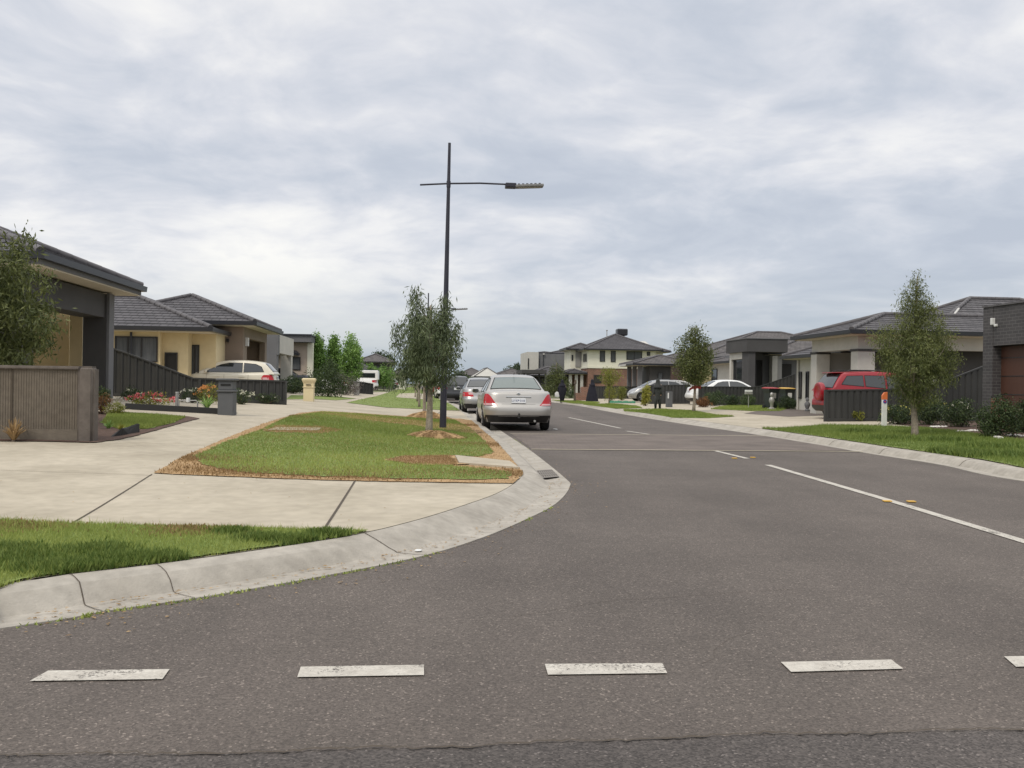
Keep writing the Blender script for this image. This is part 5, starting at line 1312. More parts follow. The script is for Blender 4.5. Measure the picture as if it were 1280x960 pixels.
# garage wing
gx0 = f.lx(264, yg); gx1 = f.lx(303.5, yg); zg2 = f.lz(gx1, yg-.5, 402)
gy1 = f.ly(333, gx1)
fbox('wall', 'brown_r', r2, gx0-1.5, gx1, yg, yg+.25, -.2, zg2-.16)
fbox('wall', 'brown_r', r2, gx1-.25, gx1-.001, yg+.251, yg+.8, -.2, zg2-.16); fbox('wall', 'brown_r', r2, gx1-.25, gx1-.001, gy1-.5, gy1, -.2, zg2-.16)
fbox('lintel', 'brown_r', r2, gx1-.25, gx1-.001, yg+.801, gy1-.501, 2.35, zg2-.16)
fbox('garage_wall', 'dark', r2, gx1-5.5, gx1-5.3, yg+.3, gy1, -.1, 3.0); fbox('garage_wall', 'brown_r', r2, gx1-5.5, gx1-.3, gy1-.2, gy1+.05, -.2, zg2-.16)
window(r2, '-y', yg, f.lx(274.5, yg), f.lx(281, yg), .1, f.lz(gx1, yg, 436), pane='curtain', frame='cream_lt'); 
fbox('wall_light', 'plastic', r2, f.lx(283, yg), f.lx(286, yg), yg-.12, yg, f.lz(gx1, yg, 428), f.lz(gx1, yg, 424))
fbox('wall_light', 'post_w', r2, gx1, gx1+.12, yg+.45, yg+.62, 2.0, 2.35)
hip(r2, f.lx(110, yg), gx1+.55, yg-.6, gy1+.55, zg2, 21, 'tile', ridge='x')
downpipe(r2, xb-.1, -.12, 0, zc_-.2, 'gutter')

# left house 3: grey rendered portico
f = Frame(333, 47.5); r3 = thing('house', 'pale grey flat portico house beyond the brown garage', 'house', f.loc, f.ang)
x1 = f.lx(347, 0); zt = f.lz(0, 0, 417)
fbox('parapet', 'grey_md', r3, x1-4, x1, -.0, .5, zt-1.1, zt); fbox('parapet', 'white_r', r3, x1-.3, x1+.02, .5, 5.6, zt-1.0, zt-.02)
fbox('pillar', 'grey_md', r3, x1-1.1, x1-.06, -.1, .6, -.2, zt-1.1); fbox('pillar', 'white_r', r3, x1-.62, x1-.02, 4.9, 5.5, -.2, zt-1.0)
fbox('wall', 'grey_md', r3, x1-5, x1-1.6, 1, 9, -.2, zt-.6); fbox('garage_door', 'frame_dk', r3, x1-1.6, x1-1.5, 1.6, 4.6, 0, 2.3)
hip(r3, x1-7, x1-1.0, .6, 10.5, 3.0, 20, 'tile'); 
# left house 4: skillion roof, beige wall, dark window
f = Frame(344, 60); r4 = thing('house', 'beige house with flat dark skillion roof left of the pear trees', 'house', f.loc, f.ang)
a, b = f.lx(349, 0), f.lx(384, 0); zt = f.lz(0, -.6, 417.5); zb_ = f.lz(0, -.6, 427)
mb = MB(); mb.box(f.lx(342.5, -.8), f.lx(388, -.8), -.8, 7, zb_, zt-.08); mb.build('fascia', MT['grey_md'], r4); mb = MB(); mb.box(f.lx(341.5, -.9), f.lx(389, -.9), -.9, 7.1, zt-.078, zt+.02); mb.build('roof', MT['gutter'], r4)
fbox('wall', 'pink_r', r4, a, b, 0, 8, -.3, zb_-.02); window(r4, '-y', 0, f.lx(357.5, 0), f.lx(375.5, 0), f.lz(0, 0, 462), f.lz(0, 0, 446), (), pane='curtain')
fbox('pillar', 'cream_lt', r4, b-.01, b+.35, -.02, .5, -.3, zb_-.02); hip(r4, a-1.2, a+1.2, -.3, 3, f.lz(0, 0, 441), 18)
fbox('wall', 'white_r', r4, a-.9, a-.01, .1, 3, -.3, f.lz(0, 0, 443))
# far left houses
def simple_house(name, label, px0, px1, Z, yeave, yridge, wall, tile='tile', depth=9, z0=None, ridge=None, group=None, ang=A, pitch=None, wins=(), ov=.55, skip=0):
    f = Frame(px0, Z, ang=ang) if z0 is None else Frame(px0, Z, z0, ang=ang)
    r = thing(name, label, 'house', f.loc, f.ang, group); W_ = f.lx(px1, 0)
    ze = f.lz(W_/2, -ov, yeave); zr = f.lz(W_/2, depth/2, yridge)
    D = min(W_+2*ov, depth+2*ov) if ridge is None else (depth+2*ov if ridge == 'x' else W_+2*ov)
    p = pitch or max(6, math.degrees(math.atan2(zr-ze, D/2)))
    fbox('wall', wall, r, 0, W_, 0, depth, -.4, ze-.16)
    hip(r, -ov, W_+ov, -ov, depth+ov, ze, p, tile, ridge=ridge)
    for (a, b, y0, y1, bars) in wins:
        window(r, '-y', 0, f.lx(a, 0), f.lx(b, 0), f.lz(0, 0, y1), f.lz(0, 0, y0), bars, pane='curtain')
    return f, r, ze, W_
f5, r5, z5, W5 = simple_house('house', 'low dark tiled house behind the white truck on the left', 425, 466, 92, 466, 454, 'pink_r', depth=9, wins=((446, 452, 470, 478, ()),))
f6, r6, z6, W6 = simple_house('house', 'two storey grey roofed house above the white truck', 449, 487, 118, 452, 443.5, 'grey_dk', 'tile_lt', depth=10, wins=((455, 459, 457, 463, ()), (470, 474, 457, 463, ())))
simple_house('house', 'pale walled far house half behind the near gum crown', 492, 506, 135, 468, 461, 'cream_lt', 'tile_lt', depth=10, wins=((495, 499, 472, 477, ()),))
simple_house('house', 'far grey roofed house with pale gable at the end of the street', 574, 606, 175, 469, 460.5, 'white_r', 'tile_lt', depth=12, z0=.2, wins=((580, 585, 471, 475, ()),))
simple_house('house', 'far house with white metal roof right of the grey gable', 597, 622, 150, 470.5, 460.5, 'white_r', 'white_r', depth=12, z0=.2)
simple_house('house', 'far low grey house just above the silver sedan roof', 622, 660, 165, 469, 461.5, 'grey_md', 'tile_lt', depth=12, z0=.2)

# ------------------------------------------------------------------ right side, far to near
f = Frame(658, 122, .3); r = thing('house', 'far modern house with white block and grey block, flat walls', 'house', f.loc, f.ang)
a, b, c_ = 0, f.lx(672.5, 0), f.lx(716, 0); zt = f.lz(0, 0, 440)
fbox('wall', 'white_r', r, a, b-.02, -.4, 8, -.3, zt, label='white rendered block'); fbox('wall', 'grey_md', r, b, c_, 0, 11, -.3, f.lz(0, 0, 441.5), label='mid grey rendered block')
window(r, '-y', -.4, f.lx(659, 0), f.lx(660.4, 0), f.lz(0, 0, 461), f.lz(0, 0, 448), fr=.08); window(r, '-y', 0, f.lx(672.9, 0), f.lx(673.8, 0), f.lz(0, 0, 461), f.lz(0, 0, 448), fr=.05)
downpipe(r, f.lx(678.5, 0), -.12, .2, f.lz(0, 0, 443), 'gutter'); fbox('rainhead', 'gutter_w', r, f.lx(678, 0), f.lx(680, 0), -.3, -.02, f.lz(0, 0, 443), f.lz(0, 0, 441.3))
hip(r, b+.1, f.lx(690, 0), .6, 10.5, f.lz(0, 0, 441.2)+.1, 8, 'tile'); hip(r, f.lx(688, 0), c_+1, .6, 10.5, f.lz(0, 0, 441.2)+.1, 13, 'tile')
simple_house('house', 'low grey roofed house between the silver sedan and grey block', 664, 712, 108, 469, 459, 'grey_dk', 'tile', depth=8, z0=.2)
f = Frame(652, 100, .2); r = thing('carport', 'navy flat fascia carport just above the silver sedan on the right', 'carport', f.loc, f.ang)
fbox('roof', 'grey_dk', r, 0, f.lx(683, 0), 0, 6, f.lz(0, 0, 466.5), f.lz(0, 0, 462)); 
for x in (.2, f.lx(681, 0)): fbox('post', 'grey_dk', r, x, x+.18, .1, .28, -.3, f.lz(0, 0, 466.6)); fbox('post', 'grey_dk', r, x, x+.18, 5.6, 5.78, -.3, f.lz(0, 0, 466.6))
# two-storey house
f = Frame(735, 100, .2); r = thing('two_storey_house', 'two storey house, cream above red brick, with rooftop cooler', 'house', f.loc, f.ang)
xr = f.lx(819, 0); ze = f.lz(3, -.5, 436.3); zm = f.lz(3, 0, 459.3)
fbox('wall', 'cream_lt', r, 0, xr, 0, 8.5, zm+.002, ze-.16, label='cream upper wall'); fbox('wall', 'brick_rd', r, .02, xr-.02, .02, 8.5, -.4, zm-.001, label='red brick lower wall')
fbox('band', 'cream_lt', r, -.05, xr+.04, -.06, 8.4, zm-.12, zm+.10)
for x0_, x1_, y0_, y1_ in ((749.2, 755.7, 436.5, 452.3), (763, 769, 436.8, 452.6)): window(r, '-y', 0, f.lx(x0_, 0), f.lx(x1_, 0), f.lz(3, 0, y1_), f.lz(3, 0, y0_), pane='curtain', fr=.08)
window(r, '-y', 0, f.lx(782.5, 0), f.lx(802, 0), f.lz(3, 0, 449.5), f.lz(3, 0, 437.5), (.5,), pane='curtain', fr=.08); window(r, '-y', 0, f.lx(808, 0), f.lx(812, 0), f.lz(3, 0, 444), f.lz(3, 0, 439), pane='curtain', fr=.08)
window(r, '-y', .02, f.lx(742, 0), f.lx(752, 0), f.lz(3, 0, 479), f.lz(3, 0, 469), (), fr=.1, name='garage_window')
hip(r, -.55, xr+.6, -.55, 9.1, ze, 23, 'tile')
# recessed left wing, porch
xw = f.lx(712.5, 4.5); zw = f.lz(-2, 4, 435.6)
fbox('wall', 'cream_lt', r, xw, -.01, 4.5, 9, zm-.6, zw-.16, label='cream wing wall'); fbox('wall', 'grey_r', r, f.lx(719, 4.4), -.02, 4.38, 4.5, zm+.1, zw-.2, label='grey panel on the wing'); hip(r, xw-.5, 2, 3.9, 9.6, zw, 20, 'tile')
window(r, '-y', 4.5, f.lx(714, 4.5), f.lx(716, 4.5), zm+.8, zw-.7, pane='curtain', fr=.06); window(r, '-x', -.0, 1.0, 1.7, zm+.6, ze-.5, fr=.06); window(r, '-x', -.0, 2.2, 2.9, zm+.6, ze-.5, fr=.06)
zp = f.lz(-1, 1, 466); hip(r, f.lx(706, .5), .0-.02, .5, 6.5, zp, 17, 'tile')
fbox('wall', 'brick_rd', r, f.lx(716, 4), -.03, 4.6, 6, -.4, zp-.17, label='brick wall in the porch')
for px in (712.8, 720.3, 727): x = f.lx(px, .9); fbox('column', 'white_r', r, x-.16, x+.16, .8, 1.1, -.3, zp-.16)
window(r, '-y', 4.6, f.lx(730, 4), f.lx(734, 4), 0, 2.1, fr=.06, name='front_door')
xk = f.lx(776, 4.3); zk = f.lz(4, 4.3, 419.5); mb = MB(); mb.box(xk-.30, xk+.30, 4.0, 4.6, zk-.9, zk+.0); mb.box(xk-.60, xk+.62, 3.7, 4.9, zk-.0+.002, zk+.78, .09); ck = mb.build('rooftop_cooler', MT['gutter'], r)
for q in range(5):
    mb = MB(); z = zk+.12+q*.12; mb.box(xk-.5, xk+.5, 3.675, 3.71, z, z+.05); mb.build('louvre', MT['frame_dk'], ck)
xk = f.lx(757.7, 4); mb = MB(); mb.tube([(xk, 4, ze+.8), (xk, 4, f.lz(3, 4, 413.5))], .05, 6); mb.box(xk-.09, xk+.09, 3.9, 4.1, f.lz(3, 4, 413.6), f.lz(3, 4, 412.6)); mb.build('flue', MT['galv'], r)
# second two-storey roof behind with pale roof panel
f = Frame(795, 112, .2); r = thing('two_storey_house', 'second two storey house behind, pale skylight panel on its roof', 'house', f.loc, f.ang)
xr = f.lx(828, 0); ze = f.lz(0, -.5, 438.5); fbox('wall', 'cream_lt', r, 0, xr, 0, 9, -.3, ze-.16); hip(r, f.lx(758, 0), xr+.8, -.6, 9.5, ze, 20, 'tile'); 
pz = f.lz(0, 1.5, 427.5); mb = MB(); k = math.tan(rad(19)); y0_, y1_ = .2, 3.2; mb.quad((f.lx(805, 1), y0_, ze+(y0_+.6)*k+.07), (f.lx(815.5, 1), y0_, ze+(y0_+.6)*k+.07), (f.lx(811, 1), y1_, ze+(y1_+.6)*k+.07), (f.lx(799, 1), y1_, ze+(y1_+.6)*k+.07)); mb.build('roof_panel', MT['white_r'], r)
# right house 5: dark porch with hip roof
f = Frame(798, 72, .25); r = thing('house', 'brown tiled house with dark open porch, right of the two storey house', 'house', f.loc, f.ang)
ze = f.lz(1, -.5, 454.5); x1 = f.lx(838, 0); yf = f.ly(783, 0)
fbox('wall', 'grey_dk', r, 1.6, x1, 1.2, yf+2, -.3, ze-.16); fbox('wall', 'grey_dk', r, f.lx(812, 0), x1, 0, 1.2, -.3, ze-.16)
for y_ in (.1, yf*.45, yf-.5): fbox('column', 'grey_md', r, .0, .32, y_, y_+.34, -.3, ze-.16)
window(r, '-y', 0, f.lx(822, 0), f.lx(828, 0), .9, 2.1, pane='curtain')
hip(r, -.5, x1+2.5, -.5, yf+.5, ze, 15, 'tile_lt')
fbox('fascia_end', 'gutter_w', r, -.66, -.63, yf-2.5, yf+.5, ze-.16, ze-.02)
# right house 6: cream wall, brown garage door, broad roof
f = Frame(886, 71, .25); r = thing('house', 'cream walled house with brown garage door behind the ribboned tree', 'house', f.loc, f.ang)
ze = f.lz(0, 0, 442.5); yf = f.ly(834, 0); yd = f.ly(838.5, 0); ye = f.ly(853, 0)
fbox('wall', 'cream', r, 0, 8, 0, yf, -.3, ze-.16); fbox('garage_door', 'door_br', r, -.05, 0, ye, yd, 0, f.lz(0, yd, 454)); 
hip(r, -.55, 15, -.6, yf+.6, ze, 18, 'tile_lt')
# right house 7 (dark parapet box)
f = Frame(933, 54, .25); r = thing('house', 'house with charcoal parapet box over a picture window, behind the white sedan', 'house', f.loc, f.ang)
zt, zb_ = f.lz(2, 0, 424), f.lz(2, 0, 440); xe = f.lx(984, 0); yw = f.ly(907, 0)
mb = MB(); mb.box(0, xe, 0, yw, zb_, zt); mb.build('parapet', MT['grey_dk'], r)
fbox('cornice', 'grey_md', r, -.05, xe+.03, -.05, yw+.05, zt+.001, zt+.06)
y1_, y2_ = f.ly(928, .2), f.ly(913.5, .2); zl_ = f.lz(.2, 3, 449.5); zs_ = f.lz(.2, 3, 476); fbox('pier', 'white_r', r, .2, .6, y2_, yw-.1, -.3, zb_-.002); fbox('lintel', 'white_r', r, .2, .6, y1_+.002, y2_-.002, zl_, zb_-.002)
window(r, '-x', .4, y1_+.01, y2_-.01, zs_, zl_, (.85,), fr=.06); fbox('wall', 'grey_md', r, .45, .6, y1_+.01, y2_-.01, -.3, zs_)
fbox('pier', 'grey_dk', r, .15, f.lx(944.5, 0), .1, y1_, -.3, zb_-.002, label='charcoal pier beside the picture window')
fbox('wall', 'grey_md', r, f.lx(944, 2.5), f.lx(999, 2.5), 2.5, 9, -.3, zb_-.002); window(r, '-y', 2.5, f.lx(944.5, 2.5), f.lx(952.3, 2.5), 0, f.lz(0, 2.5, 449.5), name='front_door', pane='dark')
a = f.lx(965, 1.6); fbox('pillar', 'white_r', r, a, f.lx(971.5, 1.6), 1.6, 2.1, -.3, zb_-.17); fbox('wall', 'grey_r', r, f.lx(971.6, 1.8), f.lx(977, 1.8), 1.8, 2.3, -.3, zb_-.17)
fbox('garage_dark_panel', 'dark', r, f.lx(977.2, 2), f.lx(992, 2), 2.35, 2.49, -.1, 2.5)  # solid near-black panel, painted shade of an open garage
ya, yb = yw+.1, f.ly(889, .8); fbox('wall', 'white_r', r, .8, 4, ya, yb, -.3, zb_-.6); window(r, '-x', .8, ya+.1, ya+(yb-ya)*.25, .3, zb_-.9, fr=.05); window(r, '-x', .8, ya+(yb-ya)*.75, ya+(yb-ya)*.97, .3, zb_-.9, fr=.05)
hip(r, .3, 9, yw+.06, yb+.5, zb_-.45, 14, 'tile_lt', name='roof'); hip(r, f.lx(944, 4), f.lx(1075, 4), 1.6, 15.5, f.lz(5, 1.6, 441), 17, 'tile_lt')
mb = MB(); xk = f.lx(989, 1.6); mb.tube([(xk, 2.6, zb_), (xk, 2.6, zb_+.35)], .06, 8); 
bm = bmesh.new(); bmesh.ops.create_icosphere(bm, subdivisions=2, radius=.16); mb.addbm(bm, T=Matrix.Translation((xk, 2.6, zb_+.42))); mb.build('roof_vent', MT['frame_dk'], r, True, 40)
# right house 8 (pale portico, red car)
f = Frame(1072, 33.2); r = thing('house', 'house with pale portico columns behind the red four wheel drive', 'house', f.loc, f.ang)
ze = f.lz(-.5, -.5, 412); y2 = f.ly(1013, 0); cw_ = f.lx(1093, 0)
fbox('column', 'white_r', r, .0, cw_, .0, .55, -.2, ze-.75); fbox('column_cap', 'grey_dk', r, -.03, cw_+.03, -.03, .58, ze-.749, ze-.66); fbox('lintel', 'white_r', r, .04, .5, .1, y2, ze-.66, ze-.16)
fbox('lintel', 'white_r', r, .5, 8, .1, .5, ze-.66, ze-.16)
fbox('column', 'white_r', r, .0, .55, y2-.55, y2, -.2, ze-.75); fbox('column_cap', 'grey_dk', r, -.03, .58, y2-.58, y2+.03, ze-.749, ze-.66)
fbox('wall', 'grey_r', r, 3.2, 3.4, .56, y2, -.2, ze-.16); fbox('garage_door', 'grey_dk', r, 3.12, 3.2, .9, y2-.8, 0, 2.5); fbox('wall', 'grey_r', r, .56, 3.4, y2-.2, y2-.02, -.2, ze-.66); fbox('wall', 'grey_dk', r, 3.4, 12, .9, 8.5, -.2, ze-.16)
hip(r, -.5, 11.0, -.5, y2+.55, ze, 17, 'tile', ridge='x')
# lower part further along with two narrow windows
xs = 1.9; yA, yB = f.ly(1011, xs), f.ly(995.5, xs); zl_ = f.lz(xs, yA, 444)
fbox('wall', 'white_r', r, xs, xs+4, y2+.01, yB, -.2, zl_-.16); hip(r, xs-.5, xs+6, y2-.0+.1, yB+.5, zl_, 20, 'tile')
for px0_, px1_ in ((998, 1002.5), (1008, 1011.3)): a, b = sorted((f.ly(px0_, xs), f.ly(px1_, xs))); window(r, '-x', xs, a, b, .55, zl_-.75, fr=.05)
downpipe(r, xs-.06, yB-.3, 0, zl_-.2)
# main body to the right, side facing the camera
ym = 2.6; zb_ = f.lz(6, ym-.5, 432); xm = f.lx(1150, ym)
fbox('wall', 'grey_r', r, xm+.3, xm+13, ym, ym+11, -.2, zb_-.16); window(r, '-y', ym, f.lx(1186, ym), f.lx(1219, ym), .3, f.lz(6, ym, 441), (.5,), pane='dark'); downpipe(r, f.lx(1224, ym), ym-.12, 0, zb_-.2)
hip(r, xm-.5, xm+14, ym-.55, ym+11.5, zb_, 22.5, 'tile', ridge='x')
mb = MB(); a0 = Vector((f.lx(1178, ym+1), ym+.4, 0)); mb.tube([(f.lx(1176, ym), ym-.3, f.lz(6, ym-.3, 409)+.05), (f.lx(1197, ym+3), ym+3, f.lz(6, ym+3, 385)+.0)], .05, 6); mb.build('valley_flashing', MT['gutter_w'], r)
# right house 9: dark brick parapet, brown garage door, cut by the frame
f = Frame(1228, 24.3); r = thing('house', 'dark brick house with brown garage door at the right edge', 'house', f.loc, f.ang)
zt = f.lz(0, 0, 385); zb_ = f.lz(0, -1, 431); xp = f.lx(1242, 0)
fbox('pillar', 'brick_dk', r, 0, xp, -.42, .0, -.3, zt); fbox('parapet', 'brick_dk', r, .012, .30, -7.5, -.421, zb_, zt-.005)
fbox('coping', 'cap', r, -.03, .34, -7.6, .03, zt+.001, zt+.05)
fbox('return_wall', 'brick_dk', r, .31, 5, -.25, .01, -.3, zt-.3)
fbox('garage_wall', 'brick_dk', r, .31, .5, -7.4, -.26, -.2, zb_); fbox('garage_door', 'door_br', r, .24, .309, -7.0, -.425, -.05, zb_-.02)
for q in range(4):
    mb = MB(); z = .45+q*.48; mb.box(.232, .241, -6.95, -.43, z, z+.02); mb.build('door_rib', MT['frame_dk'], r)
fbox('pillar_base', 'brick_rd', r, -.03, xp-.05, -.46, -.424, -.2, f.lz(0, -.4, 498), label='red brick patch at the pillar foot')
mb = MB(); z = f.lz(0, -.42, 404); x = f.lx(1238.5, -.42); mb.box(x-.05, x+.05, -.50, -.42, z-.05, z+.13, .01); mb.box(x-.01, x+.10, -.60, -.51, z-.10, z-.03, .01); mb.build('security_light', MT['post_w'], r)
hip(r, 1.2, 9, -7.6, .0-.3, zt-.6, 16, 'tile')
# ------------------------------------------------------------------ fences
def gxy(x, y): p = gp(x, y); return (p.x, p.y)
def perp_to(p, px):
    """walk from p across the street direction until the pixel column px"""
    a, b = 0., 60.; sgn = 1 if px > proj((p[0], p[1], .5))[0] else -1
    for _ in range(40):
        m = (a+b)/2; q = (p[0]+sgn*m*math.cos(A), p[1]+sgn*m*math.sin(A)); x = proj((q[0], q[1], 1))[0]
        if (x < px) == (sgn > 0): a = m
        else: b = m
    return q
p = gxy(357, 506); q = perp_to(p, 141); 
def prof_from(p, q, cols, tops):
    out = []
    for c, t_ in zip(cols, tops):
        w_ = perp_to(p, c) if abs(c-proj((p[0], p[1], .5))[0]) > 1 else p
        fr = math.hypot(w_[0]-p[0], w_[1]-p[1])/math.hypot(q[0]-p[0], q[1]-p[1]); g = h1(*w_); a = proj((w_[0], w_[1], g))[1]; b = proj((w_[0], w_[1], g+1))[1]
        out.append((min(max(fr, 0), 1), (t_-a)/(b-a)))
    return sorted(out)
fence('steel_fence', 'dark corrugated steel fence sloping down beside the beige hatchback', p, q, prof_from(p, q, (357, 241, 142), (476.5, 473, 436)))
p = gxy(1031, 527); q = perp_to(p, 1229)
fence('steel_fence', 'dark steel fence in front of the red four wheel drive', p, q, prof_from(p, q, (1031, 1110, 1180, 1229), (488, 487, 477, 458)))
p = gxy(873.5, 506.5); q = perp_to(p, 993)
fence('steel_fence', 'dark steel fence in front of the white sedan, rising to the right', p, q, prof_from(p, q, (873.5, 947, 993), (483.5, 484, 468)))
p = gxy(811, 505); q = perp_to(p, 862)
fence('steel_fence', 'dark steel fence in front of the silver car on the right', p, q, [(0, 1.12), (1, 1.15)])
p = gxy(741, 498.5); q = perp_to(p, 826)
fence('steel_fence', 'far dark steel fence behind the two little conifers', p, q, prof_from(p, q, (741, 795, 826), (483, 483.5, 471)))
p = gxy(466, 492.5); q = perp_to(p, 449.5)
fence('steel_fence', 'short dark fence panels in front of the white truck', p, q, [(0, .72), (1, .8)])
p = gxy(500, 483); q = perp_to(p, 484)
fence('steel_fence', 'far low dark fence below the small white car', p, q, [(0, .8), (1, .8)])
# ribbed brown wall with pier
p = Vector((*gxy(108, 551.5), 0)); q = Vector((*perp_to((p.x, p.y), -90), 0)); root = thing('ribbed_wall', 'brown ribbed concrete garden wall at the left edge', 'wall', (0, 0, 0)); d = (q-p).normalized(); n = Vector((-d.y, d.x, 0)); n = n if n.y < 0 else -n
zt = proj((p.x, p.y, 0))[1]; zt = (458-zt)/(proj((p.x, p.y, 1))[1]-zt); g0 = h1(p.x, p.y); L = (q-p).length
mb = MB(); B, T = [], []; s = 0
while s < L:
    for a, o in ((0, 0), (.012, 0), (.015, .007), (.024, .007), (.027, 0)):
        v = p+d*(s+.10+a)+n*(o+.04); B.append((v.x, v.y, g0+.16)); T.append((v.x, v.y, zt-.05))
    s += .034
mb.grid([B, T])
mb.build('ribbed_panel', MT['ribbed'], root)
def obox(name, mat, a, b, o0, o1, z0, z1, bev=0, root=root, p=p, d=d, n=n):
    mb = MB(); bm = bmesh.new(); bmesh.ops.create_cube(bm, size=1)
    if bev:
        for v in bm.verts: v.co = Vector((v.co.x*(b-a), v.co.y*(o1-o0), v.co.z*(z1-z0)))
        bmesh.ops.bevel(bm, geom=bm.edges[:], offset=bev, segments=3, affect='EDGES'); S_ = Matrix.Identity(4)
    else: S_ = Matrix.Diagonal((b-a, o1-o0, z1-z0, 1))
    c = p+d*((a+b)/2)+n*((o0+o1)/2); R = Matrix(((d.x, n.x, 0, c.x), (d.y, n.y, 0, c.y), (0, 0, 1, (z0+z1)/2), (0, 0, 0, 1))); mb.addbm(bm, T=R @ S_); return mb.build(name, MT[mat], root, bev > 0, 40)
obox('plinth', 'ribbed', .10, L, -.06, .065, g0-.15, g0+.165); obox('wall_core', 'ribbed', .10, L, -.06, .035, g0+.165, zt-.051)
obox('cap', 'ribcap', .08, L, -.09, .085, zt-.05, zt, .012); obox('pier', 'ribcap', -.12, .105, -.14, .10, g0-.15, zt+.002, .04)
for i in range(1, 5): obox('panel_joint', 'joint', .10+i*.87, .112+i*.87, .035, .055, g0+.16, zt-.05)
# black weed-mat flap
mb = MB(); P = [gp(x, y) for x, y in ((139, 547), (150, 545.5), (160, 543.5), (172.5, 541.5))]; hs = [.02, .12, .11, .15]
mb.grid([[(v.x, v.y, v.z-.01) for v in P], [(v.x-.02+.03*math.sin(i*2), v.y+.04, v.z+h_) for i, (v, h_) in enumerate(zip(P, hs))], [(v.x-.01+.02*math.sin(i*2), v.y+.09, v.z+h_-.01) for i, (v, h_) in enumerate(zip(P, hs))], [(v.x, v.y+.06, v.z-.01) for v in P]])
o = mb.build('weed_mat_flap', MT['weedmat']); tag(o, 'black weed mat flap sticking up at the small lawn corner', 'edging')
# flower bed board and soil
P = [gp(x, y) for x, y in ((157, 511.5), (293, 519))]; d_ = (P[1]-P[0]); t_ = thing('flower_bed', 'dark boarded flower bed with soil in front of the sloping fence', 'flower bed', (0, 0, 0))
back = [gp(160, 504), gp(300, 508.5)]
mb = MB(); n_ = 14; rows = []
for i in range(n_+1):
    v = P[0].lerp(P[1], i/n_); v.z = h1(v.x, v.y); rows.append([(v.x, v.y-.03, v.z-.05), (v.x, v.y-.03, v.z+.13), (v.x, v.y+.03, v.z+.13), (v.x, v.y+.03, v.z-.05)])
mb.grid(rows, wrap=True); mb.f += [(0, 1, 2, 3), tuple(len(mb.v)-k for k in (1, 2, 3, 4))]; mb.build('edging_board', MT['weedmat'], t_)
mb = MB(); rows = []
for i in range(n_+1):
    v = P[0].lerp(P[1], i/n_); w_ = back[0].lerp(back[1], i/n_); rows.append([(v.x, v.y+.03, h1(v.x, v.y)+.05), tuple(v.lerp(w_, .3).xy)+(h1(*v.lerp(w_, .3).xy)+.05,), tuple(v.lerp(w_, .32).xy)+(h1(*v.lerp(w_, .32).xy)-.05,)])
mb.grid(rows); mb.build('soil', MT['mulch'], t_)
# ------------------------------------------------------------------ letterboxes, posts
def T_(name, label, cat, x, y, rot=A): p = gp(x, y); return thing(name, label, cat, p, rot)
r = T_('letterbox', 'dark grey rendered letterbox pillar in the left flower bed', 'letterbox', 281.5, 519); pm = 1130/gp(281.5, 519).y; s = 1/pm
mb = MB(); mb.box(-9.5*s, 9.5*s, -.0, .36, -.02, 29*s, .01); mb.box(-10.8*s, 10.8*s, -.03, .39, 29*s+.001, 31.5*s, .008); mb.build('pedestal', MT['boxgrey'], r)
mb = MB(); mb.box(-9*s, 9*s, .0, .36, 31.5*s+.001, 43*s, .01); mb.box(-11.8*s, 11.8*s, -.04, .40, 43*s+.001, 46*s, .012); mb.build('box', MT['boxgrey'], r)
mb = MB(); mb.box(-6*s, 6*s, -.012, .0-.001, 37*s, 39*s); mb.build('slot', MT['gap'], r)
r = T_('letterbox', 'cream rendered letterbox pillar with flared cap on the left', 'letterbox', 385.3, 501.5); s = gp(385, 501.5).y/1130
mb = MB(); w_ = 6.2*s; mb.box(-w_, w_, 0, 2*w_, -.02, 17*s, .008); mb.build('pedestal', MT['boxcream'], r)
mb = MB(); rows = []
for k, (ww_, z) in enumerate(((1.12, 17), (1.12, 18.2), (.98, 18.3), (1.0, 22), (1.25, 25.5), (1.3, 26.5), (1.3, 28), (1.05, 28.8))): h_ = w_*ww_; rows.append([(-h_, w_-h_, z*s), (h_, w_-h_, z*s), (h_, w_+h_, z*s), (-h_, w_+h_, z*s)])
mb.grid(rows, wrap=True); mb.f.append(tuple(len(mb.v)-k for k in (4, 3, 2, 1))); mb.build('box', MT['boxcream'], r)
mb = MB(); mb.box(-.09, .09, -.035, -.012, 20*s, 21*s); mb.build('slot', MT['gap'], r)
r = T_('letterbox', 'grey brick letterbox pillar beside the far left fence', 'letterbox', 445.5, 494); s = gp(445, 494).y/1130; mb = MB(); mb.box(-3.2*s, 3.2*s, 0, .4, 0, 16*s, .01); mb.build('pedestal', MT['grey_r'], r); mb = MB(); mb.box(-3.7*s, 3.7*s, -.04, .44, 16*s+.001, 17.2*s); mb.build('cap', MT['grey_md'], r)
r = T_('letterbox', 'slim white letterbox in front of the far left fence', 'letterbox', 457.6, 488.5); mb = MB(); mb.box(-.04, .04, 0, .08, 0, .5); mb.build('post', MT['post_w'], r); mb = MB(); mb.box(-.11, .11, -.1, .16, .5, .8, .03); mb.build('box', MT['post_w'], r)
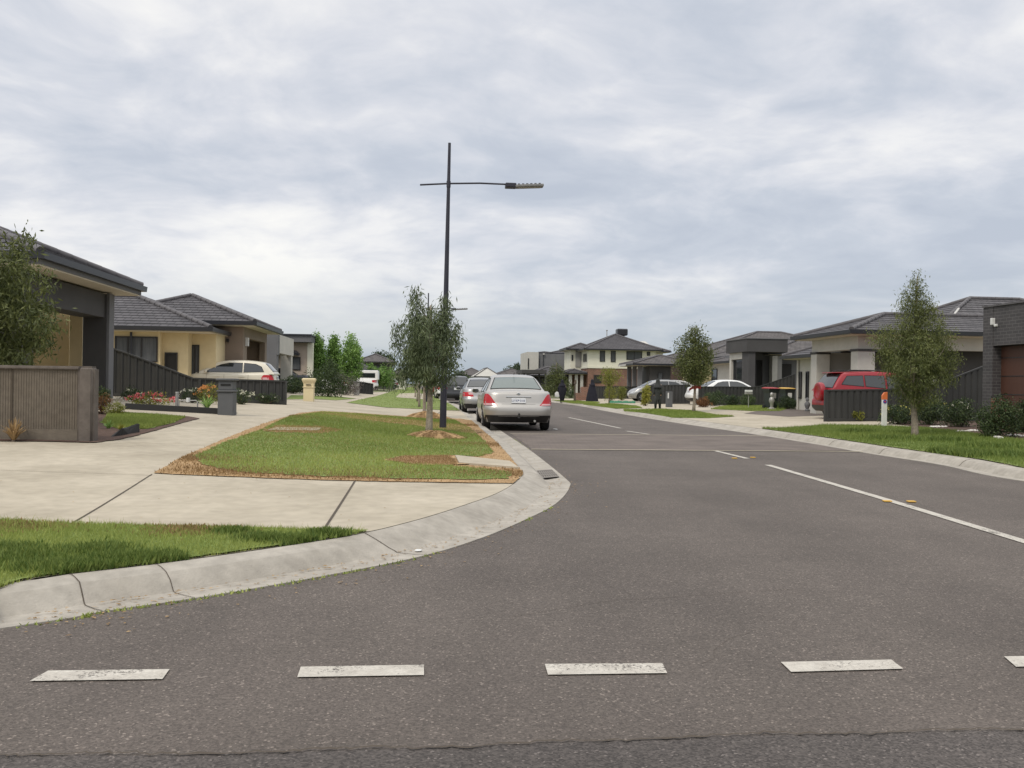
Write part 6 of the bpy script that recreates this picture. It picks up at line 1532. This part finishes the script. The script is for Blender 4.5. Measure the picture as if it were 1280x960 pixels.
# water meter and taps
r = T_('water_meter_post', 'grey steel post in the left flower bed with a red flower before it', 'post', 221, 513.5); s = gp(221, 513).y/1130; mb = MB(); mb.tube([(0, 0, 0), (0, 0, 22*s)], 2.0*s, 12); mb.build('post_tube', MT['galv'], r, True, 40); mb = MB(); mb.tube([(0, 0, 22*s), (0, 0, 23.5*s)], [2.3*s, 2.0*s], 12); mb.build('cap', MT['galv'], r, True, 40)
r = T_('water_meter', 'pale water meter on bent pipes in the left flower bed', 'water meter', 235, 515); mb = MB(); mb.tube([(-.20, 0, 0), (-.20, 0, .22), (-.17, 0, .25), (.17, 0, .25), (.20, 0, .22), (.20, 0, 0)], .015, 7); mb.build('pipe', MT['galv'], r, True, 40); mb = MB(); mb.tube([(0, 0, .22), (0, 0, .31)], [.045, .04], 12); mb.build('meter', MT['post_w'], r, True, 40)
r = T_('hydrant_post', 'white marker post with slanted orange top and blue disc on the right', 'marker post', 1105, 533.5, .1); s = gp(1105, 533.5).y/1130
mb = MB(); mb.box(-3.1*s, 3.1*s, -.03, .03, -.03, 34*s, .004); mb.build('post_shaft', MT['post_w'], r)
mb = MB(); rows = [[(-3.2*s, -.034, 34*s+.001), (3.2*s, -.034, 34*s+.001), (3.2*s, .034, 34*s+.001), (-3.2*s, .034, 34*s+.001)], [(-3.2*s, -.034, 39*s), (3.2*s, -.034, 43*s), (3.2*s, .034, 43*s), (-3.2*s, .034, 39*s)], [(-.5*s, -.034, 42.8*s), (3.2*s, -.034, 43.6*s), (3.2*s, .034, 43.6*s), (-.5*s, .034, 42.8*s)]]
mb.grid(rows, wrap=True); mb.f += [(3, 2, 1, 0), (8, 9, 10, 11)]; mb.build('post_top', MT['orange_p'], r)
mb = MB(); mb.lathe([(2.3*s, -.004), (2.3*s, .004)], 20, (0, -.037, 31.5*s), ax='y'); o = mb.build('disc', MT['blue_p'], r); mb = MB(); mb.lathe([(1.0*s, -.002), (1.0*s, .002)], 16, (0, -.0435, 31.5*s), ax='y'); mb.build('disc_centre', MT['red_p'], o)
# small sign-like white letterbox on a thin stake
r = T_('letterbox', 'small white and grey letterbox on a thin stake before the right fence', 'letterbox', 935.5, 510); s = gp(935, 510).y/1130; mb = MB(); mb.tube([(0, 0, 0), (0, 0, 18*s)], .02, 6); mb.build('stake', MT['galv'], r); mb = MB(); mb.box(-4.4*s, 4.4*s, -.1, .1, 17*s, 19.5*s, .01); mb.build('box', MT['galv'], r); mb = MB(); mb.box(-4.2*s, 4.2*s, -.1, .1, 20*s, 22.5*s, .01); mb.build('newspaper_tube', MT['post_w'], r)
r = T_('letterbox', 'grey square letterbox pillar in front of the silver car fence', 'letterbox', 837.5, 509); s = gp(837, 509).y/1130; mb = MB(); mb.box(-3.2*s, 3.2*s, 0, .4, 0, 19.5*s, .01); mb.build('pedestal', MT['boxgrey'], r); mb = MB(); mb.box(-3.2*s, -1.6*s, -.01, 0, 11*s, 18*s); mb.build('number_panel', MT['post_w'], r)
r = T_('letterbox', 'small brown brick letterbox beside the person in black robe', 'letterbox', 725, 500.5); mb = MB(); mb.box(-.30, .9, 0, .5, 0, .55); mb.build('low_wall', MT['brick_rd'], r); mb = MB(); mb.box(.1, .6, .0, .5, .551, 1.0); mb.build('box', MT['brick_rd'], r)
r = T_('timber_post', 'thin dark timber post between the two people in black', 'post', 718.3, 501.5); mb = MB(); mb.tube([(0, 0, 0), (0, 0, .75), (.02, 0, 1.35)], [.09, .055, .05], 8); mb.build('post_shaft', MT['bark_dark'], r, True, 40); mb = MB(); mb.tube([(.02, 0, 1.22), (.05, 0, 1.5)], [.10, .06], 8); mb.build('post_top', MT['bark_dark'], r, True, 40)
# bins
def wheelie(label, x, y, lidmat, sticker=True):
    p = gp(x, y); r = thing('wheelie_bin', label, 'bin', p, A+.1, 'wheelie bins by the right fence')
    mb = MB(); rows = []
    for w_, d_, z in ((.20, .24, .06), (.24, .30, .75), (.285, .36, .94), (.29, .37, .98)): rows.append([(-w_, -d_, z), (w_, -d_, z), (w_, d_, z), (-w_, d_, z)])
    mb.grid(rows, wrap=True); mb.f += [(3, 2, 1, 0), (12, 13, 14, 15)]; mb.build('bin_body', MT['bin'], r)
    mb = MB(); rows = [[(-.30, -.39, .981), (.30, -.39, .981), (.30, .38, .981), (-.30, .38, .981)], [(-.30, -.39, 1.00), (.30, -.39, 1.00), (.30, .38, 1.03), (-.30, .38, 1.03)], [(-.2, -.25, 1.035), (.2, -.25, 1.035), (.2, .25, 1.06), (-.2, .25, 1.06)]]
    mb.grid(rows, wrap=True); mb.f += [(3, 2, 1, 0), (8, 9, 10, 11)]; mb.build('lid', MT[lidmat], r)
    mb = MB(); mb.tube([(-.28, .43, 1.0), (.28, .43, 1.0)], .02, 8); mb.build('handle', MT['bin'], r)
    for s_ in (-1, 1): mb = MB(); mb.lathe([(.10, -.025), (.10, .025)], 14, (s_*.25, .26, .10), ax='x'); mb.build('wheel', MT['tyre'], r)
    mb = MB(); mb.box(-.11, .11, -.312, -.29, .52, .78); mb.build('sticker', MT['post_w' if sticker else 'galv'], r)
wheelie('wheelie bin with a red lid, left of the yellow lidded one', 963.5, 511, 'redlid', False); wheelie('wheelie bin with a yellow lid beside the pale downpipe', 983.5, 510, 'yellow_p')
r = T_('garden_statue', 'small pale stone garden ornament before the red lidded bin', 'statue', 964.5, 512); mb = MB(); mb.lathe([(.12, 0), (.13, .08), (.07, .12), (.09, .3), (.14, .42), (.10, .55), (.05, .6), (.09, .68), (.07, .78), (.0, .82)], 14); mb.build('statue_figure', MT['galv'], r, True, 60)
mb = MB(); mb.box(-.16, .16, -.16, .16, -.02, .04, .01); mb.build('statue_base', MT['stone'], r)
r = T_('garden_statue', 'small dark garden ornament beside the right portico wall', 'statue', 1009, 514); mb = MB(); mb.lathe([(.11, 0), (.12, .06), (.06, .1), (.12, .25), (.13, .34), (.05, .44), (.08, .5), (.06, .58), (0, .62)], 14); mb.build('statue_figure', MT['grey_md'], r, True, 60)
# green cloth strip at the far fence, ribbon on the tree
p, q = gp(762, 503.5), gp(794, 504); mb = MB(); rows = []
for i in range(21):
    v = p.lerp(q, i/20); hh = .13+.02*math.sin(i*2.9)+.015*math.sin(i*1.1); rows.append([(v.x, v.y-.12, v.z), (v.x, v.y-.05, v.z+hh), (v.x, v.y+.1, v.z+hh*.95), (v.x, v.y+.18, v.z)])
mb.grid(rows); tag(mb.build('green_cloth', MT['greencloth'], smooth=True), 'strip of green cloth along the ground by the two conifers', 'cloth')
g = gp(867, 515); mb = MB(); mb.tube([(g.x+.02, g.y, g.z+1.0), (g.x+.02, g.y, g.z+1.13)], .10, 10); o = mb.build('ribbon', MT['redlid'], smooth=True, angle=40); tag(o, 'red ribbon tied round the young tree trunk', 'ribbon')
mb = MB(); mb.quad((g.x+.1, g.y-.08, g.z+1.12), (g.x+.30, g.y-.1, g.z+1.16), (g.x+.28, g.y-.06, g.z+1.0), (g.x+.1, g.y-.05, g.z+1.03)); mb.quad((g.x-.08, g.y-.08, g.z+1.12), (g.x-.24, g.y-.1, g.z+1.0), (g.x-.22, g.y-.06, g.z+.9), (g.x-.08, g.y-.05, g.z+1.0)); mb.build('ribbon_tail', MT['redlid'], o)
# edging stones of the right garden
r_ = np.random.default_rng(5); k = 0
for (x0, y0, x1, y1, m) in ((1163, 535, 1184, 534.3, 5), (1196, 540.5, 1224, 539.5, 7), (1240, 547, 1252, 549.5, 3), (1258, 545, 1284, 547, 6)):
    for i in range(m):
        t = (i+.5)/m; x, y = x0+(x1-x0)*t, y0+(y1-y0)*t; k += 1
        o = lump('edging_stone', x, y, .055+.02*r_.random(), MT['stone'], 'white rounded stone edging the right garden bed', 'stone', off=1, squash=.5, seed=k); o['group'] = 'white stones edging the right garden bed'
# raised yellow markers
for x, y, lab in ((918, 573.5, 'left of the first short dash'), (941, 572.5, 'right of the first short dash'), (1109, 627.5, 'left of the solid line'), (1139, 628, 'right of the solid line')):
    p = plane_hit(x, y, 0); mb = MB(); mb.box(-.042, .042, -.035, .035, .004, .018, .004); o = mb.build('road_marker', MT['yellow_p'], loc=(p[0], p[1], 0)); tag(o, 'small yellow raised road marker, '+lab, 'road marker', 'yellow raised road markers')
# ------------------------------------------------------------------ street lamps
def lamp(label, x, y, lean=0, H=None, r0=.085):
    p = gp(x, y) if y else None; r = thing('street_lamp', label, 'street lamp', p, A, 'street lamps')
    a = proj(p)[1]; b = proj((p.x, p.y, p.z+1))[1]; H = H or (178.5-a)/(b-a); dx = H*math.tan(rad(lean))
    mb = MB(); mb.tube([(0, 0, -.05), (dx*.4, 0, H*.4), (dx, 0, H)], [r0, r0*.75, r0*.40], 14); mb.build('pole', MT['pole'], r, True, 40)
    za = H*.858; xa = dx*.86; mb = MB(); mb.tube([(xa-.68, 0, za-.055), (xa, 0, za), (xa+.75, 0, za+.035), (xa+1.5, 0, za+.03)], .021, 8); mb.build('arm', MT['pole'], r, True, 40)
    mb = MB(); mb.tube([(xa, 0, za-.09), (xa, 0, za+.06)], .052, 10); mb.build('arm_bracket', MT['pole'], r, True, 40)
    hx = xa+1.36; mb = MB(); mb.box(hx, hx+.26, -.12, .12, za-.055, za+.05, .012); mb.build('lamp_neck', MT['pole'], r)
    mb = MB(); rows = []
    for k in range(9):
        t = k/8; w_ = .15*(1-.15*abs(2*t-1)**3); z = za-.02+.045*t; rows.append([(hx+.24+t*.68, o*w_, z+zz) for o, zz in ((-1, -.025), (1, -.025), (1, .015), (.6, .04), (-.6, .04), (-1, .015))])
    mb.grid(rows, wrap=True); mb.f += [(0, 1, 2, 3, 4, 5), tuple(len(mb.v)-k for k in (1, 2, 3, 4, 5, 6))]; hd = mb.build('lamp_head', MT['lampgrey'], r)
    for k in range(6):
        mb = MB(); x_ = hx+.30+k*.10; mb.box(x_, x_+.05, -.09, .09, za+.018+.0065*k, za+.042+.0065*k); mb.build('fin', MT['pole'], hd)
    mb = MB(); rows = [[(hx+.30, o*.11, za-.042+q) for o, q in ((-1, -.006), (1, -.006), (1, 0), (-1, 0))], [(hx+.86, o*.11, za-.007+q) for o, q in ((-1, -.006), (1, -.006), (1, 0), (-1, 0))]]; mb.grid(rows, wrap=True); mb.f += [(0, 1, 2, 3), (7, 6, 5, 4)]; mb.build('diffuser', MT['galv'], hd); return r
lamp('tall black street lamp pole nearest, with a grey flat lamp head', 553.5, 536, .55)
g = gp(541, 506.5); lamp('second black street lamp, farther down the left kerb, behind the gum crown', 533, 502.5, .3, None and 0 or 6.3)
# ------------------------------------------------------------------ people
def skin_body(parent, J, E, R, mat):
    me = bpy.data.meshes.new('body'); me.from_pydata(J, E, []); o = bpy.data.objects.new('body', me); col.objects.link(o)
    m = o.modifiers.new('s', 'SKIN'); me.skin_vertices[0].data[0].use_root = True
    for i, r_ in enumerate(R): me.skin_vertices[0].data[i].radius = (r_, r_)
    o.modifiers.new('u', 'SUBSURF').levels = 1
    bpy.context.view_layer.update(); n = bpy.data.meshes.new_from_object(o.evaluated_get(bpy.context.evaluated_depsgraph_get())); bpy.data.objects.remove(o)
    n.materials.clear(); n.materials.append(MT[mat]); n.polygons.foreach_set('use_smooth', [True]*len(n.polygons)); q = bpy.data.objects.new('body', n); col.objects.link(q); q.parent = parent; return q
def person(label, x, y, H, stride, robe, rot, armx=.24, bag=False, X=None, cm='robe'):
    p = gp(x, y); r = thing('person', label, 'person', p, rot); s = H/1.65
    J = [(0, 0, .92), (0, 0, 1.12), (0, 0, 1.34), (0, 0, 1.45), (0, .01, 1.56), (0, .01, 1.66),
         (.17, 0, 1.33), (armx, -.02, 1.06), (armx+.01, .04, .84), (armx+.01, .06, .76), (-.17, 0, 1.33), (-armx, .02, 1.06), (-armx-.01, .05, .84), (-armx-.01, .07, .76),
         (.09, 0, .86), (.10, stride, .47), (.10, stride*1.1, .09), (.10, stride*1.1+.13, .04), (-.09, 0, .86), (-.10, -stride*.6, .47), (-.10, -stride*1.3, .09), (-.10, -stride*1.3+.13, .04)]
    J = [(a*s, b*s, c*s) for a, b, c in J]
    E = [(0, 1), (1, 2), (2, 3), (3, 4), (4, 5), (2, 6), (6, 7), (7, 8), (8, 9), (2, 10), (10, 11), (11, 12), (12, 13), (0, 14), (14, 15), (15, 16), (16, 17), (0, 18), (18, 19), (19, 20), (20, 21)]
    R = [.13, .12, .14, .05, .085, .07, .06, .045, .032, .03, .06, .045, .032, .03, .08, .055, .038, .032, .08, .055, .038, .032]
    skin_body(r, J, E, [a*s for a in R], 'skin')
    mb = MB(); rows = []
    for z, w_, d_ in robe:
        row = []
        for k in range(28):
            a = 6.2832*k/28; fold = 1+.05*math.sin(a*7+z*2)*(1 if z < 1.1 else .2); row.append((math.cos(a)*w_*fold*s, math.sin(a)*d_*fold*s, z*s))
        rows.append(row)
    mb.grid(rows, wrap=True); mb.build('robe', MT[cm], r, True)
    mb = MB(); rows = []
    for z, w_, y0_ in ((1.22, .24, 0), (1.34, .20, 0), (1.43, .125, 0), (1.50, .112, .01), (1.58, .115, .01), (1.66, .09, .01), (1.70, .04, .01), (1.71, .005, .01)): rows.append([(math.cos(6.2832*k/20)*w_*s, (math.sin(6.2832*k/20)*w_*.95+y0_-(.02 if math.sin(6.2832*k/20) > .5 and 1.48 < z < 1.64 else 0))*s, z*s) for k in range(20)])
    mb.grid(rows, wrap=True); mb.build('head_scarf', MT[cm], r, True)
    for sg in (1, -1):
        y_ = stride*1.1 if sg > 0 else -stride*1.3; k_ = stride if sg > 0 else -stride*.6
        mb = MB(); mb.tube([(sg*.09*s, 0, .84*s), (sg*.10*s, k_*s, .47*s), (sg*.10*s, y_*s, .07*s)], [.10*s, .085*s, .06*s], 10); mb.build('trouser_leg', MT[cm], r, True)
        mb = MB(); ax_ = sg*armx; mb.tube([(sg*.15*s, 0, 1.35*s), (ax_*s, 0, 1.06*s), ((ax_+.01*sg)*s, .04*s, .82*s)], [.085*s, .075*s, .065*s], 10); mb.build('sleeve', MT[cm], r, True)
        yy = stride*1.1 if sg > 0 else -stride*1.3
        bm = bmesh.new(); bmesh.ops.create_icosphere(bm, subdivisions=2, radius=1); mb = MB(); mb.addbm(bm, T=Matrix.Translation((sg*.10*s, (yy+.06)*s, .045*s)) @ Matrix.Diagonal((.05, .13, .045, 1))); mb.build('shoe', MT[cm if not bag else 'plastic'], r, True)
    return r
rb = person('person in long black robe walking away, holding a white bag', 702.5, 502.6, 1.52, .10, [(.16, .14, .13), (.35, .19, .17), (.6, .25, .2), (.9, .30, .21), (1.15, .27, .19), (1.33, .22, .15), (1.42, .10, .09)], A, .27, True)
w_ = rb.location; mb = MB(); rows = [[(a, b, z) for a, b in ((-k, -k*.5), (k, -k*.5), (k, k*.5), (-k, k*.5))] for k, z in ((.10, 0), (.15, .06), (.15, .28), (.05, .38))]; mb.grid(rows, wrap=True); mb.f += [(3, 2, 1, 0), (12, 13, 14, 15)]
o = mb.build('carrier_bag', MT['whitecloth'], smooth=True, angle=50, loc=(w_.x-.34, w_.y+.02, w_.z+.36)); tag(o, 'white carrier bag hanging from the walking person in black', 'bag')
person('person in a wide black robe spreading like a cone to the ground', 740, 502, 1.5, .06, [(.03, .50, .40), (.3, .45, .36), (.6, .38, .30), (.9, .31, .25), (1.15, .25, .19), (1.33, .20, .15), (1.42, .10, .09)], A+.4, .17)
person('person in dark clothes standing on the right verge beside the low fence', 822, 512, 1.42, .07, [(.55, .15, .12), (.7, .165, .13), (.9, .17, .13), (1.15, .17, .13), (1.33, .17, .12), (1.42, .08, .08)], A+2.6, .18, cm='robe_grey')
# ------------------------------------------------------------------ light
w = bpy.data.worlds.new('World'); sc.world = w; w.use_nodes = True; t = w.node_tree; t.nodes.clear()
out = N(t, 'ShaderNodeOutputWorld'); mixs = N(t, 'ShaderNodeMixShader')
SE, SR = rad(52), rad(215)
sky = N(t, 'ShaderNodeTexSky', sky_type='NISHITA'); sky.sun_disc = False; sky.sun_elevation = SE; sky.sun_rotation = SR; sky.dust_density = 2
bs = N(t, 'ShaderNodeBackground'); bs.inputs[1].default_value = .10; t.links.new(sky.outputs[0], bs.inputs[0])
tc = N(t, 'ShaderNodeTexCoord'); sep = N(t, 'ShaderNodeSeparateXYZ'); t.links.new(tc.outputs['Generated'], sep.inputs[0])
def mth(op, a, b=None, c=None, clamp=False):
    n = N(t, 'ShaderNodeMath', operation=op); n.use_clamp = clamp
    for i, v in enumerate((a, b, c)):
        if v is None: continue
        if isinstance(v, (int, float)): n.inputs[i].default_value = v
        else: t.links.new(v, n.inputs[i])
    return n.outputs[0]
zc = mth('MAXIMUM', sep.outputs[2], 0.0); den = mth('ADD', zc, .22)
cx, cy = mth('DIVIDE', sep.outputs[0], den), mth('DIVIDE', sep.outputs[1], den)
cmb = N(t, 'ShaderNodeCombineXYZ'); t.links.new(cx, cmb.inputs[0]); t.links.new(cy, cmb.inputs[1])
mp1 = N(t, 'ShaderNodeMapping'); mp1.inputs['Location'].default_value = (SKX, SKY_Y, 0); mp1.inputs['Scale'].default_value = (1, 1.0, 1); mp1.inputs['Rotation'].default_value = (0, 0, rad(-14))
t.links.new(cmb.outputs[0], mp1.inputs[0])
wp = N(t, 'ShaderNodeTexNoise', i_Scale=1.1, i_Detail=3); t.links.new(mp1.outputs[0], wp.inputs['Vector'])
wv = N(t, 'ShaderNodeVectorMath', operation='MULTIPLY_ADD'); wv.inputs[1].default_value = (.55, .55, 0); t.links.new(wp.outputs['Color'], wv.inputs[0]); t.links.new(mp1.outputs[0], wv.inputs[2])
n1 = N(t, 'ShaderNodeTexNoise', i_Scale=.55, i_Detail=3, i_Roughness=.45)
n2 = N(t, 'ShaderNodeTexNoise', i_Scale=2.1, i_Detail=7, i_Roughness=.52)
n3 = N(t, 'ShaderNodeTexNoise', i_Scale=6.5, i_Detail=6, i_Roughness=.55)
for n_ in (n1, n2, n3): t.links.new(wv.outputs[0], n_.inputs['Vector'])
s_ = mth('ADD', mth('ADD', mth('MULTIPLY', n1.outputs['Fac'], .50), mth('MULTIPLY', n2.outputs['Fac'], .31)), mth('MULTIPLY', n3.outputs['Fac'], .19))
cr = ramp(t, [(.37, (.52, .565, .65)), (.43, (.59, .63, .705)), (.485, (.71, .73, .785)), (.54, (.86, .86, .875)), (.61, (1.0, .985, .95))])
t.links.new(s_, cr.inputs[0])
# towards the horizon the deck thickens to an even grey
hz = N(t, 'ShaderNodeMapRange', interpolation_type='SMOOTHSTEP'); hz.inputs[1].default_value = -.02; hz.inputs[2].default_value = .15; hz.inputs[3].default_value = .95; hz.inputs[4].default_value = 0
t.links.new(sep.outputs[2], hz.inputs[0])
mxh = N(t, 'ShaderNodeMix', data_type='RGBA'); t.links.new(hz.outputs[0], mxh.inputs[0]); t.links.new(cr.outputs[0], mxh.inputs[6]); mxh.inputs[7].default_value = (.41, .48, .545, 1)
# an overcast sky is brighter overhead than low down
up = N(t, 'ShaderNodeMapRange'); up.inputs[1].default_value = .38; up.inputs[2].default_value = 1; up.inputs[3].default_value = 1.0; up.inputs[4].default_value = 1.9
t.links.new(sep.outputs[2], up.inputs[0])
bc = N(t, 'ShaderNodeBackground'); t.links.new(mxh.outputs[2], bc.inputs[0]); t.links.new(mth('MULTIPLY', up.outputs[0], SKY), bc.inputs[1])
mixs.inputs[0].default_value = .93
t.links.new(bs.outputs[0], mixs.inputs[1]); t.links.new(bc.outputs[0], mixs.inputs[2]); t.links.new(mixs.outputs[0], out.inputs['Surface'])
sd = bpy.data.lights.new('sun', 'SUN'); sd.energy = 1.5; sd.angle = rad(14); sd.color = (1, .93, .82)
so = bpy.data.objects.new('sun', sd); col.objects.link(so)
az = SR; dirv = Vector((math.sin(az)*math.cos(SE), math.cos(az)*math.cos(SE), math.sin(SE)))
so.rotation_euler = dirv.to_track_quat('Z', 'Y').to_euler()
vs = sc.view_settings; vs.view_transform = 'Standard'; vs.look = 'None'; vs.gamma = 1; vs.exposure = EXPO; vs.use_curve_mapping = False
sc.render.engine = 'CYCLES'; sc.cycles.use_denoising = True; sc.cycles.max_bounces = 6; sc.cycles.transparent_max_bounces = 8
